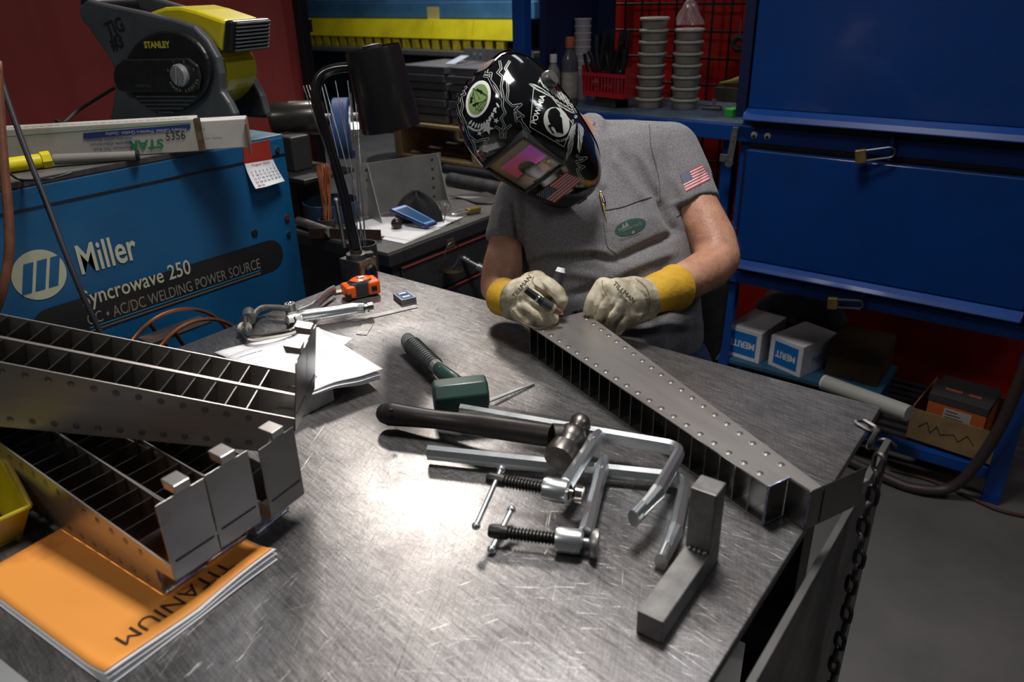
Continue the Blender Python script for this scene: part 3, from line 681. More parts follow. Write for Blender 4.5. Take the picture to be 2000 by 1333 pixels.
MB().b2((-.60, CY+.12, .2405), (-.42, CY+.31, .37)).build('carton', mk('dark_card', (.055, .032, .014), .8), g, smooth=0, bevel=.002)
# ================================================================== left background: curtain, grinder, brake press, plate stacks
b = MB()
A = PD(-60, 200, 2.9); Bq = PD(597, 150, 3.2)
def rc(s, q):
    p = A.lerp(Bq, s); n_ = (Bq-A).cross(V(0, 0, 1)).normalized(); return V(p.x, p.y, .25+1.95*q)+n_*(.018*math.sin(s*17+q)+.010*math.sin(s*41+q*3))
b.surf(rc, 70, 8); o = tag(b.build('welding_curtain', M_REDCURT, smooth=180, loc=V((A.x+Bq.x)/2, (A.y+Bq.y)/2, .25)), 'dull dark red welding curtain filling the upper left behind the fan', 'curtain')
g = thing('curtain_post', 'black post standing at the right edge of the dark red curtain', 'post', (Bq.x, Bq.y, 0))
q = PD(603, 150, 3.17)
MB().b2((q.x-.022, q.y-.02, 0), (q.x+.022, q.y+.02, 2.2)).build('upright', M_BLACK, g, smooth=0, bevel=.003)
q2 = PD(601, 50, 3.12); MB().box((q2.x, q2.y, q2.z), (.035, .02, .05)).build('clip', M_BPLASTIC, g, smooth=0, bevel=.002)
MB().b2((q.x-.15, q.y-.15, 0), (q.x+.15, q.y+.15, .012)).build('foot_plate', M_BLACK, g, smooth=0)
# press brake far behind
BY = 6.4
def bx(u, v): return PY(u, v, BY)
g = thing('press_brake', 'long blue and yellow machine across the far background', 'machine', (-6.0, 6.6, 0))
xa, xb = -8.6, bx(1003, 60).x+.25
M_BRBL = mk('faded_blue_beam', (.04, .13, .25), .5, var=.2, vs=3)
z1 = bx(800, 36).z; z0 = bx(800, 84).z; zt = bx(800, 8).z
MB().b2((xa, BY, z1), (xb, BY+.5, zt+.02)).build('beam', M_BRBL, g, smooth=0, bevel=.01)
MB().b2((xa, BY+.05, zt+.0205), (xb, BY+.5, zt+.5)).build('upper_beam', mk('light_blue_beam', (.10, .19, .28), .5, var=.2, vs=3), g, smooth=0, bevel=.01)
M_YG = mk('yellow_guard', (.62, .52, .01), .5, 0, var=.2, vs=2.2)
n_seg = 7; xs = [xa+(xb-xa-.15)*k/n_seg for k in range(n_seg+1)]
for k in range(n_seg): MB().hexa([V(xs[k]+.003, BY-.10, z0+.06), V(xs[k+1]-.003, BY-.10, z0+.06), V(xs[k+1]-.003, BY-.002, z0+.06), V(xs[k]+.003, BY-.002, z0+.06)], [V(xs[k]+.003, BY-.05, z1-.005), V(xs[k+1]-.003, BY-.05, z1-.005), V(xs[k+1]-.003, BY-.002, z1-.005), V(xs[k]+.003, BY-.002, z1-.005)]).build('guard_panel', M_YG, g, smooth=0)
for k in range(26): x = xa+.05+k*(xb-xa-.3)/26; MB().b2((x, BY-.095, z0-.045), (x+.09, BY-.04, z0+.055)).build('guard_foot', mk('dark_yellow', (.32, .25, .01), .6, var=.3, vs=12), g, smooth=0)
MB().b2((xa, BY-.2, z0-.10), (xb, BY+.5, z0-.05)).build('machine_bed', mk('grey_bed', (.12, .115, .11), .5, .3), g, smooth=0, bevel=.005)
MB().b2((xa, BY+.02, 0), (xb, BY+.5, z0-.1005)).build('lower_housing', mk('dark_blue_housing', (.008, .03, .05), .6), g, smooth=0)
for k in range(9): x = xa+.3+k*.55; MB().b2((x, BY-.10, .02), (x+.10, BY+.0195, z0-.101)).build('housing_post', mk('teal_dark', (.006, .022, .035), .5), g, smooth=0)
pp = bx(847, 28); MB().b2((pp.x-.08, BY-.012, pp.z-.07), (pp.x+.08, BY-.001, pp.z+.07)).build('warning_plate', mk('pale_yellow_label', (.42, .36, .12), .6), g, smooth=0)
# grey plate stacks on a pallet
FX = 5.6
def gp(u, v): return PY(u, v, FX)
pl = PD(885, 255, 6.9); 
YS = pl.y; z_b = PY(885, 244, YS).z
xL = PY(786, 200, YS).x; xM = PY(874, 200, YS).x; xR = PY(1045, 200, YS).x
z_top = PY(830, 128, YS).z
g = thing('wooden_pallet', 'wooden pallet on the floor under the grey stacked trays', 'pallet', ((xL+xR)/2, YS+.4, 0))
pz1 = z_b-.01
for k in range(5): y = YS-.05+k*.2; MB().b2((xL-.1, y, pz1-.03), (xR+.4, y+.13, pz1)).build('deck_board', M_WOOD, g, smooth=0, bevel=.003)
for x in (xL-.1, (xL+xR)/2+.1, xR+.3): MB().b2((x, YS-.05, max(.02, pz1-.30)), (x+.09, YS+.88, pz1-.031)).build('stringer', M_WOOD, g, smooth=0, bevel=.003)
for k in range(4): y = YS-.05+k*.26; MB().b2((xL-.1, y, max(0, pz1-.33)), (xR+.4, y+.11, max(.02, pz1-.301))).build('bottom_board', M_WOOD, g, smooth=0, bevel=.003)
M_TRAY = mk('grey_folded_tray', (.16, .155, .165), .5, .3, var=.12, vs=3)
h = (z_top-z_b)/7
ords = ['bottom', 'second', 'third', 'fourth', 'fifth', 'sixth', 'topmost']
for si, (xa_, xb_, nm) in enumerate(((xL, xM-.012, 'left'), (xM+.03, xR+.25, 'right'))):
    for k in range(7):
        z = z_b+k*h; off = .012*math.sin(k*2.1+si)
        r = thing('metal_tray', f'grey folded metal tray, {ords[k]} of the {nm} stack on the pallet', 'tray', ((xa_+xb_)/2, YS+.3, z), group='grey metal trays stacked on the pallet')
        MB().b2((xa_+off, YS+off, z+.004), (xb_+off, YS+.62, z+h-.006)).build('tray_body', M_TRAY, r, smooth=0, bevel=.004)
        MB().b2((xa_+off+.01, YS+off-.004, z+h-.012), (xb_+off-.01, YS+off-.0005, z+h-.006)).build('front_lip', M_TRAY, r, smooth=0)
p = PY(905, 78, YS+.5); c_ = PY(1005, 85, YS+.5)
g = thing('punched_strip', 'grey punched strip lying on the right tray stack', 'metal strip', (p.x, YS+.5, z_top))
MB().b2((p.x, YS+.5, z_top+.001), (c_.x+.2, YS+.51, z_top+.11)).build('strip', M_STEEL, g, smooth=0)
for u in (925, 937, 978, 990): q = PY(u, 86, YS+.495); MB().cyl(V(q.x, YS+.499, z_top+.06), V(q.x, YS+.4945, z_top+.06), .014, n=10).build('bolt_head', M_CHROME, g)
p = PZ(885, 92, z_top+.01)
MBp = MB().plate([V(PY(868, 100, YS+.2).x, YS+.2, z_top), V(PY(893, 88, YS+.4).x, YS+.45, z_top+.05), V(PY(908, 84, YS+.4).x, YS+.45, z_top+.05), V(PY(886, 99, YS+.2).x, YS+.2, z_top)], .003)
tag(MBp.build('paper_slip', mk('grey_blue_paper', (.42, .46, .5), .7), smooth=0, loc=p), 'pale paper slip lying on the tray stacks', 'paper')
# yellow object low behind the pallet and a fat black hose on the floor
g = thing('floor_mat', 'black rounded rubber mat on the floor in front of the pallet', 'mat', PZ(800, 300, .02))
def fm(s, q):
    a = 2*PI*s; c = PZ(812, 312, .01); return V(c.x+.55*q*math.cos(a), c.y+.40*q*math.sin(a), .012 if q < .98 else .0)
MB().surf(fm, 40, 6, wu=True).build('pad', M_RUBBER, g, smooth=30)
# bench grinder
GD = 2.72
c = PD(590, 233, GD); ax = PD(700, 236, GD+.02)-PD(590, 232, GD); ax.z = 0; ax.normalize()
g = thing('bench_grinder', 'dark bench grinder with a blue wheel between the lamp and the curtain', 'grinder', c)
rG = 32*GD/FPX*1.0
F = AX(PD(532, 233, GD), ax); Lg = (PD(632, 236, GD)-PD(532, 233, GD)).length
MB(F).lathe([(0, -.005), (rG*.75, -.005), (rG*.96, .004), (rG, .014), (rG, Lg-.01), (rG*.9, Lg), (0, Lg)], n=32).build('motor_housing', mk('grinder_grey', (.07, .065, .06), .3, .6, coat=.2), g)
MB(F).lathe([(rG*1.012, Lg*.36), (rG*1.012, Lg*.88)], n=16, a0=math.radians(150), a1=math.radians(290)).build('rating_plate', mk('scuffed_plate', (.50, .46, .36), .35, .5, vcol=(.16, .13, .10), vs=25), g)
MB(F).cyl(V(0, 0, Lg), V(0, 0, Lg+.12), .012, n=14).build('shaft', M_STEEL, g)
w0 = (PD(656, 250, GD)-PD(532, 233, GD)).length; wr = 58*GD/FPX
Fw = AX(PD(655, 252, GD), ax)
MB(Fw).lathe([(0, 0), (wr*.96, 0), (wr, .004), (wr, .055), (wr*.96, .058), (.02, .058)], n=40).build('grinding_wheel', mk('blue_wheel', (.035, .085, .24), .6, var=.15, vs=20), g)
MB(Fw).lathe([(0, .085), (.024, .085), (.026, .075), (.026, .0585), (0, .0585)], n=6).build('hub_nut', M_CHROME, g)
MB(Fw).lathe([(wr*.3, .064), (wr*.72, .064), (wr*.74, .0585)], n=30).build('flange', M_CHROME, g)
# the stand under it
s0 = PD(560, 330, GD)
MB().b2((s0.x-.12, s0.y-.10, s0.z-.01), (s0.x+.22, s0.y+.12, s0.z+.006)).build('base_plate', M_DARKSTEEL, g, smooth=0, bevel=.003)
MB().b2((s0.x-.02, s0.y-.04, s0.z+.0065), (s0.x+.10, s0.y+.04, c.z-rG*.6)).build('foot', mk('grey_casting', (.06, .06, .06), .5, .4), g, smooth=0, bevel=.006)
MB().b2((s0.x-.05, s0.y-.06, 0), (s0.x+.12, s0.y+.07, s0.z-.0105)).build('pedestal', M_BLACK, g, smooth=0, bevel=.003)
# dark pipes lying on the floor right of the pallet
for i, (a_, c_, r_, lab) in enumerate((((880, 352), (1010, 378), .05, 'dark steel pipe on the floor behind the toolbox'), ((868, 330), (1010, 350), .035, 'thin dark pipe behind the thicker pipe on the floor'))):
    A_ = PZ(*a_, r_+.3); C_ = PZ(*c_, r_+.3); g = thing('floor_pipe', lab, 'pipe', V(A_.x, A_.y, .3))
    MB().cyl(A_, C_, r_, n=20).build('pipe', M_DARKSTEEL if i == 0 else M_BLACK, g)
    for f_ in (.2, .8):
        q = A_.lerp(C_, f_); MB().b2((q.x-.06, q.y-.06, 0), (q.x+.06, q.y+.06, q.z-r_*.96)).build('support_block', M_DARKSTEEL, g, smooth=0)
# air hose by the bench leg, and thin cord on the floor
pts = smoothpath([PY(2080, 560, 2.36), PY(2003, 720, 2.40), PY(1945, 850, 2.43), V(PY(1880, 905, 2.44).x, 2.44, .06), V(PY(1800, 922, 2.40).x, 2.41, .019), V(PY(1720, 912, 2.40).x, 2.42, .019), V(-.62, 2.50, .019)], 8)
tag(MB().tube(pts, .017, 12).build('air_hose', mk('brown_black_hose', (.045, .030, .028), .5), smooth=180, loc=pts[20]), 'thick dark hose drooping in front of the blue bench leg', 'hose')
pts = smoothpath([PZ(1740, 918, .006), PZ(1820, 940, .006), PZ(1900, 975, .006), PZ(1960, 1000, .006), PZ(2060, 1020, .006)], 8)
tag(MB().tube(pts, .006, 8).build('power_lead', mk('dark_red_cord', (.05, .015, .012), .6), smooth=180, loc=pts[8]), 'thin dark cord running over the floor past the bench leg', 'cord')
# ================================================================== fabricated titanium ducts
LD, HD = .588, .060
def yw(x): return .125-.067*x/.61
def duct():
    g = thing('sheet_metal_duct', 'x', 'duct', Matrix.Identity(4)); th = .0017
    outline = [(0, 0), (LD, 0), (LD, .038), (.622, .038), (.622, .057), (0, .125)]
    for z0 in (0, HD-th): MB().prism(outline, z0, z0+th).build('side_plate', M_TI, g, smooth=0)
    n = 21
    for k in range(n+1):
        x = .002+k*(LD-.004)/n; w = yw(x) if k < n else .038
        MB().b2((x-.0008, .001, th+.0001), (x+.0008, w-.0015, HD-th-.0001)).build('partition', M_TI2, g, smooth=0)
    MB().b2((LD, .036, th+.0001), (.6215, .0375, HD-th-.0001)).build('step_plate', M_TI2, g, smooth=0)
    MB().b2((.622, .037, 0), (.6235, .140, HD)).build('end_flange', M_TI2, g, smooth=0, bevel=.0004)
    MB().b2((.6236, .0600, .004), (.6239, .0628, HD-.006)).build('heat_line', mk('heat_tint_line', (.05, .045, .055), .35, .8), g, smooth=0)
    MB().hexa([V(.604, .140, .016), V(.6235, .140, .016), V(.6235, .140, .036), V(.604, .140, .036)], [V(.600, .1515, .016), V(.6235, .1500, .016), V(.6235, .1500, .036), V(.600, .1515, .036)]).build('locating_tab', M_TI, g, smooth=0, bevel=.001)
    MB().b2((-.012, .104, 0), (-.0108, .135, HD)).build('end_flange', M_TI2, g, smooth=0)
    MB().b2((-.0107, .104, 0), (-.0002, .1052, HD)).build('step_plate', M_TI2, g, smooth=0)
    rnd = random.Random(2)
    rv = MB().lathe([(0, .0009), (.0022, .0007), (.0033, .0001), (.0043, .0005), (.0050, 0)], n=12)
    m0 = None
    for side in (HD, 0):
        for row in (0, 1):
            for k in range(20):
                x = .03+k*.0280; y = (.0125 if row == 0 else yw(x)-.0125)
                if m0 is None: o = rv.build('rivet', mk('dull_rivet', (.26, .25, .245), .34, .9), g, smooth=180); m0 = o.data
                else: o = bpy.data.objects.new('rivet', m0); COL.objects.link(o); o.parent = g; WM[o.name] = WM[g.name]
                o.matrix_local = Matrix.Translation(V(x, y, side)) @ (Matrix.Identity(4) if side else Matrix.Rotation(PI, 4, 'X'))
    for zz in (.0005, HD-.0005):
        pts = [V(LD+.0004, .001+.037*k/26, zz) for k in range(27)]
        MB().tube(pts, [.0013+.0005*(i % 2) for i in range(27)], 8).build('weld_bead', M_WELD, g)
    pts = [V(LD+.0006, .0005, .002+(HD-.004)*k/30) for k in range(31)]
    MB().tube(pts, [.0013+.0005*(i % 2) for i in range(31)], 8).build('weld_bead', M_WELD, g)
    pts = [V(.6222, .0375, .002+(HD-.004)*k/30) for k in range(31)]
    MB().tube(pts, [.0012+.0005*(i % 2) for i in range(31)], 8).build('weld_bead', M_WELD, g)
    return g
A = PZ(1033, 637, T+HD); Bp = PZ(1501, 952, T+HD); u = (Bp-A).normalized(); A.z = T+.0006
D0 = duct()
def place_duct(M, label, first=False):
    if first: g = D0; g.matrix_world = M; WM[g.name] = M; g['label'] = label; g['group'] = 'tapered sheet metal ducts'
    else: g = dup(D0, M, label, 'tapered sheet metal ducts')
    return g
place_duct(FR(A, u, (0, 0, 1)), 'tapered titanium duct lying flat under the gloves at the right', True)
GZ = 'tapered sheet metal ducts'
def upright(end, yaw, pitch=0.0):
    """duct standing on its long edge; end = lower near corner (camera side) of the end wall"""
    yw_, pt = math.radians(yaw), math.radians(pitch)
    x = V(math.cos(yw_)*math.cos(pt), math.sin(yw_)*math.cos(pt), math.sin(pt)); z = x.cross(V(0, 0, 1)).normalized(); y = z.cross(x)
    m = Matrix((x, y, z)).transposed().to_4x4(); m.translation = Vector(end)-x*LD-z*HD
    return m
e1 = V(-.740, .287, T+.0085); x1 = V(math.cos(math.radians(3.5)), math.sin(math.radians(3.5)), 0); n1_ = V(-x1.y, x1.x, 0)
place_duct(upright(e1, 3.5), 'upright titanium duct nearest the orange booklet title, lower row left')
place_duct(upright(e1+n1_*.0625-x1*.003, 4.6), 'upright titanium duct in the middle of the lower row')
e3 = e1+n1_*.1335-x1*.003; e3.z = T+.001
place_duct(upright(e3, 9.2), 'upright titanium duct at the right of the lower row, its flange past the booklet')
e4 = V(-.798, .4885, T+.073); x4 = V(math.cos(math.radians(38.3)), math.sin(math.radians(38.3)), 0); n4 = V(-x4.y, x4.x, 0)
place_duct(upright(e4, 38.3, -8.7), 'titanium duct lying across the lower ducts, front one of the upper pair')
place_duct(upright(e4+n4*(HD+.0012), 38.3, -8.7), 'titanium duct lying across the lower ducts, rear one of the upper pair')

# ------------------------------------------------------------------ orange booklet
R_ = PZ(541, 1083, T+.004); B_ = PZ(212, 1330, T+.004); ud = (B_-R_); Wb = ud.length; ud.normalize(); vd = V(0, 0, 1).cross(ud)*-1
if vd.x > 0: vd = -vd
def page(s, q, z, lift=0.0, off=0.0):
    p = R_+ud*(Wb*s)+vd*(.279*q)
    e = max(0, 1-q/.16)
    k = lift*e*e*(.35+.65*abs(math.cos(s*PI)))+.0012*math.sin(s*7+q*9)*e
    return V(p.x+off*.6, p.y-off, T+z+max(0, k))
g = thing('orange_booklet', 'orange covered booklet with a black title lying under the lower ducts', 'booklet', (R_+B_)/2+vd*.14)
for k, (z, lift, off, nm) in enumerate(((.0008, .0, .004, 'page'), (.0022, .005, .002, 'page'), (.0036, .009, .001, 'page'))):
    b = MB(); b.surf(lambda s, q: page(s*1.0, q-.012+.004*k, z, lift, off), 24, 24); o = b.build(nm, M_WHITE, g, smooth=180)
    sm = o.modifiers.new('s', 'SOLIDIFY'); sm.thickness = .0008
b = MB(); b.surf(lambda s, q: page(.012+.985*s, q+.012, .0050, .010), 24, 24)
M_ORG = mk('orange_cover', (.95, .37, .065), .55, 0, vcol=(.70, .22, .04), vs=6, vsharp=(.33, .46))
o = b.build('cover', M_ORG, g, smooth=180); sm = o.modifiers.new('s', 'SOLIDIFY'); sm.thickness = .0004
ta = PZ(452, 1106, T+.006); tb = PZ(226, 1252, T+.006); tl = (tb-ta).length
s_a = (ta-R_).dot(ud)/Wb; q_a = ((ta+tb)/2-R_).dot(vd)/.279
vs, fs = text_mesh('TITANIUM', 1.0, 0.0); wx = max(v[0] for v in vs)-min(v[0] for v in vs)
k_ = tl/wx
def tfn(x, y):
    s = ((ta+tb)/2-R_).dot(ud)/Wb+x*k_*1.0/Wb; q = q_a-y*k_*1.05/.279
    p = page(s, q, .0050, .010); return p+V(0, 0, .0012)
vs2, fs2 = refine([(v[0], v[1], 0) for v in vs], fs, .12)
b = MB(); b.v = [tfn(v[0], v[1]) for v in vs2]; b.f = fs2; b.build('title_lettering', mk('brown_black_ink', (.05, .025, .015), .6), g, smooth=0)

# ------------------------------------------------------------------ yellow bin at the left edge
p = PZ(66, 1040, T); F = FR(p, PZ(0, 1085, T)-PZ(48, 1062, T), (0, 0, 1))
g = thing('yellow_bin', 'scuffed yellow plastic parts bin at the left edge of the table', 'bin', F)
M_YB = mk('scuffed_yellow_bin', (.50, .40, .01), .35, 0, vcol=(.36, .20, .01), vs=9, vsharp=(.3, .5), coat=.2)
Lb, Db, Hb = .16, .15, .095
MB(F).hexa([V(0.02, -.0, .001), V(Lb, -.0, .001), V(Lb, -Db, .001), V(.02, -Db, .001)], [V(.018, 0, .004), V(Lb, 0, .004), V(Lb, -Db, .004), V(.018, -Db, .004)]).build('bin_floor', M_YB, g, smooth=0)
MB(F).hexa([V(.012, .0, .004), V(Lb, .0, .004), V(Lb, -.003, .004), V(.012, -.003, .004)], [V(0, .014, .045), V(Lb, .014, .045), V(Lb, .011, .045), V(0, .011, .045)]).build('front_panel', M_YB, g, smooth=0, bevel=.0008)
MB(F).hexa([V(.012, .0, .004), V(.015, .0, .004), V(.015, -Db, .004), V(.012, -Db, .004)], [V(-.004, .012, .045), V(.0, .012, .045), V(-.012, -Db, Hb), V(-.016, -Db, Hb)]).build('side_panel', M_YB, g, smooth=0, bevel=.0008)
MB(F).tube([V(-.004, .012, .046), V(-.014, -Db*.55, Hb*.86), V(-.015, -Db, Hb)], .0032, 8).build('rim', M_YB, g)
MB(F).tube([V(-.004, .013, .046), V(Lb, .013, .046)], .0032, 8).build('rim', M_YB, g)
MB(F).b2((.012, -Db-.003, .004), (Lb, -Db, Hb)).build('back_panel', M_YB, g, smooth=0)
# grey bent offcut standing behind the upper ducts
a = PX(0, 556, -1.40); c = PX(37, 600, -1.40)
b = MB(); b.hexa([V(-1.345, a.y-.05, T+.0005), V(-1.345, c.y+.01, T+.0005), V(-1.343, c.y+.01, T+.0005), V(-1.343, a.y-.05, T+.0005)], [V(-1.352, a.y-.05, T+.14), V(-1.352, a.y+.018, T+.14), V(-1.350, a.y+.018, T+.14), V(-1.350, a.y-.05, T+.14)])
tag(b.build('sheet_offcut', mk('pale_sheet', (.42, .41, .40), .5, .5), smooth=0, loc=(-1.345, a.y, T)), 'pale grey sheet offcut standing upright behind the upper ducts at the left', 'metal sheet')
# pale sheet corner, front left
b = MB(); b.plate([PZ(-60, 1240, T+.002), PZ(58, 1336, T+.002), PZ(40, 1420, T+.002), PZ(-160, 1330, T+.002)], .003)
tag(b.build('metal_sheet', mk('satin_sheet', (.50, .52, .52), .4, .6), smooth=0, loc=PZ(0, 1320, T)), 'pale satin metal sheet cut off by the lower left corner', 'metal sheet')

# ------------------------------------------------------------------ white papers on a steel block
c = PZ(622, 800, T); F = FR(c, PZ(660, 792, T)-PZ(600, 822, T), (0, 0, 1))
g = thing('steel_block', 'rectangular bare steel block under the edge of the white papers', 'block', F)
MB(F).b2((-.085, .0, .0004), (.035, .055, .036)).build('block_body', M_STEEL, g, smooth=0, bevel=.002)
cs = [PZ(418, 690, T+.004), PZ(618, 641, T+.006), PZ(700, 668, T+.02), PZ(748, 724, T+.040), PZ(612, 764, T+.040)]
g = thing('white_papers', 'loose stapled white printed papers fanned over the steel block', 'papers', PZ(640, 700, T))
def sheet(name, a, b_, c_, d, bow, zoff, mat=M_WHITE):
    def fn(s, q):
        p = a.lerp(b_, s).lerp(d.lerp(c_, s), q); return p+V(0, 0, zoff+bow*math.sin(PI*s)*(.4+.6*q)+.0015*math.sin(9*s+5*q))
    o = MB().surf(fn, 16, 16).build(name, mat, g, smooth=180); m = o.modifiers.new('s', 'SOLIDIFY'); m.thickness = .0006; return fn
k4 = V(-.968, .70, T+.040)
sheet('sheet', PZ(418, 690, T+.002), PZ(618, 641, T+.004), PZ(690, 664, T+.012), PZ(560, 752, T+.006), .001, .001)
f2 = sheet('sheet', PZ(440, 700, T+.006), PZ(622, 641, T+.010), PZ(748, 724, T+.034), PZ(606, 766, T+.0385), .002, .001)
for k in range(3): sheet('sheet', PZ(470, 720, T+.001), PZ(625, 655, T+.008), PZ(745, 734+4*k, T+.026-.004*k), PZ(610, 770, T+.0375), .001, -.0005*k)
M_PR = mk('grey_print', (.30, .30, .32), .7)
for k in range(6):
    q = .10+k*.10; patch('print_line', band([(.05, q), (.42 if k == 0 else .30+.05*(k % 3), q)], .004 if k else .010), M_PR if k else M_INK, g, lambda x, y: f2(x, y)+V(0, 0, .0006), .06)
for k in range(8): patch('print_line', band([(.55, .45+k*.045), (.80-.02*(k % 3), .45+k*.045)], .006), mk('pale_print', (.6, .6, .63), .7), g, lambda x, y: f2(x, y)+V(0, 0, .0006), .06)

# ------------------------------------------------------------------ locking C-clamp
zc_ = T+.022
def Z(u, v, z=zc_): return PZ(u, v, z)
g = thing('locking_clamp', 'nickel plated locking C-clamp lying left of the tape measure', 'clamp', Z(570, 625, T))
MB().tube(smoothpath([Z(566, 604), Z(535, 601), Z(512, 602), Z(500, 610), Z(494, 620)], 4), .0068, 10, flat=.9).build('upper_jaw', M_STEEL, g)
MB().tube(smoothpath([Z(575, 622), Z(579, 634), Z(571, 647), Z(530, 656), Z(492, 660), Z(480, 652), Z(476, 640)], 5), .0070, 10, flat=.9).build('lower_jaw', M_NICKEL, g)
MB().cyl(Z(486, 611), Z(486, 624), .0130, .0140, n=20).build('swivel_pad', M_STEEL, g)
MB().cyl(Z(478, 628), Z(478, 641), .0125, .014, n=20).build('swivel_pad', M_NICKEL, g)
F = AX(Z(568, 608, T+.012), (0, 0, 1)); MB(F).cyl(V(0, 0, -.006), V(0, 0, .018), .0115, n=20).build('pivot_boss', M_STEEL, g)
MB(F).lathe([(0, .022), (.004, .021), (.006, .0182)], n=14).build('pivot_rivet', M_NICKEL, g)
MB().hexa([Z(560, 612, T+.010), Z(590, 606, T+.010), Z(592, 628, T+.010), Z(562, 632, T+.010)], [Z(560, 612, T+.028), Z(590, 606, T+.028), Z(592, 628, T+.028), Z(562, 632, T+.028)]).build('clamp_body', M_STEEL, g, smooth=0, bevel=.003)
MB().tube(smoothpath([Z(562, 626), Z(590, 618), Z(640, 611), Z(690, 603), Z(712, 602)], 5), [.010]*5+[.0125]*11+[.011]*5, 14).build('handle', M_CHROME, g)
MB().cyl(Z(711, 602), Z(719, 600.5), .008, n=14).build('screw_neck', M_NICKEL, g)
MB().cyl(Z(718, 601), Z(727, 599), .0105, n=12).build('adjusting_knob', M_NICKEL, g)
MB().tube(smoothpath([Z(582, 609, T+.028), Z(610, 597, T+.028), Z(625, 584, T+.028), Z(640, 571, T+.030), Z(653, 564, T+.030)], 5), [.006]*6+[.0085]*15, 10, flat=.6).build('release_lever', M_CHROME, g)
MB().tube(smoothpath([Z(620, 596, T+.010), Z(632, 586, T+.012), Z(644, 577, T+.012), Z(654, 570, T+.012)], 5), .0065, 8, flat=.6).build('release_lever', M_NICKEL, g)

# ------------------------------------------------------------------ tape measure
c = PZ(712, 583, T); F = FR(c, PZ(740, 576, T)-PZ(684, 588, T), (0, 0, 1))
g = thing('tape_measure', 'bright orange and charcoal tape measure in front of the magnet base', 'tape measure', F)
M_ORP = mk('orange_plastic', (1.0, .13, .005), .35, coat=.3)
pr = [(-.034, 0), (.036, 0), (.039, .012), (.036, .026), (.022, .040), (-.012, .042), (-.030, .034), (-.037, .016)]
Fx = F @ Matrix.Rotation(PI/2, 4, 'X')
MB(Fx).prism(pr, -.040, 0).build('case', M_GPLASTIC, g, smooth=0, bevel=.009, seg=4)
MB(F).lathe([(0, .0445), (.013, .044), (.0165, .041)], Matrix.Translation(V(.002, .019, 0)) @ Matrix.Diagonal((1.55, 1.0, 1, 1)), 26).build('top_plate', M_ORP, g)
MB(F).b2((-.0400, -.0022, .005), (-.017, .041, .0335)).build('orange_shell', M_ORP, g, smooth=0, bevel=.005, seg=3)
MB(F).b2((.011, -.0030, .004), (.0405, .0425, .0375)).build('orange_shell', M_ORP, g, smooth=0, bevel=.006, seg=3)
MB(F).b2((.018, -.0045, .014), (.031, -.0032, .026)).build('vent_patch', M_BPLASTIC, g, smooth=0, bevel=.001)
MB(F).b2((-.041, -.0045, .004), (-.030, .010, .018)).build('tape_mouth', M_BPLASTIC, g, smooth=0, bevel=.002)
MB(F).lathe([(0, .0465), (.007, .0460), (.0095, .0438)], Matrix.Translation(V(.002, .019, -.001)) @ Matrix.Diagonal((1.25, 1, 1, 1)), 20).build('top_label', M_INK, g)
MB(F).b2((-.004, .014, .0452), (.010, .022, .0457)).build('white_print', M_WHITE, g, smooth=0)
a = PZ(682, 566, T+.004); c2 = PZ(652, 571, T+.004)
MB().bar(a, c2, .016, .0012).build('tape_blade', mk('cream_tape', (.62, .56, .38), .4), g, smooth=0)

# ------------------------------------------------------------------ gauge, rule, tag
a = PZ(768, 583, T); c2 = PZ(790, 601, T); F = FR(a, c2-a, (0, 0, 1))
g = thing('digital_gauge', 'small steel framed gauge with a blue window at the end of the rule', 'gauge', F)
MB(F).b2((0, 0, .0004), (.050, .036, .012)).build('gauge_body', M_STEEL, g, smooth=0, bevel=.001)
MB(F).b2((.004, .004, .0121), (.046, .032, .0126)).build('display', mk('blue_display', (.08, .16, .34), .25, coat=.4), g, smooth=0)
for k in range(3): MB(F).b2((.010+k*.011, .009, .0127), (.016+k*.011, .026, .0130)).build('digit', M_INK if k % 2 else M_WHITE, g, smooth=0)
a = PZ(680, 626, T+.001); c2 = PZ(810, 596, T+.001)
g = thing('steel_rule', 'long thin steel scribing rule pointing at the small gauge', 'rule', a)
d_ = (c2-a).normalized(); n_ = V(0, 0, 1).cross(d_)
MB().plate([a, a+d_*.010-n_*.017, c2-n_*.017, c2, ], .0014).build('blade', M_STEEL, g, smooth=0)
g = thing('drilled_tag', 'tiny thin steel tag with drilled holes above the white papers', 'metal tag', PZ(712, 644, T))
pts = [PZ(708, 633, T+.001), PZ(729, 634, T+.001), PZ(716, 655, T+.001), PZ(695, 653, T+.001)]
MB().plate(pts, .001).build('tag_plate', M_STEEL, g, smooth=0)
b = MB()
for k in range(6):
    for (ua, va, ub, vb) in ((697, 651, 714, 652.5), (703, 645, 720, 646)):
        q = PZ(ua+(ub-ua)*k/5, va+(vb-va)*k/5, T+.0018); b.cyl(q-V(0, 0, .0002), q+V(0, 0, .0001), .0009, n=6)
b.build('drilled_holes', M_INK, g, smooth=0, kind='stuff')

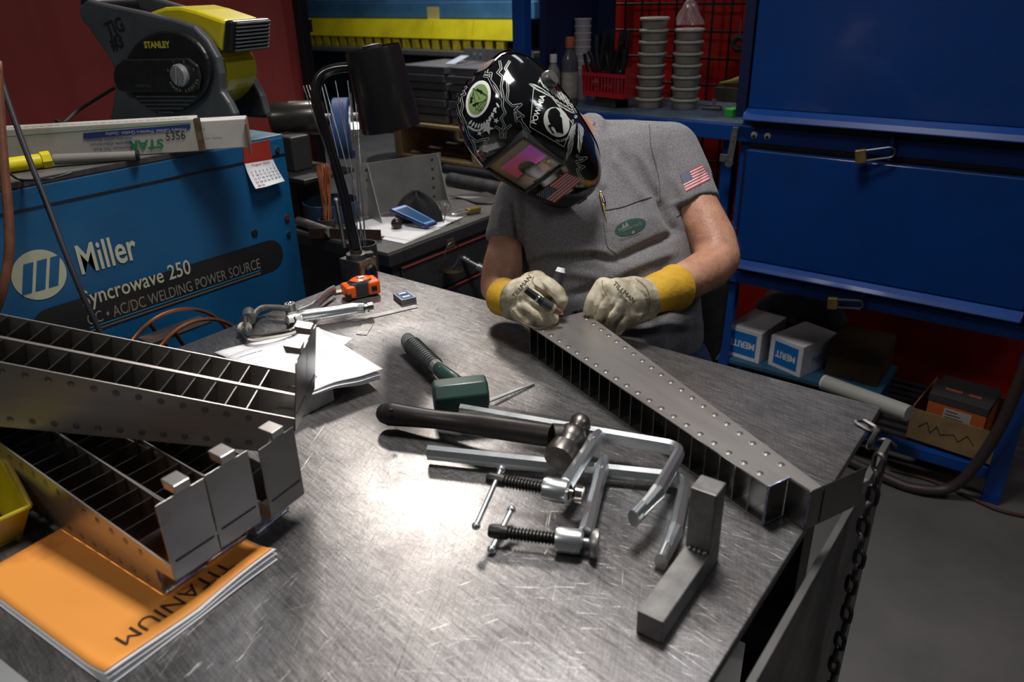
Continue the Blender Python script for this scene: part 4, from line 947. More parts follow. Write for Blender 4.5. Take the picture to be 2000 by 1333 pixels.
# ------------------------------------------------------------------ rubber mallet
ZM = T+.030
c0 = PZ(846, 778, ZM+.002); c1 = PZ(952, 766, ZM+.002)
g = thing('rubber_mallet', 'dark green dead blow mallet with a ribbed grey grip', 'mallet', (c0+c1)/2)
M_GRN = mk('dark_green_rubber', (.012, .055, .042), .45, 0, vcol=(.02, .04, .032), vs=25, coat=.15)
F = AX(c0, c1-c0) @ Matrix.Rotation(math.radians(22.5), 4, 'Z'); Lm = (c1-c0).length; r = .030
MB(F).lathe([(0, 0), (r*.82, 0), (r*.97, .004), (r, .010), (r, Lm-.010), (r*.97, Lm-.004), (r*.82, Lm), (0, Lm)], n=8).build('head', M_GRN, g, smooth=30, bevel=.002)
cm = (c0+c1)/2
h0 = PZ(893, 752, ZM+.012); h1 = PZ(857, 722, T+.030); h2 = PZ(795, 666, T+.026)
MB().tube([cm, h0, h1], [.018, .018, .0145], 14, flat=.75, upv=(0, 0, 1)).build('neck', M_GRN, g)
h15 = h1.lerp(h2, .03)
MB().tube(smoothpath([h1, h1.lerp(h2, .3), h1.lerp(h2, .6), h1.lerp(h2, .85), h2], 3), [.0140, .0143, .0146, .0150, .0155, .0160, .0164, .0168, .0172, .0176, .018, .0182, .0165], 14, flat=.78).build('grip', mk('worn_grey_grip', (.19, .20, .19), .55, 0, vcol=(.10, .11, .105), vs=30), g, smooth=60)
for k in range(14):
    q = h1.lerp(h2, .12+k*.052); MB().ring(q, h2-h1, .0150+.00018*k, .0011, 18, 6).build('grip_rib', M_GPLASTIC, g)
for f_, w_ in ((.02, .010), (-.35, .006)):
    q = h1.lerp(h2, f_) if f_ >= 0 else h1.lerp(h0, -f_)
    MB().box((0, 0, 0), (.022, .011, .0008), FR(q+V(0, 0, .0125), h2-h1, (0, 0, 1))).build('worn_label', mk('worn_cream_label', (.42, .42, .34), .6), g, smooth=0)

# ------------------------------------------------------------------ ball-peen hammer
ZH = T+.052
g = thing('ball_peen_hammer', 'ball peen hammer with a long black rubber handle across the clamps', 'hammer', PZ(930, 830, T))
a = PZ(755, 808, T+.026); m_ = PZ(900, 826, T+.030); c2 = PZ(1080, 852, ZH)
pts = smoothpath([a, a.lerp(m_, .35), m_, m_.lerp(c2, .5), c2], 6)
rr = [.0195-.0003*i if i < 4 else (.0180-.0006*(i-4) if i < 10 else .0150+.0004*min(6, i-10)) for i in range(len(pts))]; rr[0] = .017
MB().tube(pts, rr, 16, flat=1.0).build('handle', mk('black_grip_rubber', (.014, .012, .012), .38, 0, vcol=(.026, .021, .019), vs=18), g)
MB().ball(a, .0170).build('handle_end', MATS['black_grip_rubber'], g, smooth=180)
q = PZ(764, 800, T+.046); MB().cyl(q-V(0, 0, .004), q+V(0, 0, .0006), .0028, n=10).build('hang_hole', M_INK, g)
hA = PZ(1138, 818, ZH+.004); hB = PZ(1090, 898, ZH-.010); hd = (hB-hA); Lh = hd.length
F = AX(hA, hd)
M_HAM = mk('worn_forged_steel', (.16, .145, .13), .36, .9, var=.3, vs=25, rvar=.08)
MB(F).lathe([(0, -.002), (.008, 0), (.0135, .004), (.0165, .012), (.014, .020), (.0115, .025), (.0145, .031), (.020, .037), (.0215, .045), (.019, .056), (.0155, .062), (.0155, .066), (.0215, .071), (.0228, Lh-.006), (.0215, Lh-.001), (0, Lh)], n=26).build('head', M_HAM, g, smooth=40)
MB().tube([c2, hA.lerp(hB, .42)], [.0185, .015], 14).build('eye_collar', M_HAM, g)

# ------------------------------------------------------------------ two F-clamps
def fclamp(name, label, zb, bar0, bar1, arm1, foot1, sl0, sl1, sp0, sp1, th0, th1, padside, zf):
    g = thing('f_clamp', label, 'clamp', PZ(*sl1, T), group='zinc plated bar clamps')
    # profiled bar bent into the fixed arm
    b0 = PZ(*bar0, zb); b1 = PZ(*bar1, zb); a1 = PZ(*arm1, zf); 
    d = (b1-b0).normalized(); e = (a1-b1).normalized()
    pts = [b0, b0.lerp(b1, .5), b1-d*.022]+[((b1-d*.022)*(1-t)**2+b1*2*t*(1-t)+(b1+e*.024)*t*t) for t in (.25, .5, .75)]+[b1+e*.024, a1]
    o = MB().tube(pts, .0128, 8, flat=.66, upv=(0, 0, 1)).build('bar', M_CHROME, g, smooth=25)
    # recessed groove along the bar
    side = V(0, 0, 1)
    f1 = PZ(*foot1, zf-.004)
    fd = (f1-a1).normalized()
    MB().tube([a1-e*.004, a1.lerp(f1, .35), f1], [.0128, .0110, .0100], 10, flat=.8).build('foot', M_CHROME, g)
    MB().tube([f1-fd*.012-d*.001, f1+fd*.010-d*.001], .0135, 14, flat=.6).build('foot_pad', M_CHROME, g)
    # sliding arm
    s0 = PZ(*sl0, zb+.010); s1 = PZ(*sl1, zb+.002)
    n_ = V(0, 0, 1); 
    MB().tube([s0, s0.lerp(s1, .15), s0.lerp(s1, .4), s1], [.0090, .0145, .0125, .0140], 8, flat=.72, upv=(0, 0, 1)).build('sliding_arm', M_CHROME, g, smooth=30)
    q = s0.lerp(s1, .22); MB().lathe([(0, .0135), (.004, .013), (.006, .010)], Matrix.Translation(q), 12).build('arm_rivet', M_CHROME, g)
    # spindle
    p0 = PZ(*sp0, zb); p1 = PZ(*sp1, zb); sd = (p1-p0); Ls = sd.length; F = AX(p0, sd)
    prof = [(0, 0), (.0075, 0), (.0088, .003), (.0088, .024), (.0065, .026)]
    k = .028
    while k < Ls-.034: prof += [(.0066, k), (.0088, k+.0014), (.0066, k+.0028)]; k += .0044
    prof += [(.0066, Ls-.032), (0, Ls-.032)]
    MB(F).lathe(prof, n=16).build('spindle', M_BLACKOX, g, smooth=30)
    MB(F).lathe([(.007, Ls-.034), (.0150, Ls-.034), (.0160, Ls-.030), (.0160, Ls-.008), (.0150, Ls-.003), (.010, Ls)], n=24).build('threaded_boss', M_CHROME, g, smooth=30)
    pp = F @ V(0, 0, Ls+.004)
    MB(F).lathe([(.006, Ls), (.006, Ls+.006), (.0165, Ls+.010), (.0185, Ls+.014), (.0185, Ls+.018), (0, Ls+.018)] if padside else [(.006, Ls), (.006, Ls+.005), (.011, Ls+.009), (.0105, Ls+.018), (0, Ls+.018)], n=26).build('swivel_pad', M_NICKEL if not padside else M_STEEL, g, smooth=30)
    t0 = PZ(*th0, zb+.006); t1 = PZ(*th1, max(T+.006, zb-.012))
    MB().cyl(t0, t1, .0036, n=12).build('tommy_bar', M_CHROME, g)
    MB().ball(t0, .0056).build('bar_end', M_CHROME, g, smooth=180); MB().ball(t1, .0056).build('bar_end', M_CHROME, g, smooth=180)
    return g
fclamp('a', 'zinc bar clamp lying on the other, its upper jaw beside the hammer head', T+.040, (900, 803), (1332, 878), (1283, 965), (1247, 1005), (1170, 848), (1105, 950), (952, 935), (1112, 963), (979, 917), (930, 1028), False, T+.048)
fclamp('b', 'zinc bar clamp flat on the table, round swivel pad toward the steel post', T+.017, (836, 884), (1340, 938), (1318, 1040), (1297, 1088), (1180, 897), (1143, 1045), (955, 1037), (1140, 1060), (999, 996), (960, 1074), True, T+.016)

# flat bar under the hammer, filler rods
a = PZ(930, 800, T+.004); c2 = PZ(1345, 878, T+.004)
g = thing('flat_bar', 'dark flat steel bar lying under the hammer and clamp', 'bar', a)
MB().bar(a, c2, .036, .006, (0, 0, 1)).build('bar_body', M_DARKSTEEL, g, smooth=0, bevel=.001)
for i, (p_, q_, r_, lab) in enumerate((((925, 797), (1043, 750), .0022, 'bright filler rod resting by the mallet head, thicker one'), ((905, 800), (1020, 757), .0012, 'hair thin filler rod beside the thicker rod by the mallet'))):
    a = PZ(*p_, T+r_+.0062*(1-i)); c2 = PZ(*q_, T+r_)
    tag(MB().cyl(a, c2, r_, n=8).build('filler_rod', M_CHROME, loc=a), lab, 'rod', 'filler rods by the mallet')

# ------------------------------------------------------------------ welded square-bar post
s = .031
n0 = PZ(1270, 1205, T+s); n1 = PZ(1372, 1062, T+s); d_ = (n1-n0).normalized()
F = FR(V(n0.x, n0.y, T), d_, (0, 0, 1)); Lb_ = (n1-n0).length+.018
g = thing('welded_bar_stop', 'L-shaped stop of square steel bar with an upright post at the table front', 'bar stop', F)
MB(F).b2((0, -s/2, .0004), (Lb_, s/2, s)).build('foot_bar', M_DARKSTEEL if False else mk('scaly_bar', (.20, .195, .19), .5, .7, var=.2, vs=40), g, smooth=0, bevel=.0015)
zt = T+s
base = F @ V(Lb_-s*.5-.002, 0, 0)
while PROJ(V(base.x, base.y, zt))[1] > 948: zt += .001
MB(F).b2((Lb_-s-.002, -s/2, s+.0002), (Lb_-.002, s/2, zt-T)).build('post', MATS['scaly_bar'], g, smooth=0, bevel=.0015)
for k in range(4): MB(F).ball(V(Lb_-s-.004, -s/2+.006+.006*k, s+.001), .0034).build('weld_blob', M_WELD if False else M_STEEL, g, smooth=180)
# ================================================================== the welder
def caps(b, chain, flatend=False, n=16):
    """chain of (u, v, depth, radius in px) -> tapered capsules"""
    pr = None
    for (u, v, d, r) in chain:
        p = PD(u, v, d); R = r*d/FPX
        if not flatend: b.ball(p, R, nu=n, nv=10)
        if pr is not None: b.cyl(pr[0], p, pr[1], R, n=n)
        pr = (p, R)
def fuse(b, vox, smooth=6, fac=.5):
    me = bpy.data.meshes.new('t'); me.from_pydata(b.v, [], b.f); me.update()
    o = bpy.data.objects.new('t', me); COL.objects.link(o)
    m = o.modifiers.new('r', 'REMESH'); m.mode = 'VOXEL'; m.voxel_size = vox; m.use_smooth_shade = True
    if smooth: s_ = o.modifiers.new('s', 'SMOOTH'); s_.iterations = smooth; s_.factor = fac
    dg = bpy.context.evaluated_depsgraph_get(); e = bpy.data.meshes.new_from_object(o.evaluated_get(dg))
    n = len(e.vertices); co = np.empty(n*3); e.vertices.foreach_get('co', co); co = co.reshape(-1, 3)
    nr = np.empty(n*3); e.vertices.foreach_get('normal', nr); nr = nr.reshape(-1, 3)
    fs = [tuple(p.vertices) for p in e.polygons]
    bpy.data.objects.remove(o); bpy.data.meshes.remove(me); bpy.data.meshes.remove(e)
    return co, nr, fs
_R = np.array([list(CR), list(CU), list(CF)]); _C = np.array(list(CAM))
def npproj(co):
    q = (co-_C) @ _R.T; return 1000+FPX*q[:, 0]/q[:, 2], 666.5-FPX*q[:, 1]/q[:, 2], q[:, 2]
def folds(co, nr, lst, dmax=9):
    """cloth folds: (polyline in px, width px, height m) pressed along the surface normal of the side facing the viewer"""
    u, v, d = npproj(co); facing = ((_C-co)*nr).sum(1) > 0
    out = co.copy()
    for pl, wd, am in lst:
        best = np.full(len(co), 1e9); tt = np.zeros(len(co)); L = len(pl)-1
        for i in range(L):
            a = np.array(pl[i], float); c = np.array(pl[i+1], float); e = c-a; l2 = (e**2).sum()
            t = np.clip(((u-a[0])*e[0]+(v-a[1])*e[1])/l2, 0, 1)
            dd = np.hypot(u-a[0]-t*e[0], v-a[1]-t*e[1]); k = dd < best
            best = np.where(k, dd, best); tt = np.where(k, (i+t)/L, tt)
        g = np.exp(-(best/wd)**2)*np.clip(np.minimum(tt, 1-tt)*5, .15, 1)*facing
        out += nr*(am*g)[:, None]
    return out
def solid(name, co, fs, mat, parent, **k):
    b = MB(); b.v = [Vector(c) for c in co]; b.f = fs; return b.build(name, mat, parent, smooth=180, **k)
def hitter(co, fs):
    return BVHTree.FromPolygons([Vector(c) for c in co], fs)
def on(bvh, u, v, off=.0008):
    d = ray(u, v).normalized(); h = bvh.ray_cast(CAM, d)
    if h[0] is None:
        n_ = bvh.find_nearest(CAM+d*1.5); return n_[0]+n_[1]*off
    nn = h[1] if h[1].dot(d) < 0 else -h[1]
    return h[0]+nn*off
W_ = thing('person', 'man in a grey t-shirt, helmet and gloves leaning over the steel table', 'person', PD(1240, 730, 1.74))
def skin_mat():
    m = mk('skin', (.50, .265, .17), .50, 0, vcol=(.40, .185, .115), vs=26, bump=.22, bs=160)
    b = m.node_tree.nodes['Principled BSDF']; b.inputs['Subsurface Weight'].default_value = .12; b.inputs['Subsurface Radius'].default_value = (.02, .006, .003); return m
M_SKIN = skin_mat()
def cloth_mat(name, c1, c2, sc):
    m = mk(name, c1, .9, 0, vcol=c2, vs=sc, vsharp=(.42, .58), bump=.25, bs=420, sheen=.15)
    return m
M_SHIRT = cloth_mat('heather_grey_jersey', (.20, .19, .197), (.125, .12, .126), 330)
M_DENIM = cloth_mat('blue_denim', (.035, .075, .19), (.015, .035, .10), 260)
# body: one continuous surface
b = MB()
caps(b, [(1150, 300, 1.70, 60), (1220, 560, 1.73, 70), (1235, 735, 1.76, 70)])
caps(b, [(1150, 300, 1.70, 45), (1300, 305, 1.71, 40), (1358, 400, 1.66, 43), (1392, 470, 1.63, 46), (1403, 505, 1.605, 43), (1385, 525, 1.58, 43), (1340, 550, 1.535, 38), (1300, 565, 1.510, 31), (1260, 575, 1.490, 24), (1235, 580, 1.475, 20)])
caps(b, [(1150, 300, 1.70, 45), (1015, 385, 1.65, 34), (990, 460, 1.625, 31), (982, 520, 1.60, 40), (975, 560, 1.585, 38), (985, 580, 1.54, 33), (1005, 586, 1.50, 27), (1025, 582, 1.47, 22)])
hc_ = HM @ V(0, -.020, .018); nb_ = PD(1128, 285, 1.69); nm_ = HM @ V(0, -.055, -.045)
b.ball(nb_, .060); b.cyl(nb_, nm_, .058, .055); b.ball(nm_, .055); b.cyl(nm_, hc_, .055, .064)
b.ball((0, -.022, .026), .074, HM, sc=(.93, 1.08, 1.0)); b.ball((0, .018, -.035), .058, HM, sc=(.95, 1, 1.1)); b.ball((0, .030, -.075), .034, HM)
b.cyl(HM @ V(0, .055, .022), HM @ V(0, .086, -.022), .009, .015); b.ball((0, .082, -.022), .015, HM)
for sx in (-1, 1): b.ball((sx*.072, -.022, .0), .022, HM, sc=(.5, .8, 1.3)); b.ball((sx*.028, .060, .010), .013, HM)
b.ball((0, .070, -.052), .016, HM, sc=(1.6, .7, .5))
hipz = PD(1240, 730, 1.74)
def leg(b, hx, kx, side):
    hp = V(hipz.x+hx, hipz.y-.02, hipz.z-.02); kn = V(hipz.x+kx+.05, 1.02, .60); an = V(kn.x, 1.12, .10); to = V(kn.x+.0, .96, .055)
    for p, r in ((hp, .085), (kn, .062)): b.ball(p, r)
    b.cyl(hp, kn, .085, .062); b.ball(an, .043); b.cyl(kn, an, .060, .043); b.ball(to, .035); b.cyl(an, to, .040, .035)
leg(b, -.10, -.13, 0); leg(b, .10, .14, 1)
co, nr, fs = fuse(b, .0075, 5)
co = folds(co, nr, [([(1330, 440), (1352, 480), (1395, 470)], 10, -.0035), ([(1345, 500), (1380, 495), (1425, 470)], 9, -.003), ([(1300, 530), (1350, 510)], 8, .003), ([(965, 545), (1020, 540)], 8, -.003)])
solid('body', co, fs, M_SKIN, W_)
rnd = random.Random(5); _u, _v, _d = npproj(co); hb_ = MB()
cand = [i for i in range(len(co)) if ((_u[i] > 1325 and 405 < _v[i] < 600) or (_u[i] < 1028 and 468 < _v[i] < 600 and _u[i] > 925))]
for _ in range(4200):
    i = rnd.choice(cand); p = Vector(co[i])+V(rnd.uniform(-1, 1), rnd.uniform(-1, 1), rnd.uniform(-1, 1))*.003; n_ = Vector(nr[i]); t_ = V(rnd.uniform(-.5, .5), rnd.uniform(-.5, .5), -1); t_ = (t_-n_*t_.dot(n_)).normalized()
    s_ = t_.cross(n_).normalized()*.00014; e_ = p+(t_*.75+n_*.55)*rnd.uniform(.006, .012)
    k_ = len(hb_.v); hb_.v += [p-s_-n_*.001, p+s_-n_*.001, e_]; hb_.f.append((k_, k_+1, k_+2))
hb_.build('arm_hair', mk('arm_hair_brown', (.16, .08, .04), .6), W_, smooth=0, kind='stuff')
# hair fringe that shows behind the helmet
b = MB(); b.ball((0, -.036, .042), .073, HM, sc=(.97, 1.08, .98)); hc, hn, hf = fuse(b, .008, 3); solid('hair', hc, hf, mk('brown_hair', (.08, .035, .02), .6, bump=.4, bs=200, stretch=(1, 1, 8)), W_)

# t-shirt
b = MB()
caps(b, [(1085, 345, 1.67, 84), (1106, 470, 1.65, 93), (1112, 560, 1.66, 94), (1150, 680, 1.71, 95)])
caps(b, [(1170, 335, 1.70, 88), (1200, 470, 1.665, 104), (1205, 560, 1.675, 110), (1230, 665, 1.715, 106)])
caps(b, [(1240, 325, 1.72, 86), (1262, 470, 1.70, 88), (1272, 560, 1.70, 92), (1277, 655, 1.73, 96)])
caps(b, [(1160, 285, 1.70, 50), (1230, 286, 1.71, 51), (1306, 300, 1.715, 61)])
caps(b, [(1130, 300, 1.69, 52), (1060, 340, 1.675, 55), (1012, 382, 1.65, 42)])
caps(b, [(1306, 300, 1.715, 61), (1335, 352, 1.685, 56)]); caps(b, [(1306, 300, 1.715, 60), (1357, 408, 1.66, 53)], True)
caps(b, [(1012, 380, 1.65, 42), (992, 430, 1.635, 38)]); caps(b, [(1012, 380, 1.65, 43), (985, 475, 1.622, 41)], True)
caps(b, [(1152, 290, 1.70, 58), (1128, 262, 1.67, 57)], True)
co, nr, fs = fuse(b, .0055, 7)
FO = [([(1192, 300), (1225, 350), (1262, 402)], 9, .007), ([(1212, 295), (1250, 345), (1285, 395)], 8, -.006), ([(1236, 285), (1268, 335), (1290, 385)], 8, .006),
      ([(1270, 292), (1283, 330), (1287, 390), (1310, 440), (1330, 470)], 5, -.005), ([(1285, 385), (1305, 430), (1328, 455)], 8, -.010), ([(1160, 330), (1185, 372)], 9, .005),
      ([(1012, 530), (1060, 505), (1110, 508), (1165, 500), (1215, 520)], 8, -.009), ([(1020, 508), (1080, 492), (1150, 488), (1200, 496)], 8, .006), ([(1190, 515), (1240, 492), (1290, 470), (1330, 452)], 8, -.011),
      ([(1205, 535), (1260, 512), (1330, 488)], 10, .007), ([(1030, 545), (1110, 532), (1190, 545)], 10, .006), ([(1100, 580), (1180, 560), (1260, 540)], 9, -.007), ([(1210, 600), (1300, 570)], 9, .006),
      ([(1250, 625), (1310, 608), (1368, 612)], 7, -.007), ([(1240, 645), (1300, 632), (1370, 634)], 7, .007), ([(1200, 655), (1290, 655), (1368, 650)], 6, -.006), ([(1030, 400), (1045, 440), (1060, 480)], 10, -.004), ([(1000, 385), (1008, 430), (1015, 480)], 5, -.006),
      ([(980, 400), (975, 440), (970, 465)], 6, .004), ([(1300, 330), (1335, 380), (1345, 410)], 10, .004), ([(1370, 330), (1372, 370), (1360, 400)], 6, -.003), ([(1100, 440), (1150, 430), (1175, 432)], 14, .004), ([(1300, 400), (1330, 395), (1380, 372)], 4, .0025)]
co = folds(co, nr, FO)
shirt = solid('t_shirt', co, fs, M_SHIRT, W_); BS = hitter(co, fs)
# hems, seams, pocket
def seam(name, pts, r, mat, bvh, parent, off=.0006, k=8):
    pp = [on(bvh, u, v, off) for u, v in [tuple(p)[:2] for p in smoothpath([V(a, c, 0) for a, c in pts], k)]]
    return MB().tube(pp, r, 6).build(name, mat, parent)
M_SEAM = mk('shirt_seam', (.075, .073, .078), .9)
seam('pocket_edge', [(1177, 412), (1215, 405), (1250, 392), (1272, 386)], .0011, M_SEAM, BS, shirt)
seam('pocket_seam', [(1177, 414), (1181, 450), (1187, 482), (1205, 497)], .0007, M_SEAM, BS, shirt)
seam('sleeve_seam', [(1268, 245), (1272, 290), (1286, 345), (1290, 392)], .0010, M_SEAM, BS, shirt)
seam('sleeve_hem', [(1321, 424), (1352, 404), (1392, 377)], .0007, M_SEAM, BS, shirt)
# collar
seam('collar', [(1161, 240), (1152, 262), (1146, 290), (1142, 312)], .0032, M_SHIRT, BS, shirt, .002)
def pxm(u0, v0, ang, sc):
    c, s_ = math.cos(ang), math.sin(ang)
    return lambda x, y: (u0+sc*(x*c-y*s_), v0-sc*(x*s_+y*c))
def sd(bvh, f, off=.0009): return lambda x, y: on(bvh, *f(x, y), off)
# chest logo
M_LG = mk('green_logo_print', (.022, .062, .048), .85); M_LT = mk('pale_logo_print', (.17, .19, .18), .8)
f = pxm(1231, 444, math.radians(19), 1.0)
patch('chest_logo', [ell(0, 0, 31.5, 15, 0)], M_LG, shirt, sd(BS, f, .0007), 5)
patch('logo_trees', [[(-16, 2), (-12, 12), (-8, 2)], [(-9, 3), (-5, 13), (-1, 3)], [(-2, -14), (1, -8), (5, -9), (4, -14)]], M_LT, shirt, sd(BS, f, .0012), 5)
write('logo_lettering', 'Mastertech', 11.5, None, M_LT, shirt, fn=sd(BS, f, .0013), maxlen=5, sx=.92)
write('tag_lettering', 'METAL FABRICATION', 4.2, None, M_LG, shirt, fn=sd(BS, pxm(1231, 463, math.radians(19), 1.0), .0010), maxlen=4)
# flag on the sleeve
def flag(parent, bvh, tl, tr, br, bl, off, stars=True):
    """tl..bl: corners in px of the cloth flag as it is worn"""
    def f(x, y):
        a = (tl[0]*(1-x)+tr[0]*x, tl[1]*(1-x)+tr[1]*x); c = (bl[0]*(1-x)+br[0]*x, bl[1]*(1-x)+br[1]*x)
        return a[0]*(1-y)+c[0]*y, a[1]*(1-y)+c[1]*y
    red = mk('flag_red', (.45, .05, .06), .7); wh = mk('flag_white', (.60, .56, .57), .7); bl_ = mk('flag_blue', (.02, .035, .10), .7)
    patch('flag_field', [[(0, 0), (1, 0), (1, 1), (0, 1)]], wh, parent, sd(bvh, f, off), .12)
    patch('flag_stripes', [[(0, k/13), (1, k/13), (1, (k+1)/13), (0, (k+1)/13)] for k in range(0, 13, 2)], red, parent, sd(bvh, f, off+.0003), .12)
    patch('flag_union', [[(0, 0), (.42, 0), (.42, 7/13), (0, 7/13)]], bl_, parent, sd(bvh, f, off+.0006), .12)
    st = []
    for r in range(9):
        for c in range(6 if r % 2 == 0 else 5): st.append(star(.035+c*.07+(.035 if r % 2 else 0), .03+r*.058, .022, 0, .45))
    patch('flag_stars', st, wh, parent, sd(bvh, f, off+.0009), 1)
flag(shirt, BS, (1328, 342), (1370, 321), (1387, 351), (1340, 375), .0008)
# pens clipped to the pocket
M_GOLD = mk('brass_pen', (.62, .45, .16), .25, .9)
a = on(BS, 1174, 378, .005); c = on(BS, 1180, 405, .005); e = on(BS, 1185, 432, .003)
g = thing('pocket_pen', 'slim brass pen clipped to the chest pocket of the grey t-shirt', 'pen', c)
MB().cyl(a, c, .0030, n=10).build('barrel', M_GOLD, g); MB().cyl(c, e, .0022, .0008, n=10).build('clip_point', M_GOLD, g); MB().ball(a, .0036).build('cap', M_CHROME, g, smooth=180)
g = thing('key_light', 'small chrome penlight beside the brass pen on the pocket', 'penlight', on(BS, 1180, 395, .004))
MB().cyl(on(BS, 1177, 386, .004), on(BS, 1181, 399, .005), .0040, n=12).build('barrel', mk('blue_black_chrome', (.10, .11, .2), .15, 1.0), g)

# jeans, belt, boots
b = MB()
caps(b, [(1160, 735, 1.74, 95), (1300, 725, 1.75, 92)]); caps(b, [(1300, 720, 1.75, 90), (1310, 680, 1.73, 76)], True)
def leg2(b, hx, kx):
    hp = V(hipz.x+hx, hipz.y-.02, hipz.z-.02); kn = V(hipz.x+kx+.05, 1.02, .60); an = V(kn.x, 1.12, .13)
    b.ball(hp, .105); b.ball(kn, .075); b.cyl(hp, kn, .105, .075); b.cyl(kn, an, .074, .062)
leg2(b, -.10, -.13); leg2(b, .10, .14)
jc, jn, jf = fuse(b, .009, 5); jc = folds(jc, jn, [([(1250, 668), (1320, 672), (1375, 668)], 5, .004), ([(1270, 690), (1330, 700)], 6, -.004)])
jeans = solid('jeans', jc, jf, M_DENIM, W_); BJ = hitter(jc, jf)
seam('waistband', [(1265, 672), (1320, 668), (1378, 672)], .004, M_DENIM, BJ, jeans, .001)
for kx in (-.13, .14):
    x = hipz.x+kx+.05
    MB().hexa([V(x-.05, .86, .001), V(x+.05, .86, .001), V(x+.045, 1.17, .001), V(x-.045, 1.17, .001)], [V(x-.035, .89, .07), V(x+.035, .89, .07), V(x+.045, 1.17, .15), V(x-.045, 1.17, .15)]).build('boot', mk('brown_boot', (.06, .035, .02), .6), W_, smooth=0, bevel=.02, seg=3)

# gloves
M_GLOVE = mk('cream_goatskin', (.56, .50, .37), .70, 0, vcol=(.20, .16, .09), vs=21, vsharp=(.38, .62), bump=.4, bs=90)
M_CUFF = mk('yellow_cowhide', (.62, .36, .02), .75, 0, vcol=(.46, .25, .015), vs=18, bump=.3, bs=120)
def glove(side, chains, foldlist, cuff, seampx, label):
    b = MB()
    for c in chains: caps(b, c, n=14)
    gc, gn, gf = fuse(b, .0028, 5, .5); gc = folds(gc, gn, foldlist)
    o = solid('glove', gc, gf, M_GLOVE, W_, label=label); bv = hitter(gc, gf)
    # cuff: a flared tube open at the arm end
    pts = [PD(u, v, d) for (u, v, d, r) in cuff]; rr = [r*d/FPX for (u, v, d, r) in cuff]
    cb = MB().tube(smoothpath(pts, 4), [rr[0]+(rr[-1]-rr[0])*i/(4*(len(pts)-1)) for i in range(4*(len(pts)-1)+1)], 32, cap=False)
    q = cb.build('cuff', M_CUFF, o, smooth=180); m = q.modifiers.new('s', 'SOLIDIFY'); m.thickness = .0025; m.offset = 1
    for s_ in seampx: seam('glove_seam', s_, .0008, mk('glove_seam', (.22, .18, .12), .8), bv, o)
    return o, bv
gl, BL = glove('L', [
    [(1262, 582, 1.480, 38), (1236, 580, 1.462, 41), (1206, 574, 1.450, 32)],
    [(1258, 600, 1.480, 30), (1234, 612, 1.458, 26)], [(1206, 572, 1.450, 28), (1184, 562, 1.452, 19)],
    [(1178, 560, 1.450, 19), (1158, 586, 1.446, 14.5), (1150, 606, 1.452, 12)],
    [(1192, 568, 1.440, 20), (1176, 600, 1.436, 15.5), (1171, 622, 1.450, 13)],
    [(1212, 584, 1.440, 20), (1193, 614, 1.438, 15.5), (1188, 636, 1.452, 13)],
    [(1232, 602, 1.448, 18), (1214, 630, 1.450, 14.5), (1206, 645, 1.462, 12)],
    [(1225, 565, 1.500, 17), (1190, 590, 1.500, 14), (1160, 602, 1.487, 12)]],
    [([(1185, 572), (1166, 600), (1158, 622)], 3.0, -.0060), ([(1203, 590), (1184, 618), (1176, 640)], 3.0, -.0060), ([(1224, 610), (1203, 632), (1196, 648)], 3.0, -.0055), ([(1222, 608), (1228, 592), (1220, 580)], 4, .003), ([(1240, 560), (1262, 580), (1266, 605)], 3, -.002), ([(1178, 545), (1180, 565), (1190, 580)], 2.5, -.0015), ([(1205, 610), (1225, 605)], 4, -.002), ([(1245, 620), (1265, 605)], 4, .003), ([(1195, 600), (1200, 580)], 4, .0025)],
    [(1258, 583, 1.478, 33), (1285, 572, 1.492, 40), (1312, 564, 1.512, 43.5), (1319, 562, 1.520, 44)],
    [[(1242, 545), (1262, 563), (1270, 590), (1266, 608)], [(1176, 548), (1178, 562), (1186, 578)], [(1268, 610), (1240, 632), (1206, 648)]],
    'cream leather work glove with yellow cuff on his left hand')
M_GINK = mk('glove_print', (.035, .03, .028), .8)
write('glove_lettering', 'TILLMAN', 13.2, None, M_GINK, gl, fn=sd(BL, pxm(1219, 572, math.radians(-43), 1.0), .0007), maxlen=3, off=.0, sx=1.05)
write('glove_lettering', '1350M', 8.6, None, M_GINK, gl, fn=sd(BL, pxm(1215, 580, math.radians(-46), 1.0), .0007), maxlen=3)
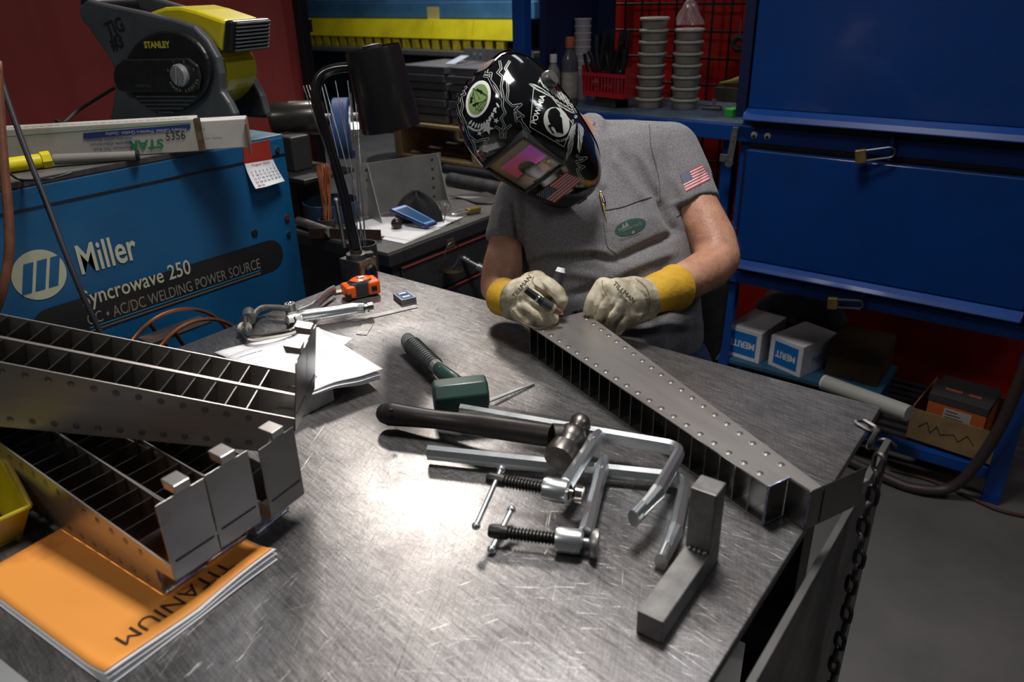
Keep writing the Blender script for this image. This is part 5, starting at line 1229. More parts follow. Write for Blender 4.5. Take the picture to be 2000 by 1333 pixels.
gr, BR = glove('R', [
    [(1000, 586, 1.500, 33), (1018, 580, 1.475, 38), (1042, 572, 1.455, 37)],
    [(1000, 600, 1.498, 26), (1022, 602, 1.468, 30), (1040, 605, 1.452, 26)], [(1035, 552, 1.462, 21), (1050, 548, 1.460, 20)],
    [(1046, 548, 1.456, 20), (1072, 558, 1.436, 16), (1090, 572, 1.428, 14.5), (1098, 588, 1.424, 12)],
    [(1040, 585, 1.440, 18), (1068, 602, 1.418, 15), (1080, 622, 1.424, 12.5)],
    [(1026, 598, 1.445, 18), (1052, 618, 1.424, 16), (1070, 636, 1.432, 12.5)],
    [(1012, 606, 1.462, 18), (1036, 630, 1.440, 15), (1054, 641, 1.444, 12)],
    [(1060, 590, 1.462, 16), (1090, 600, 1.452, 13.5), (1101, 586, 1.446, 11)]],
    [([(1030, 592), (1052, 606), (1062, 628)], 3.0, -.0055), ([(1018, 605), (1040, 625), (1052, 642)], 3.0, -.0055), ([(1040, 560), (1060, 572), (1082, 590)], 3.0, -.0060), ([(1055, 545), (1070, 562), (1084, 580)], 3, .002), ([(1015, 560), (1012, 580), (1015, 598)], 3, -.0025), ([(1000, 600), (1020, 625)], 4, .002), ([(1045, 540), (1042, 556)], 3, -.0015)],
    [(1004, 586, 1.496, 33.5), (992, 583, 1.513, 34.5), (982, 580, 1.53, 35.5)],
    [[(1042, 540), (1040, 552), (1058, 566), (1078, 580)], [(996, 605), (1020, 630), (1050, 645)]],
    'cream leather work glove on his right hand holding markers')
write('glove_lettering', 'TILLMAN', 12.0, None, M_GINK, gr, fn=sd(BR, pxm(1020, 560, math.radians(50), 1.0), .0007), maxlen=3, sx=1.08)
write('glove_lettering', '1350M', 6.0, None, M_GINK, gr, fn=sd(BR, pxm(1026, 565, math.radians(46), 1.0), .0007), maxlen=3)
# markers in his hand
def px_cyl(a, c, r0, r1, mat, nm, g, n=18): return MB().cyl(PD(*a), PD(*c), r0, r1, n=n).build(nm, mat, g)
g = thing('paint_marker', 'black capped marker with a grey grip and brown tip in the gloved hand', 'marker', PD(1060, 590, 1.39))
px_cyl((1027, 566, 1.385), (1058, 589, 1.390), .0062, .0075, M_BPLASTIC, 'cap', g); px_cyl((1048, 581.5, 1.3875), (1051, 584, 1.388), .0078, .0078, M_CHROME, 'cap_band', g)
px_cyl((1058, 589, 1.390), (1076, 601, 1.396), .0090, .0090, M_GPLASTIC, 'grip', g); px_cyl((1076, 601, 1.396), (1081, 604, 1.398), .0092, .0090, M_GLOVE, 'white_ring', g)
px_cyl((1081, 604, 1.398), (1094, 611, 1.403), .0078, .0052, mk('brown_tip', (.16, .075, .06), .5), 'nozzle', g); px_cyl((1094, 611, 1.403), (1101, 614, 1.406), .0040, .0008, mk('copper_tip', (.42, .20, .12), .4, .5), 'point', g)
g = thing('white_tipped_marker', 'thick charcoal marker with a white end held upright in the gloved hand', 'marker', PD(1090, 545, 1.44))
px_cyl((1082, 572, 1.450), (1094, 532, 1.444), .0105, .0098, M_GPLASTIC, 'barrel', g); px_cyl((1094, 532, 1.444), (1096, 523, 1.443), .0098, .0072, M_WHITE, 'end_cap', g)

# chair he sits on
g = thing('work_chair', 'black padded work chair behind the man, its back edge showing at his hip', 'chair', (hipz.x+.02, hipz.y+.05, 0))
sx_, sy_, sz_ = hipz.x, hipz.y+.03, hipz.z-.125
MB(TR((sx_, sy_, sz_))).lathe([(0, -.03), (.20, -.03), (.23, -.015), (.235, .005), (.21, .018), (0, .02)], n=36).build('seat', M_RUBBER, g)
MB().cyl(V(sx_, sy_, .12), V(sx_, sy_, sz_-.031), .028, n=16).build('column', M_BLACK, g)
for k in range(5):
    a = 2*PI*k/5+.3; MB().bar(V(sx_, sy_, .10), V(sx_+.28*math.cos(a), sy_+.28*math.sin(a), .07), .04, .03).build('leg', M_BLACK, g, smooth=0, bevel=.004)
    MB().cyl(V(sx_+.28*math.cos(a)-.012, sy_+.28*math.sin(a), .0275), V(sx_+.28*math.cos(a)+.012, sy_+.28*math.sin(a), .0275), .027, n=16).build('caster', M_RUBBER, g)
bk = PD(1350, 610, 1.95); F = FR(bk, CR, (0, 0, 1))
MB(F).prism(rrect(.17, .30, .06, 6), -.02, .02, Matrix.Rotation(PI/2, 4, 'X')).build('back_rest', M_RUBBER, g, smooth=40, bevel=.008)
MB().bar(bk+V(0, 0, -.14), V(bk.x, bk.y, sz_-.02), .04, .012, tuple(CR)).build('back_bar', M_BLACK, g, smooth=0)
# ================================================================== auto-darkening welding helmet
rows = [(0.1349, 0.01, -0.0083, -0.0203), (0.1302, 0.0415, 0.0249, -0.0052), (0.1137, 0.0706, 0.0665, -0.021), (0.0824, 0.0914, 0.0981, -0.021), (0.0471, 0.1005, 0.1148, -0.0137), (0.0118, 0.1038, 0.1214, 0.0), (-0.031, 0.103, 0.1222, 0.0158), (-0.0753, 0.0972, 0.1214, 0.0315), (-0.1108, 0.0885, 0.1250, 0.0400), (-0.1418, 0.0790, 0.1250, 0.0500), (-0.1639, 0.0660, 0.1210, 0.0580), (-0.1746, 0.0540, 0.1130, 0.0640)]
HS = 1/1.05
rows = [tuple(a*HS for a in r) for r in rows]
def hrow(v):
    x = v*(len(rows)-1); i = min(int(x), len(rows)-2); t = x-i
    P = [rows[max(0, min(len(rows)-1, i+k))] for k in (-1, 0, 1, 2)]
    return [0.5*((2*P[1][j])+(P[2][j]-P[0][j])*t+(2*P[0][j]-5*P[1][j]+4*P[2][j]-P[3][j])*t*t+(3*P[1][j]-P[0][j]-3*P[2][j]+P[3][j])*t**3) for j in range(4)]
def hs(s, q):
    h, w_, f_, b_ = hrow(q); t = (s-.5)*2*math.radians(108)
    x = math.copysign(abs(math.sin(t))**.88, t)*w_; y = b_+(f_-b_)*(math.copysign(abs(math.cos(t))**.58, math.cos(t)) if math.cos(t) >= 0 else math.cos(t)*.9)
    return V(x, y, h)
g = thing('welding_helmet', 'glossy black welding helmet with printed emblems and a purple lens', 'helmet', HM)
M_HEL = mk('gloss_black_shell', (.004, .004, .005), .09, 0, coat=1.0)
hb = MB(HM); hb.surf(hs, 88, 72)
BH = BVHTree.FromPolygons(hb.v, hb.f)
shell = hb.build('shell', M_HEL, g, smooth=180); m = shell.modifiers.new('s', 'SOLIDIFY'); m.thickness = .003; m.offset = -1
edge = [HM @ hs(1.0, k/40) for k in range(41)]; MB().tube(edge, .0028, 8).build('shell_rim', M_HEL, g); edge = [HM @ hs(0.0, k/40) for k in range(41)]; MB().tube(edge, .0028, 8).build('shell_rim', M_HEL, g)
# lens housing
LW, LH, LY, LZ = .0485, .0490, .1195, -.002
def frame_part(x0, z0, x1, z1): return MB(HM).b2((x0, LY-.018, LZ+z0), (x1, LY+.0015, LZ+z1))
frame_part(-LW-.007, LH, LW+.007, LH+.006).build('lens_frame', M_BPLASTIC, g, smooth=0, bevel=.002); frame_part(-LW-.007, -LH-.006, LW+.007, -LH).build('lens_frame', M_BPLASTIC, g, smooth=0, bevel=.002)
frame_part(-LW-.007, -LH, -LW, LH).build('lens_frame', M_BPLASTIC, g, smooth=0, bevel=.002); frame_part(LW, -LH, LW+.007, LH).build('lens_frame', M_BPLASTIC, g, smooth=0, bevel=.002)
MB(HM).b2((-LW, LY-.016, LZ-LH), (LW, LY-.0045, LZ+LH)).build('filter_housing', mk('brown_filter_housing', (.30, .22, .17), .30, 0, vcol=(.18, .13, .10), vs=12, coat=.3), g, smooth=0)
MB(HM).b2((-LW*.70, LY-.0044, LZ-LH*.30), (LW*.97, LY-.0036, LZ+LH*.60)).build('dark_filter', mk('purple_filter', (.62, .10, .80), .30, .3, vcol=(.80, .10, .28), vs=9, vsharp=(.45, .55), coat=.5), g, smooth=0)
MB(HM).b2((-LW*.78, LY-.0044, LZ-LH*.88), (LW*.62, LY-.0036, LZ-LH*.36)).build('solar_strip', mk('amber_strip', (.20, .10, .015), .2, .4, coat=.5), g, smooth=0)
MB(HM).lathe([(0, .002), (.004, .0015), (.005, 0)], Matrix.Translation(V(LW*.82, LY-.0042, LZ-LH*.52)) @ Matrix.Rotation(-PI/2, 4, 'X'), 14).build('sensor', mk('sensor_gold', (.6, .35, .06), .2, .8), g)
MB(HM).b2((-LW+.0005, LY-.0015, LZ-LH+.0005), (LW-.0005, LY-.0005, LZ+LH-.0005)).build('cover_lens', seethru('clear_cover_lens', (.06, .055, .05), .10, .03, .7), g, smooth=0)
# pivot knobs
for sx in (1, -1):
    p = HM @ V(sx*.0990, -.005, .028); d = hL*sx
    MB(AX(p, d)).lathe([(0, .016), (.014, .015), (.0165, .010), (.017, 0)], n=12).build('pivot_knob', mk('smoky_knob', (.10, .10, .10), .25, .3, coat=.6), g, smooth=30)
p = HM @ V(0, .105, -.160); MB(FR(p, hL, hF)).b2((-.012, -.006, -.002), (.012, .006, .006)).build('chin_clip', M_BPLASTIC, g, smooth=0, bevel=.001)
# headgear band
MB(HM).surf(lambda s, q: V(.080*math.cos(2*PI*s), -.03+.09*math.sin(2*PI*s), .045+.03*q), 40, 1, wu=True).build('head_band', M_BPLASTIC, g, smooth=180)
# ---- printed graphics
M_PW = mk('print_white', (.80, .82, .78), .25, coat=.6); M_PG = mk('print_grey', (.50, .53, .49), .25, coat=.6); M_PGR = mk('print_green', (.22, .34, .12), .3, coat=.5); M_PK = mk('print_black', (.006, .006, .006), .2, coat=.8)
M_PD = mk('print_dim_grey', (.12, .13, .12), .25, coat=.6)
def zp(x, y): return (860+x/3.703, 80+y/3.703)
def hx(off): return lambda x, y: on(BH, *zp(x, y), off)
def hp(name, polys, mat, off=.0006, ml=14): return patch(name, polys, mat, g, hx(off), ml)
ec = (276, 421); er = math.radians(-72)
hp('round_sticker', [ell(*ec, 138, 84, er, 40)], M_PW, .0006); hp('sticker_green', [ell(*ec, 112, 66, er, 36)], M_PGR, .0010)
hp('sticker_triangle', band([(240, 345), (345, 405), (262, 500), (240, 345)], 3)+band([(248, 350), (292, 425)], 2), M_PK, .0014)
def rifle(cx, cy, L, a):
    c, s_ = math.cos(a), math.sin(a); P = [(-1, -.12), (-.45, -.08), (-.4, -.2), (.1, -.16), (.15, -.06), (1, -.05), (1, .03), (.15, .06), (.05, .12), (.0, .4), (-.12, .4), (-.1, .12), (-.35, .12), (-.5, .34), (-.62, .3), (-.5, .1), (-1, .22)]
    return [(cx+L*(x*c-y*s_), cy+L*(x*s_+y*c)) for x, y in P]
hp('sticker_rifles', [rifle(303, 372, 42, .6), rifle(232, 412, 40, -1.25), rifle(275, 452, 40, -.35)], M_PK, .0014)
def arc_text(s, cx, cy, a, b_, rot, t0, t1, size, mat, flip=False, off=.0012):
    n = len(s)
    for i, ch in enumerate(s):
        if ch == ' ': continue
        t = t0+(t1-t0)*(i+.5)/n; x = a*math.cos(t); y = b_*math.sin(t); c, s_ = math.cos(rot), math.sin(rot)
        px, py = cx+x*c-y*s_, cy+x*s_+y*c; tx, ty = -a*math.sin(t), b_*math.cos(t); tx, ty = tx*c-ty*s_, tx*s_+ty*c
        if t1 < t0: tx, ty = -tx, -ty
        an = math.atan2(ty, tx); ca, sa = math.cos(an), math.sin(an)
        f = lambda X, Y, px=px, py=py, ca=ca, sa=sa: on(BH, *zp(px+X*ca+Y*sa, py+X*sa-Y*ca), off)
        yield ch, f
def ring_text(name, s, *ar, size=18, mat=None, **k):
    b = MB()
    for ch, f in arc_text(s, *ar, size, mat, **k):
        vs, fs = text_mesh(ch, size, 0.0)
        n0 = len(b.v); b.v += [f(v[0], v[1]) for v in vs]; b.f += [tuple(i+n0 for i in q) for q in fs]
    return b.build(name, mat, g, smooth=0)
ring_text('sticker_lettering', 'TACTICAL', *ec, 100, 58, er, math.radians(-210), math.radians(-110) if False else math.radians(-285), size=26, mat=M_PK)
# laurel
lv = []
for k in range(11):
    t = k/10; cx = 215+190*t; cy = 575+55*math.sin(PI*t*.9+.2)-120*t*t+20; a = -.3+(-1.2)*t
    for s_ in (-1, 1): lv.append(ell(cx+11*s_*math.sin(a), cy+16*s_, 21, 7.0, a+s_*.6, 8))
hp('laurel_leaves', lv, M_PW, .0006, 20)
hp('printed_stars', [star(343, 632, 50, .3, .40), star(405, 577, 23, .2, .4), star(285, 668, 21, .4, .4)], M_PW, .0008)
# barbed wire: pale outlines with jagged spurs
wires = [[(430, 150), (440, 200), (415, 230), (452, 262), (440, 330), (455, 400), (448, 470), (470, 520), (440, 560), (465, 610), (440, 660)],
         [(500, 150), (470, 200), (515, 275), (485, 300), (490, 360), (480, 430), (520, 470), (585, 460), (540, 500), (600, 545), (560, 560), (610, 610), (645, 660)],
         [(300, 200), (345, 190), (330, 240), (370, 235), (360, 280), (400, 330), (430, 380), (450, 440)], [(318, 255), (350, 262), (390, 345), (440, 420)],
         [(190, 335), (165, 355), (180, 385), (150, 400), (165, 470), (150, 520), (185, 600), (205, 680), (240, 740), (265, 830)],
         [(145, 350), (140, 430), (120, 460), (135, 530), (170, 590), (215, 700), (250, 760)], [(215, 690), (262, 728), (300, 715), (350, 705), (320, 740), (362, 770), (320, 768), (340, 790), (290, 775)],
         [(400, 620), (435, 640), (440, 700), (460, 650), (510, 610), (470, 640), (465, 700)], [(540, 520), (550, 580), (580, 560), (610, 640)],
         [(985, 830), (1010, 850), (1055, 845), (1020, 870), (985, 870), (1000, 900), (1040, 910), (990, 930), (1000, 960), (1030, 1000)]]
for w_ in wires: hp('barbed_wire_print', band(w_, 17), M_PG, .0006, 16); hp('wire_core_print', band(w_, 8.5), M_PK, .0009, 18)
hp('wire_glow', [p for w_ in wires[:3] for p in band([(x+9, y+4) for x, y in w_], 2.2)], M_PD, .0005, 20)
# feathers above and below the flag panel
fe = []
def feather(x0, y0, x1, y1, w_):
    a = Vector((x0, y0)); c = Vector((x1, y1)); d = c-a; n_ = Vector((-d.y, d.x)).normalized()*w_
    return [tuple(a), tuple(a+d*.25+n_*.7), tuple(a+d*.6+n_), tuple(c), tuple(a+d*.65-n_*.8), tuple(a+d*.25-n_*.6)]
for k in range(9):
    t = k/8; bx_, by_ = 690+230*t, 320+170*t
    fe.append(feather(bx_+60, by_+40, bx_-60+10*t, by_-12-10*math.sin(k), 15)); fe.append(feather(bx_+70, by_+30, bx_+25, by_-62+8*math.sin(k*2), 15))
for k in range(5): fe.append(feather(860+26*k, 400+36*k, 905+22*k, 345+52*k, 14))
for k in range(7): fe.append(feather(985-4*k, 590+22*k, 925+8*(k % 3)-4*k, 700+30*k, 14)); fe.append(feather(990+2*k, 590+18*k, 1040+4*(k % 2)-6*k, 665+26*k, 14))
hp('feather_print', fe, M_PG, .0006, 18)
q = []
for p in fe: q += band([p[0], p[3]], 2.4)
hp('feather_quills', q, M_PK, .0010, 20)
# flag panel
pan = [(672, 345), (800, 408), (955, 600), (892, 765), (648, 622)]
hp('emblem_panel', [pan], M_PK, .0008, 14); hp('emblem_border', band(pan+[pan[0]], 5), M_PG, .0012, 16)
hp('emblem_disc', [ell(838, 588, 112, 88, math.radians(62), 36)], M_PG, .0012, 14)
sil = [(790, 480), (830, 470), (862, 500), (872, 520), (868, 540), (886, 560), (888, 580), (872, 590), (876, 602), (862, 610), (858, 640), (900, 690), (860, 680), (820, 640), (775, 590), (762, 540), (770, 500)]
sil = [(828+(x-828)*.82, 566+(y-566)*.84) for x, y in sil]
hp('emblem_head', [sil], M_PK, .0016, 14)
hp('emblem_tower', [[(775, 610), (835, 590), (842, 606), (782, 628)], [(785, 628), (795, 625), (822, 668), (812, 670)], [(815, 615), (824, 612), (850, 660), (842, 664)]], M_PK, .0016, 20)
vs, fs = text_mesh('POW MIA', 66, 0.8, 0, 'CENTER', .92)
an = math.radians(-80)
def tf(X, Y): ca, sa = math.cos(an), math.sin(an); return on(BH, *zp(708+X*ca*.62+Y*sa*-1*.75+(X*.12), 500+X*sa*.62+Y*ca*.75*-1*-1), .0014)
ca_, sa_ = math.cos(math.radians(-72)), math.sin(math.radians(-72))
vs2, fs2 = refine([(v[0], v[1], 0) for v in vs], fs, 26)
b = MB(); b.v = [on(BH, *zp(708+(v[0]*.80)*ca_+(v[1]*.85)*sa_, 498+(v[0]*.80)*sa_-(v[1]*.85)*ca_), .0014) for v in vs2]; b.f = fs2; b.build('emblem_lettering', M_PW, g, smooth=0)
ring_text('emblem_motto', 'YOU ARE NOT FORGOTTEN', 838, 588, 138, 112, math.radians(62), math.radians(-75), math.radians(35), size=24, mat=M_PG)
# flag below the lens
flag(g, BH, zp(690, 1112), zp(905, 952), zp(1030, 1002), zp(832, 1168), .0008)
# ================================================================== gooseneck lamp on a magnet base
g = thing('desk_lamp', 'black gooseneck lamp on a magnetic base at the far corner of the table', 'lamp', PZ(700, 550, T))
fc = PZ(706, 557, T); dl = V(-1, -.05, 0).normalized(); dr = V(dl.y, -dl.x, 0)
zt = T+.0
while PROJ(V(fc.x, fc.y, zt))[1] > 514: zt += .0005
hB_ = zt-T; bl_ = .066; bw_ = .058
q = [fc, fc+dl*bl_, fc+dl*bl_+dr*bw_, fc+dr*bw_]
MB().hexa([V(p.x, p.y, T+.0003) for p in q], [V(p.x, p.y, zt) for p in q]).build('magnet_base', M_DARKSTEEL, g, smooth=0, bevel=.0015)
Fb = FR(V(fc.x, fc.y, T), dr, -dl)     # local x along the right face, z outwards
Fb = Matrix((dr, V(0, 0, 1), -dl)).transposed().to_4x4(); Fb.translation = V(fc.x, fc.y, T)
MB(Fb).b2((.002, hB_*.42, .0001), (bw_-.002, hB_-.002, .0008)).build('face_label', mk('worn_gold_label', (.42, .32, .20), .4, .4, vcol=(.20, .10, .05), vs=40), g, smooth=0)
MB(Fb).b2((.002, .002, .0001), (bw_-.002, hB_*.42, .0008)).build('face_label', mk('red_label', (.30, .012, .02), .5), g, smooth=0)
MB(Fb @ Matrix.Translation(V(bw_*.52, hB_*.52, .0009))).lathe([(0, .012), (.012, .012), (.0155, .006), (.0155, 0)], n=20).build('switch_knob', M_BLACK, g, smooth=30)
MB(Fb @ Matrix.Translation(V(bw_*.52, hB_*.52, .0009)) @ Matrix.Rotation(.5, 4, 'Z')).b2((-.0035, -.014, .0121), (.0035, .014, .016)).build('switch_lever', M_BLACK, g, smooth=0, bevel=.001)
bc = fc+dl*bl_*.5+dr*bw_*.45; bc.z = zt
MB(Matrix.Translation(bc)).lathe([(0, .020), (.014, .020), (.014, .012), (.024, .011), (.025, .0003), (0, .0003)], n=24).build('swivel_collar', M_DARKSTEEL, g, smooth=30)
MB().bar(bc+dr*-.004+V(0, 0, .005), bc+dr*.034-dl*.02+V(0, 0, .005), .020, .008).build('clamp_ear', M_DARKSTEEL, g, smooth=0, bevel=.001)
dB = PROJ(bc)[2]
arm = smoothpath([bc+V(0, 0, .018), PD(684, 440, dB-.01), PD(670, 375, dB-.03), PD(645, 290, dB-.07), PD(620, 210, dB-.11), PD(618, 172, dB-.12), PD(628, 147, dB-.125), PD(655, 134, dB-.13), PD(700, 130, dB-.14)], 6)
MB().tube(arm, [.0125-.00004*i for i in range(len(arm))], 14).build('gooseneck', mk('gloss_black_tube', (.012, .011, .011), .22, .3, coat=.6), g)
dS = dB-.13
s0 = PD(728, 97, dS-.035); s1 = PD(765, 250, dS+.035); sd_ = s1-s0; Ls_ = sd_.length; Fs = AX(s0, sd_)
r0 = 53*dS/FPX; r1 = 59*dS/FPX
M_SHADE = mk('satin_black_shade', (.007, .0068, .007), .30, 0, coat=.25)
sh = MB(Fs).lathe([(r0*.80, .018), (r0*.97, .016), (r0*.985, -.004), (r0, 0), (r1, Ls_), (r1*.975, Ls_), (r0*.97, .022)], n=44).build('lamp_shade', M_SHADE, g, smooth=30)
MB(Fs).lathe([(0, .020), (r0*.82, .018), (r0*.82, .0225), (0, .024)], n=30).build('top_plate', M_BLACK, sh, smooth=30)
MB(Fs).lathe([(0, -.012), (.020, -.010), (.022, .019)], n=20).build('socket_cap', M_DARKSTEEL, sh, smooth=30)
for k in range(8):
    a = 2*PI*k/8; MB(Fs @ Matrix.Rotation(a, 4, 'Z')).b2((.026, -.003, .0165), (r0*.7, .003, .0185)).build('vent_rib', M_DARKSTEEL, sh, smooth=0)
MB(Fs).cyl(V(0, 0, .024), V(0, 0, .060), .018, n=16).build('bulb_socket', M_WHITE, g)
MB(Fs).ball((0, 0, .088), .029, nu=20, nv=12).build('bulb', mk('frosted_bulb', (.8, .8, .78), .3), g, smooth=180)

# ================================================================== black tool chest behind the table
BZ = .82; BX = -1.62
g = thing('tool_chest', 'black steel tool chest with red trim lines behind the far table corner', 'tool chest', (-2.0, 1.95, 0))
c0y = PZ(748, 494, BZ).y; 
M_CHB = mk('worn_black_enamel', (.014, .0135, .014), .35, 0, vcol=(.035, .033, .033), vs=40, vsharp=(.62, .70), coat=.3)
MB().b2((-2.12, c0y+.02, .12), (BX, 2.21, BZ-.045)).build('cabinet', M_CHB, g, smooth=0, bevel=.003)
MB().b2((-2.13, c0y, BZ-.0445), (BX+.012, 2.22, BZ-.004)).build('lid_edge', M_CHB, g, smooth=0, bevel=.004)
MB().b2((-2.12, c0y+.004, BZ-.0038), (BX+.004, 2.21, BZ)).build('top_mat', mk('grey_top_mat', (.085, .083, .08), .6, 0, var=.25, vs=20), g, smooth=0, bevel=.001)
M_RED = mk('red_trim', (.30, .03, .025), .4)
za = PX(775, 522, BX).z; zb_ = PX(868, 560, BX).z
for i, (z0, z1) in enumerate(((zb_+.004, za-.003), (.40, zb_-.003), (.15, .394))):
    d = MB().b2((BX+.0005, c0y+.05, z0), (BX+.012, 2.17, z1)).build('drawer', M_CHB, g, smooth=0, bevel=.003)
    MB().b2((BX+.0125, c0y+.052, z1-.005), (BX+.016, 2.17, z1-.001)).build('red_trim', M_RED, d, smooth=0, bevel=.001)
for x in (-2.04, -1.72):
    for y in (c0y+.12, 2.1): MB().cyl(V(x-.02, y, .06), V(x+.02, y, .06), .0595, n=20).build('caster', M_RUBBER, g)
    for y in (c0y+.12, 2.1): MB().b2((x-.03, y-.03, .10), (x+.03, y+.03, .1195)).build('caster_plate', M_DARKSTEEL, g, smooth=0)
p = PX(880, 487, BX+.012); MB().box((BX+.0145, p.y, p.z+.02), (.003, .035, .03)).build('worn_badge', mk('worn_badge', (.10, .085, .06), .5, .3), g, smooth=0)
# ring and socket tool hung on the front
p = PX(890, 512, BX+.05)
h = thing('magnetic_tray', 'round metal ring and small tray stuck to the front of the black tool chest', 'tray', p)
Fr = AX(p+V(-.005, 0, .015), (1, .2, 0)); pts = [Fr @ V(.040*math.cos(t), .040*math.sin(t), 0) for t in [PI*k/14 for k in range(-3, 18)]]
MB().ring(p+V(-.015, 0, .02), (1, .15, 0), .042, .0022, 32, 6).build('wire_ring', M_DARKSTEEL, h)
MB(Matrix.Translation(p+V(-.004, -.01, -.040))).lathe([(0, 0), (.030, 0), (.032, .014), (.030, .014), (.028, .003), (0, .003)], n=24).build('tray_cup', mk('dull_brass_cup', (.10, .085, .05), .4, .6), h, smooth=30)
a = PX(903, 503, -1.606); c = PX(950, 530, -1.545)
h = thing('socket_driver', 'chrome socket driver sticking out from the black tool chest', 'socket driver', a)
F = AX(a, c-a); Lq = (c-a).length
MB(F).lathe([(0, 0), (.008, .001), (.009, .010), (.006, .012), (.009, .014), (.0095, .022), (.006, .026), (.0075, .045), (.0075, Lq*.62)], n=16).build('shaft', M_CHROME, h, smooth=30)
MB(F).lathe([(.0076, Lq*.6), (.014, Lq*.61), (.0145, Lq), (0, Lq)], n=20).build('socket', M_CHROME, h, smooth=30)
# papers on the chest
def B(u, v, z=0.0): return PZ(u, v, BZ+z)
h = thing('notepaper', 'white sheets of paper spread on the black tool chest', 'papers', B(790, 450))
pa = [B(674, 441, .0015), B(742, 424, .0015), B(884, 432, .0015), B(868, 443, .0015), B(790, 476.5, .0015), B(744, 467, .0015)]
MB().plate([p+V(0, 0, .0) for p in pa], .001).build('sheet', M_WHITE, h, smooth=0)
MB().plate([B(700, 436, .003), B(760, 424, .003), B(905, 424, .0035), B(872, 438, .0035), B(800, 470, .003), B(752, 462, .003)], .001).build('sheet', M_WHITE, h, smooth=0)
MB().plate([B(815, 440, .005), B(822, 415, .005), B(880, 424, .005), B(898, 427, .005), B(860, 444, .005)], .001).build('sheet', M_WHITE, h, smooth=0)
# bent sheet bracket
zA = .0045
def up_to(p, v):
    z = p.z
    while PROJ(V(p.x, p.y, z))[1] > v: z += .001
    return V(p.x, p.y, z)
h = thing('bent_sheet_bracket', 'grey bent sheet metal bracket standing on the papers on the tool chest', 'bracket', B(800, 400))
bl, br = B(711, 424, zA), B(866, 391, zA); tl, tr = up_to(bl, 322), up_to(br, 298)
M_BRK = mk('grey_sheet', (.38, .365, .34), .42, .6, var=.15, vs=7)
MB().plate([bl, br, tr, tl], .002).build('back_plate', M_BRK, h, smooth=0)
wl = B(746, 436, zA); MB().plate([bl.lerp(br, .05), wl, wl+V(0, 0, .004), tl.lerp(tr, .10)], .002).build('side_wing', M_BRK, h, smooth=0)
wr_ = B(877, 399, zA); MB().plate([bl.lerp(br, .98), wr_, wr_+V(0, 0, .004), tl.lerp(tr, .96)], .002).build('side_wing', M_BRK, h, smooth=0)
for i in range(2):
    for k in range(5):
        q = (tl.lerp(tr, .08+.80*i)).lerp(bl.lerp(br, .08+.80*i), .12+k*.19); n_ = (br-bl).cross(V(0, 0, 1)).normalized(); n_ = n_ if n_.dot(CAM-q) > 0 else -n_
        MB(AX(q+n_*.001, n_)).lathe([(0, .002), (.004, .0012), (.006, 0)], n=10).build('weld_spot', M_DARKSTEEL, h)
# little box and black cloth
a = B(766, 401, zA); c = B(812, 392, zA); tv = up_to(a, 343); F = FR(a, c-a, (0, 0, 1))
h = thing('small_dark_box', 'small dark box with a pale top behind the black cloth', 'box', a)
MB(F).b2((0, 0, 0), ((c-a).length, .05, tv.z-a.z)).build('box_body', M_BLACK, h, smooth=0, bevel=.001); MB(F).b2((-.002, -.002, tv.z-a.z+.0003), ((c-a).length+.002, .055, tv.z-a.z+.003)).build('lid', M_BRK, h, smooth=0)
ck = B(815, 404, .045)
def cloth(s, q):
    a = 2*PI*s; th = PI*.5*q+.02; k = 1+.16*math.sin(3*a+1)*math.sin(th)+.08*math.sin(7*a)*math.sin(th)
    r = .085*k*math.sin(th)
    return V(ck.x+r*math.cos(a)*.95, ck.y+r*math.sin(a)*.7, BZ+.006+.085*math.cos(th)*(1+.12*math.sin(5*a)))
tag(MB().surf(cloth, 44, 14, wu=True).build('black_cloth', mk('black_cloth_mat', (.010, .011, .013), .85, bump=.3, bs=60), smooth=180, loc=(ck.x, ck.y, BZ)), 'crumpled black cloth heaped on the tool chest behind the phone', 'cloth')
# phone resting tilted
h = thing('blue_phone', 'phone in a bright blue case propped up on the papers', 'phone', B(800, 440))
A_, Bc, Cc, Dd = B(760, 411, .055), B(833, 444, .014), B(855, 437, .018), B(790, 402, .060)
MB().plate([A_, Bc, Cc, Dd], .012).build('case', mk('navy_case', (.012, .035, .14), .4), h, smooth=0, bevel=.004)
mid = (A_+Bc+Cc+Dd)/4; nn = (Bc-A_).cross(Dd-A_).normalized(); nn = nn if nn.z > 0 else -nn
MB().plate([mid+(p-mid)*.90+nn*.0066 for p in (A_, Bc, Cc, Dd)], .0012).build('blue_back', mk('bright_blue_case', (.01, .20, .55), .35), h, smooth=0)
MB().plate([mid+(p-mid)*.74+nn*.0076 for p in (A_, Bc, Cc, Dd)], .0008).build('screen', mk('blue_grey_screen', (.03, .09, .2), .1, coat=.5), h, smooth=0)
ce = B(775, 437, .020)
tag(MB().ball(ce, .019, sc=(1, 1, 1.0)).build('round_stopper', mk('brown_black_knob', (.03, .015, .014), .3), smooth=180, loc=ce), 'dark brown round knob propping up the blue phone', 'knob')
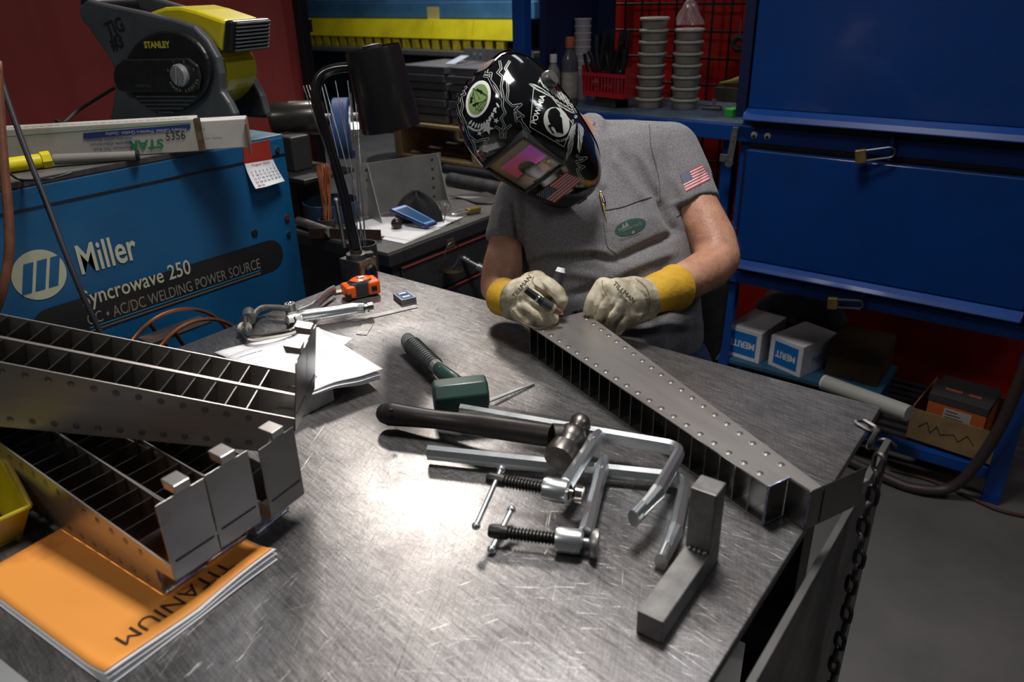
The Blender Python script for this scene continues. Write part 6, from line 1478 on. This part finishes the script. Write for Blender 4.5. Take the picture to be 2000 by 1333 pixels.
# safety glasses
h = thing('safety_glasses', 'clear safety glasses with thin dark arms between phone and padlock', 'glasses', B(862, 415))
for i, (u, v) in enumerate(((850, 408), (868, 403))):
    c = B(u, v, .022); Fg = AX(c, (CAM-c).normalized()+V(0, 0, .3))
    MB(Fg).lathe([(0, .003), (.012, .002), (.020, -.002)], n=18).build('lens', seethru('clear_glass', (.7, .7, .7), .18), h, smooth=180)
    MB().ring(c, (CAM-c), .021, .0014, 20, 6).build('lens_rim', M_NICKEL, h)
MB().tube(smoothpath([B(848, 410, .02), B(838, 420, .010), B(828, 424, .008), B(850, 424, .010), B(866, 430, .008)], 5), .0016, 6).build('temple_arm', M_BPLASTIC, h)
MB().tube(smoothpath([B(870, 405, .026), B(869, 420, .018), B(866, 434, .007)], 5), .0016, 6).build('temple_arm', M_BPLASTIC, h)
# padlock and wire picks
h = thing('brass_padlock', 'open brass padlock lying right of the safety glasses', 'padlock', B(924, 410))
a = B(912, 413, .012); c = B(936, 408, .012); F = FR(a, c-a, (0, 0, 1)); Lp_ = (c-a).length
MB(F).b2((0, -.014, -.009), (Lp_, .014, .009)).build('body', mk('bright_brass', (.55, .42, .12), .3, .9), h, smooth=0, bevel=.004)
MB().tube(smoothpath([F @ V(0, -.008, 0), F @ V(-.045, -.008, 0), F @ V(-.060, 0, 0), F @ V(-.045, .010, 0), F @ V(-.005, .016, .002)], 5), .0032, 8).build('shackle', M_CHROME, h)
h = thing('paper_pins', 'two thin steel pins lying at the edge of the papers', 'pins', B(880, 431))
MB().cyl(B(868, 429, .008), B(898, 431, .008), .0012, n=6).build('pin', M_NICKEL, h); MB().cyl(B(872, 432, .008), B(900, 434, .007), .0012, n=6).build('pin', M_NICKEL, h)
# dark sheet at the back of the chest
h = thing('dark_sheet', 'wavy dark sheet lying at the rear of the tool chest', 'sheet', B(930, 385))
ps = [B(876, 382, .012), B(905, 388, .004), B(930, 396, .008), B(962, 398, .004), B(975, 385, .004), B(950, 375, .004)]
MB().hexa([p-V(0, 0, .002) for p in ps], ps).build('sheet_body', M_DARKSTEEL, h, smooth=0)
# blue pipe ring, brown angle, rods and their holder
c = B(650, 425, 0); rC = 54*PROJ(c)[2]/FPX
h = thing('blue_pipe_ring', 'short blue painted pipe ring standing on the tool chest', 'pipe ring', c)
zc2 = up_to(V(c.x, c.y, BZ), 392).z-BZ
MB(Matrix.Translation(V(c.x, c.y, BZ+.0005))).lathe([(rC*.94, 0), (rC, 0), (rC, zc2), (rC*.94, zc2), (rC*.94, 0)], n=44).build('ring_body', mk('dusty_blue_pipe', (.025, .06, .11), .5, .2, vcol=(.05, .04, .035), vs=10, vsharp=(.25, .4)), h, smooth=30)
a = PD(601, 474, 1.96); c = PD(744, 466, 1.80); h = thing('brown_angle_bar', 'rusty brown angle bar in front of the papers on the tool chest', 'angle bar', a)
a.z = c.z = BZ+.003; 
a = B(604, 466, .0); c = B(745, 470, .0); d_ = (c-a).normalized(); n_ = V(0, 0, 1).cross(d_)
M_RUST = mk('dark_rust', (.055, .030, .018), .7, .3, var=.3, vs=15)
MB().hexa([a+V(0, 0, .0005), c+V(0, 0, .0005), c+n_*.003+V(0, 0, .0005), a+n_*.003+V(0, 0, .0005)], [a+V(0, 0, .034), c+V(0, 0, .034), c+n_*.003+V(0, 0, .034), a+n_*.003+V(0, 0, .034)]).build('upright_leg', M_RUST, h, smooth=0)
MB().hexa([a+n_*.0032+V(0, 0, .0005), c+n_*.0032+V(0, 0, .0005), c+n_*.035+V(0, 0, .0005), a+n_*.035+V(0, 0, .0005)], [a+n_*.0032+V(0, 0, .003), c+n_*.0032+V(0, 0, .003), c+n_*.035+V(0, 0, .003), a+n_*.035+V(0, 0, .003)]).build('flat_leg', M_RUST, h, smooth=0)
hb_ = PZ(712, 492, .86)
h = thing('rod_holder', 'dark steel rod holder tube standing behind the magnet base', 'rod holder', (hb_.x, hb_.y, 0))
MB(Matrix.Translation(V(hb_.x, hb_.y, 0))).lathe([(.034, .0), (.036, 0), (.036, .885), (.033, .885), (.033, .02)], n=24).build('tube_body', M_DARKSTEEL, h, smooth=30)
MB(Matrix.Translation(V(hb_.x, hb_.y, 0))).lathe([(0, .001), (.09, .001), (.09, .010), (.037, .010)], n=24).build('foot', M_DARKSTEEL, h, smooth=30)
rnd = random.Random(9)
ORD = ['first', 'second', 'third', 'fourth', 'fifth', 'sixth', 'seventh', 'eighth', 'ninth', 'tenth', 'eleventh', 'twelfth']
M_ROD = mk('bright_filler_rod', (.50, .49, .47), .25, .95)
for i, (u, v) in enumerate(((592, 168), (598, 167), (604, 166), (610, 170), (616, 172), (627, 162), (634, 165), (655, 158), (668, 200), (679, 158), (685, 182), (691, 160))):
    b0 = V(hb_.x+rnd.uniform(-.018, .018), hb_.y+rnd.uniform(-.018, .018), .80); tp = PD(u, v, PROJ(hb_)[2]-.02+rnd.uniform(-.03, .03))
    md = b0.lerp(tp, .5)+V(.006, 0, 0)*(1 if i > 6 else 1.2)
    tag(MB().tube(smoothpath([b0, md, tp], 5), .0016, 6).build('filler_rod', M_ROD, smooth=60, loc=b0), ORD[i]+' bright welding rod from the left in the fan behind the lamp', 'rod', 'bright welding rods in the holder')
cc = B(640, 445, .0)
h = thing('copper_rod_cup', 'small dark cup holding the copper coated rods', 'cup', cc)
MB(Matrix.Translation(V(cc.x, cc.y, BZ))).lathe([(0, .001), (.026, .001), (.027, .03), (.024, .03), (.023, .006), (0, .006)], n=20).build('cup_body', M_DARKSTEEL, h, smooth=30)
M_COP = mk('copper_coating', (.48, .17, .075), .32, .85, var=.2, vs=20)
for i in range(16):
    b0 = V(cc.x+rnd.uniform(-.014, .014), cc.y+rnd.uniform(-.014, .014), BZ+.008); tp = PD(618+i*1.9+rnd.uniform(-1, 1), 322+rnd.uniform(-4, 6), PROJ(cc)[2]+rnd.uniform(-.02, .03))
    tag(MB().cyl(b0, tp, .0024, n=6).build('copper_rod', M_COP, loc=b0), 'copper coated welding rod in the bundle left of the lamp neck', 'rod', 'copper rods bundle')
a = PD(657, 394, 1.93); c = PD(674, 486, 1.90)
h = thing('steel_punch', 'dark steel punch with a bright head leaning left of the lamp neck', 'punch', c)
MB().cyl(c, a, .0050, .0062, n=12).build('punch_body', M_DARKSTEEL, h); MB().cyl(a, a+(a-c).normalized()*.007, .0072, .0078, n=12).build('punch_head', M_STEEL, h)
a = B(583, 432, .02); c = B(640, 452, .02)
h = thing('grey_pipe', 'grey pipe with a bright worn end lying in front of the blue ring', 'pipe', a); MB().cyl(a, c, .015, n=18).build('pipe_body', M_STEEL, h); MB().cyl(c, c+(c-a).normalized()*.02, .017, n=8).build('worn_end', M_CHROME, h)

# ================================================================== copper wire spool between machine and table
h = thing('wire_spool', 'copper coloured wire spool frame standing between the table and the machine', 'spool', (-1.46, .88, .0))
for (pa_, pb_, pc_, x) in (((258, 665), (350, 603), (425, 622), -1.50), ((318, 668), (398, 621), (460, 640), -1.43)):
    A3, B3, C3 = PX(*pa_, x), PX(*pb_, x), PX(*pc_, x)
    ay, az, by, bz, cy_, cz_ = A3.y, A3.z, B3.y, B3.z, C3.y, C3.z
    D_ = 2*(ay*(bz-cz_)+by*(cz_-az)+cy_*(az-bz)); Uy = ((ay*ay+az*az)*(bz-cz_)+(by*by+bz*bz)*(cz_-az)+(cy_*cy_+cz_*cz_)*(az-bz))/D_; Uz = ((ay*ay+az*az)*(cy_-by)+(by*by+bz*bz)*(ay-cy_)+(cy_*cy_+cz_*cz_)*(by-ay))/D_
    Rr = min(.19, math.hypot(ay-Uy, az-Uz)); cn = V(x, by, bz-Rr)
    cn.y = Uy if abs(Uy-by) < .08 else by
    MB().ring(cn, (1, 0, 0), Rr, .0042, 56, 8).build('rim', M_COP, h)
    for k in range(4): a_ = .35+k*PI/2; MB().cyl(cn, cn+V(0, Rr*math.cos(a_), Rr*math.sin(a_)), .0042, n=8).build('spoke', mk('dark_copper', (.05, .025, .018), .5, .5), h)
    last = cn; lr_ = Rr
MB().cyl(V(-1.52, last.y, last.z), V(-1.41, last.y, last.z), .03, n=20).build('hub', M_DARKSTEEL, h)
MB().hexa([V(-1.51, last.y-.06, .001), V(-1.42, last.y-.06, .001), V(-1.42, last.y+.06, .001), V(-1.51, last.y+.06, .001)], [V(-1.485, last.y-.02, last.z-.031), V(-1.445, last.y-.02, last.z-.031), V(-1.445, last.y+.02, last.z-.031), V(-1.485, last.y+.02, last.z-.031)]).build('stand', M_BLACK, h, smooth=0)
p = PX(350, 645, -1.45)
MB().box((-1.465, p.y, p.z-.004), (.05, .14, .006)).build('bearing_plate', M_DARKSTEEL, h, smooth=0, bevel=.001)

# ================================================================== on top of the welding machine
MT = MZ1+.0052
# rod cartons
L0 = PZ(-6, 322, MT); R0_ = PZ(487, 290, MT); dd = (R0_-L0); dd.z = 0; Lc = dd.length; dd.normalize(); F = FR(L0, dd, (0, 0, 1))
zz = MT
while PROJ(V(R0_.x, R0_.y, zz))[1] > 231: zz += .0005
Hc_ = zz-MT; Dc = .055
g = thing('rod_carton', 'long worn white carton of aluminium filler rods on the blue machine', 'carton', F)
def bf(u, v, o=.0012):       # point on the front face
    n_ = (F.to_3x3() @ V(0, -1, 0)); o_ = F.translation; r_ = ray(u, v); t = (o_-CAM).dot(n_)/r_.dot(n_); return CAM+r_*t+n_*o
xs_ = (bf(386, 270, 0)-L0).dot(dd)
M_CTN = mk('worn_white_carton', (.40, .385, .34), .65, 0, vcol=(.24, .215, .17), vs=6, vsharp=(.28, .5), bump=.1)
MB(F).b2((0, -.0, .0006), (xs_, Dc, Hc_+.004)).build('outer_sleeve', M_CTN, g, smooth=0, bevel=.002)
MB(F).b2((xs_+.0005, .003, .002), (Lc, Dc-.003, Hc_-.002)).build('inner_carton', mk('pale_carton', (.46, .44, .41), .65, 0, var=.12, vs=8), g, smooth=0, bevel=.0015)
MB(F).b2((xs_-.001, -.001, .001), (xs_+.012, -.0002, Hc_+.005)).build('torn_edge', mk('torn_brown_card', (.11, .065, .03), .85, var=.4, vs=60), g, smooth=0)
MB(F).b2((Lc-.001, -.004, -.012), (Lc+.002, Dc*.5, Hc_*.8)).build('torn_flap', MATS['torn_brown_card'], g, smooth=0)
MB(F).b2((Lc+.0003, .004, .004), (Lc+.0015, Dc-.004, Hc_-.004)).build('carton_end', M_CARD, g, smooth=0)
M_NAVY = mk('navy_print', (.015, .03, .16), .6); M_GRNP = mk('green_print', (.01, .20, .06), .6)
def bpt(name, polys, mat): return patch(name, polys, mat, g, lambda x, y: bf(x, y, .0013), 60)
bpt('blue_band', [[(163, 260), (372, 242), (372, 252), (163, 271)]], M_NAVY)
bpt('green_line', band([(5, 268), (372, 240)], 1.6), M_GRNP)
def bwrite(name, s, u, v, sc, mat, ang=180, sx=1.0, off=0.0):
    a_ = math.radians(ang); c, s_ = math.cos(a_), math.sin(a_)
    return write(name, s, 1.0, None, mat, g, fn=lambda x, y: bf(u+sc*(x*sx*c+y*s_), v+sc*(x*sx*s_-y*c), .0016), maxlen=9, off=off)
bwrite('brand_lettering', 'STAR', 286, 281, 24, M_GRNP, 177, 1.2, .03)
bwrite('carton_lettering', "Aluminum TIG Rod", 222, 290, 9.5, M_NAVY, 177); bwrite('carton_lettering', "Baguette d'aluminium", 218, 281, 9.5, M_NAVY, 177); bwrite('carton_lettering', 'Alambre sólido Aluminio', 213, 272.5, 9, M_NAVY, 177)
bwrite('band_lettering', 'Primera Calidad  Première Qualité  Quality', 285, 257, 9, mk('pale_blue_print', (.45, .48, .58), .6), 176.5)
bwrite('handwriting', '5356', 343, 266, 23, M_INK, -6, .85); bwrite('small_print', 'ER5356  A5.10', 415, 270, 6, M_NAVY, 177); bwrite('small_print', '3/32', 395, 252, 6, M_NAVY, 177)
tb_ = []
for k in range(30): x0 = .02+k*.0142; tb_.append([(x0, .010), (x0+.0115, .010), (x0+.0115, .014), (x0, .014)])
patch('top_dashes', [[(a, c) for a, c in q] for q in tb_ if q[1][0] < xs_-.01], M_NAVY, g, lambda x, y: F @ V(x, y, Hc_+.0052), 1)
# yellow tube with clear sleeve
g = thing('yellow_rod_tube', 'yellow and clear plastic rod tube lying before the white carton', 'tube', PZ(60, 325, MT))
a = PZ(2, 341, MT); c = PZ(98, 327, MT); e = PZ(268, 313, MT)
a, c, e = [p+V(0, 0, r_) for p, r_ in ((a, .0145), (c, .0145), (e, .0095))]
MB().cyl(a-(c-a)*.5, c, .0140, n=24).build('yellow_tube', M_YELLOW, g)
MB().tube([c-(c-a).normalized()*.012, c+(c-a).normalized()*.004], .0172, 8).build('hex_cap', M_YELLOW, g, smooth=30)
c2 = c+(e-c).normalized()*.01
MB().cyl(c2, e, .0105, .0090, n=20).build('clear_tube', mk('cloudy_tube', (.24, .225, .20), .3, coat=.5), g); MB().cyl(e, e+(e-c).normalized()*.006, .0108, n=12).build('end_plug', M_BPLASTIC, g)
pts = smoothpath([PZ(12, 332, MT+.03), PZ(35, 350, MT+.004), PZ(70, 352, MT+.004), PZ(105, 348, MT+.004), PZ(140, 338, MT+.004)], 6)
tag(MB().tube(pts, .0022, 6).build('thin_wire', M_BPLASTIC, smooth=180, loc=pts[8]), 'thin black wire curling over the grey mat below the yellow tube', 'wire')
# blower fan
oP = PZ(350, 246, MT); dF = PROJ(oP)[2]
hv = V(CF.x, CF.y, 0).normalized(); hr = V(CR.x, CR.y, 0).normalized(); an = math.radians(26)
fx = (hr*math.cos(an)-hv*math.sin(an)).normalized(); fn_ = V(0, 0, 1).cross(fx)*-1
fn_ = fn_ if fn_.dot(CAM-oP) > 0 else -fn_
FO_ = PZ(345, 244, MT)-fn_*.0; 
g = thing('blower_fan', 'black and yellow blower fan with a big carry handle on the welding machine', 'fan', V(FO_.x, FO_.y, MT)-fn_*.1)
def fp(zx, zy, d):        # photo zoom coordinates -> plane d metres behind the front shell
    o_ = V(FO_.x, FO_.y, MT)-fn_*d; r_ = ray(140+zx/5, zy/5); return CAM+r_*((o_-CAM).dot(fn_)/r_.dot(fn_))
def fplate(name, poly, d0, d1, mat, parent=g, bevel=.003, dref=None):
    ring = [fp(x, y, d0 if dref is None else dref) for x, y in poly]
    if dref is not None: ring = [p-fn_*(d0-dref) for p in ring]
    ring = [V(p.x, p.y, max(p.z, MT+.0006)) for p in ring]
    back = [p-fn_*(d1-d0) for p in ring]
    return MB().hexa(ring, back).build(name, mat, parent, smooth=0, bevel=bevel)
M_CH = mk('fan_charcoal', (.072, .077, .084), .42, 0, var=.15, vs=12, coat=.15)
shell_ = [(75, 60), (150, -10), (235, 22), (680, 115), (1000, 190), (1190, 255), (1320, 390), (1415, 560), (1450, 720), (1455, 890), (1530, 1000), (1585, 1110), (1585, 1240), (375, 1240), (385, 1100), (410, 920), (440, 840), (400, 640), (330, 520), (170, 285), (95, 200), (70, 130)]
fplate('front_shell', shell_, 0, .022, M_CH, bevel=.006)
fplate('side_cover', ell(925, 700, 415, 405, 0, 40), -.016, -.0002, M_BLACK, bevel=.006)
fplate('outlet_panel', [(405+95*(1-math.cos(t)) if True else 0, 740-165*math.sin(t)) for t in []] or [(500, 580), (1130, 570), (1220, 640), (1250, 760), (1230, 880), (1180, 905), (560, 905), (460, 890), (410, 800), (402, 720), (425, 640)], -.026, -.0162, M_BPLASTIC, bevel=.004)
kc = fp(1070, 735, -.0262); rk = 20.5*dF/FPX
MB(AX(kc, fn_)).lathe([(0, .014), (rk*.85, .013), (rk*.97, .009), (rk, 0)], n=30).build('control_knob', mk('silver_plastic', (.42, .42, .43), .3, .6), g, smooth=30)
MB(FR(kc+fn_*.0145, (fx*.25+V(0, 0, 1)), fn_)).b2((-rk*.75, -.002, 0), (rk*.75, .002, .004)).build('knob_ridge', MATS['silver_plastic'], g, smooth=0, bevel=.001)
M_STY = mk('yellow_print', (.55, .48, .03), .5); M_CRM = mk('cream_small_print', (.38, .36, .26), .5)
def fw(name, s, zx, zy, h_, mat, d, ang=0, off=0.0, sx=1.0):
    o_ = fp(zx, zy, d); a_ = math.radians(ang); X = fx*math.cos(a_)+V(0, 0, 1)*math.sin(a_); M = FR(o_, X, fn_)
    return write(name, s, h_*dF/FPX, M, mat, g, off=off, sx=sx)
fw('brand_lettering', 'STANLEY', 830, 440, 15.5, M_STY, -.0170, 1, .001, 1.05)
fw('marker_lettering', 'TIG', 420, 270, 36, M_INK, -.0008, 14, .0012, .95); fw('marker_lettering', '#3', 440, 415, 34, M_INK, -.0008, 8, .0020)
for i, (ch, x, y) in enumerate((('0', 940, 690), ('1', 992, 605), ('2', 1095, 603), ('3', 1190, 680))): fw('dial_number', ch, x, y, 7.5, M_CRM, -.0268)
for i, ch in enumerate('POWER CENTER'):
    t = math.radians(208+i*12.4); fw('dial_lettering', ch, 1090+145*math.cos(t)*.98, 745-145*math.sin(t), 8.5, M_CRM, -.0268, math.degrees(t)+90) if ch != ' ' else None
fw('rating_lettering', '10 AMP MAX.', 700, 840, 7.5, mk('dim_print', (.10, .10, .09), .6), -.0268)
for cxp in (600, 760):
    for k in (-1, 1): o_ = fp(cxp+k*22, 715, -.0264); MB(FR(o_, fx, fn_)).b2((-.002, -.006, -.0001), (.002, .006, .0008)).build('socket_slot', M_INK, g, smooth=0)
for k in range(6):
    y = 945+k*38; hw = math.sqrt(max(0, 405**2-(y-700)**2))*.92; p0_, p1_ = fp(925-hw, y, -.0165), fp(925+hw, y, -.0165)
    MB().bar(p0_, p1_, .004, .003, tuple(fn_)).build('grille_slat', M_CH, g, smooth=0, bevel=.0008)
# yellow scroll housing and nozzle
fplate('drum', ell(1120, 730, 400, 360, 0, 40), .030, .135, mk('fan_yellow', (.62, .52, .01), .33, 0, var=.10, vs=9, coat=.3), bevel=.008, dref=.03)
sc_ = [(640, 190), (760, 118), (900, 70), (1050, 62), (1200, 100), (1490, 200), (1470, 512), (1380, 480), (1250, 520), (1000, 420)]
fplate('scroll_housing', sc_, .026, .145, MATS['fan_yellow'], bevel=.008)
nz = [(1490, 196), (1572, 205), (1560, 522), (1468, 514)]
fplate('nozzle', nz, .022, .150, M_BLACK, bevel=.006)
nf = [fp(1574, 215, .022), fp(1562, 515, .022)]
for k in range(8):
    t = (k+.5)/8; p_ = nf[0].lerp(nf[1], t)+fx*.004; MB().bar(p_-fn_*.008, p_-fn_*.120, .006, .005, (0, 0, 1)).build('nozzle_slat', M_CH, g, smooth=0, bevel=.001)
bs_ = [(1400, 520), (1690, 500), (1735, 620), (1740, 740), (1850, 940), (1905, 1130), (1885, 1215), (1735, 1330), (1000, 1330), (900, 900), (1100, 500)]
fplate('back_shell', bs_, .150, .172, M_CH, bevel=.006)
fplate('back_arm', [(330, -60), (700, -50), (1000, 40), (1300, 120), (1500, 330), (1500, 560), (1150, 560), (900, 180), (480, 20)], .150, .172, M_CH, bevel=.006)
h0_ = fp(150, 60, .01); h1_ = fp(150, 60, .01)-fn_*.150
MB().tube([h0_, h0_.lerp(h1_, .15), h0_.lerp(h1_, .85), h1_], [.022, .019, .019, .022], 18).build('handle_bar', M_BLACK, g)
pts = smoothpath([fp(430, 850, .0), fp(250, 960, .0), fp(60, 1080, -.02), PZ(125, 240, MT+.004), PZ(110, 236, MT+.006)], 6)
cb_ = MB().tube(pts, .0048, 8).build('power_cable', M_RUBBER, g)
# calendar on the side of the machine
def mp(u, v, o=.001): p = PX(u, v, MX); p.x += o; return p
g = thing('pocket_calendar', 'small red and white paper calendar stuck to the blue machine', 'calendar', mp(508, 320))
MB().hexa([mp(474, 284, .0006), mp(530, 320, .0006)*0+mp(476, 322, .0006), mp(531, 312, .0006), mp(525, 272, .0006)], [mp(474, 284, .002), mp(476, 322, .002), mp(531, 312, .002), mp(525, 272, .002)]).build('red_header', mk('red_card', (.30, .022, .012), .6), g, smooth=0)
def curl(s, q, o=0.0):
    a = mp(476, 320).lerp(mp(531, 311), s); c = mp(492+o, 366).lerp(mp(548, 352), s); p = a.lerp(c, q); p.x += .003+.020*q*q*(.4+.6*(1-abs(s-.3)))-(o*.0004); return p
for k, o_ in enumerate((0, -3)):
    ob = MB().surf(lambda s, q: curl(s, q, o_)-V(.0015*k, 0, .001*k), 10, 10).build('calendar_page', M_WHITE, g, smooth=180)
M_CR = mk('calendar_red', (.35, .03, .03), .6)
write('calendar_lettering', 'August 2020', .13, None, M_CR, g, fn=lambda x, y: curl(.52+x, .09-y*1.1)+V(.0012, 0, 0), maxlen=.2)
d = 1
for r in range(6):
    for c_ in range(7):
        if r == 0 and c_ < 6: continue
        if d > 31: break
        write('calendar_number', str(d), .115, None, M_CR if c_ == 0 else M_INK, g, fn=lambda x, y, c_=c_, r=r: curl(.10+c_*.135+x*.9, .24+r*.135-y*1.05)+V(.0013, 0, 0), maxlen=.4); d += 1
# hanging cables
pts = smoothpath([PD(-25, 60, 1.36), PD(5, 165, 1.36), PD(45, 280, 1.36), PD(90, 395, 1.36), PD(130, 500, 1.36), PD(165, 585, 1.37), PD(200, 660, 1.40), PD(225, 740, 1.45)], 6)
tag(MB().tube(pts, .0050, 12).build('torch_cable', mk('black_cable', (.020, .018, .022), .5), smooth=180, loc=pts[20]), 'black cable hanging down in front of the blue welding machine', 'cable')
pts = smoothpath([PD(-6, 120, 1.30), PD(2, 250, 1.30), PD(9, 340, 1.30), PD(17, 430, 1.30), PD(17, 500, 1.30), PD(4, 570, 1.30), PD(-20, 640, 1.32)], 6)
tag(MB().tube(pts, .0078, 12).build('brown_hose', mk('rust_brown_hose', (.13, .045, .02), .55, var=.3, vs=30), smooth=180, loc=pts[20]), 'rusty brown hose hanging at the very left edge', 'hose')
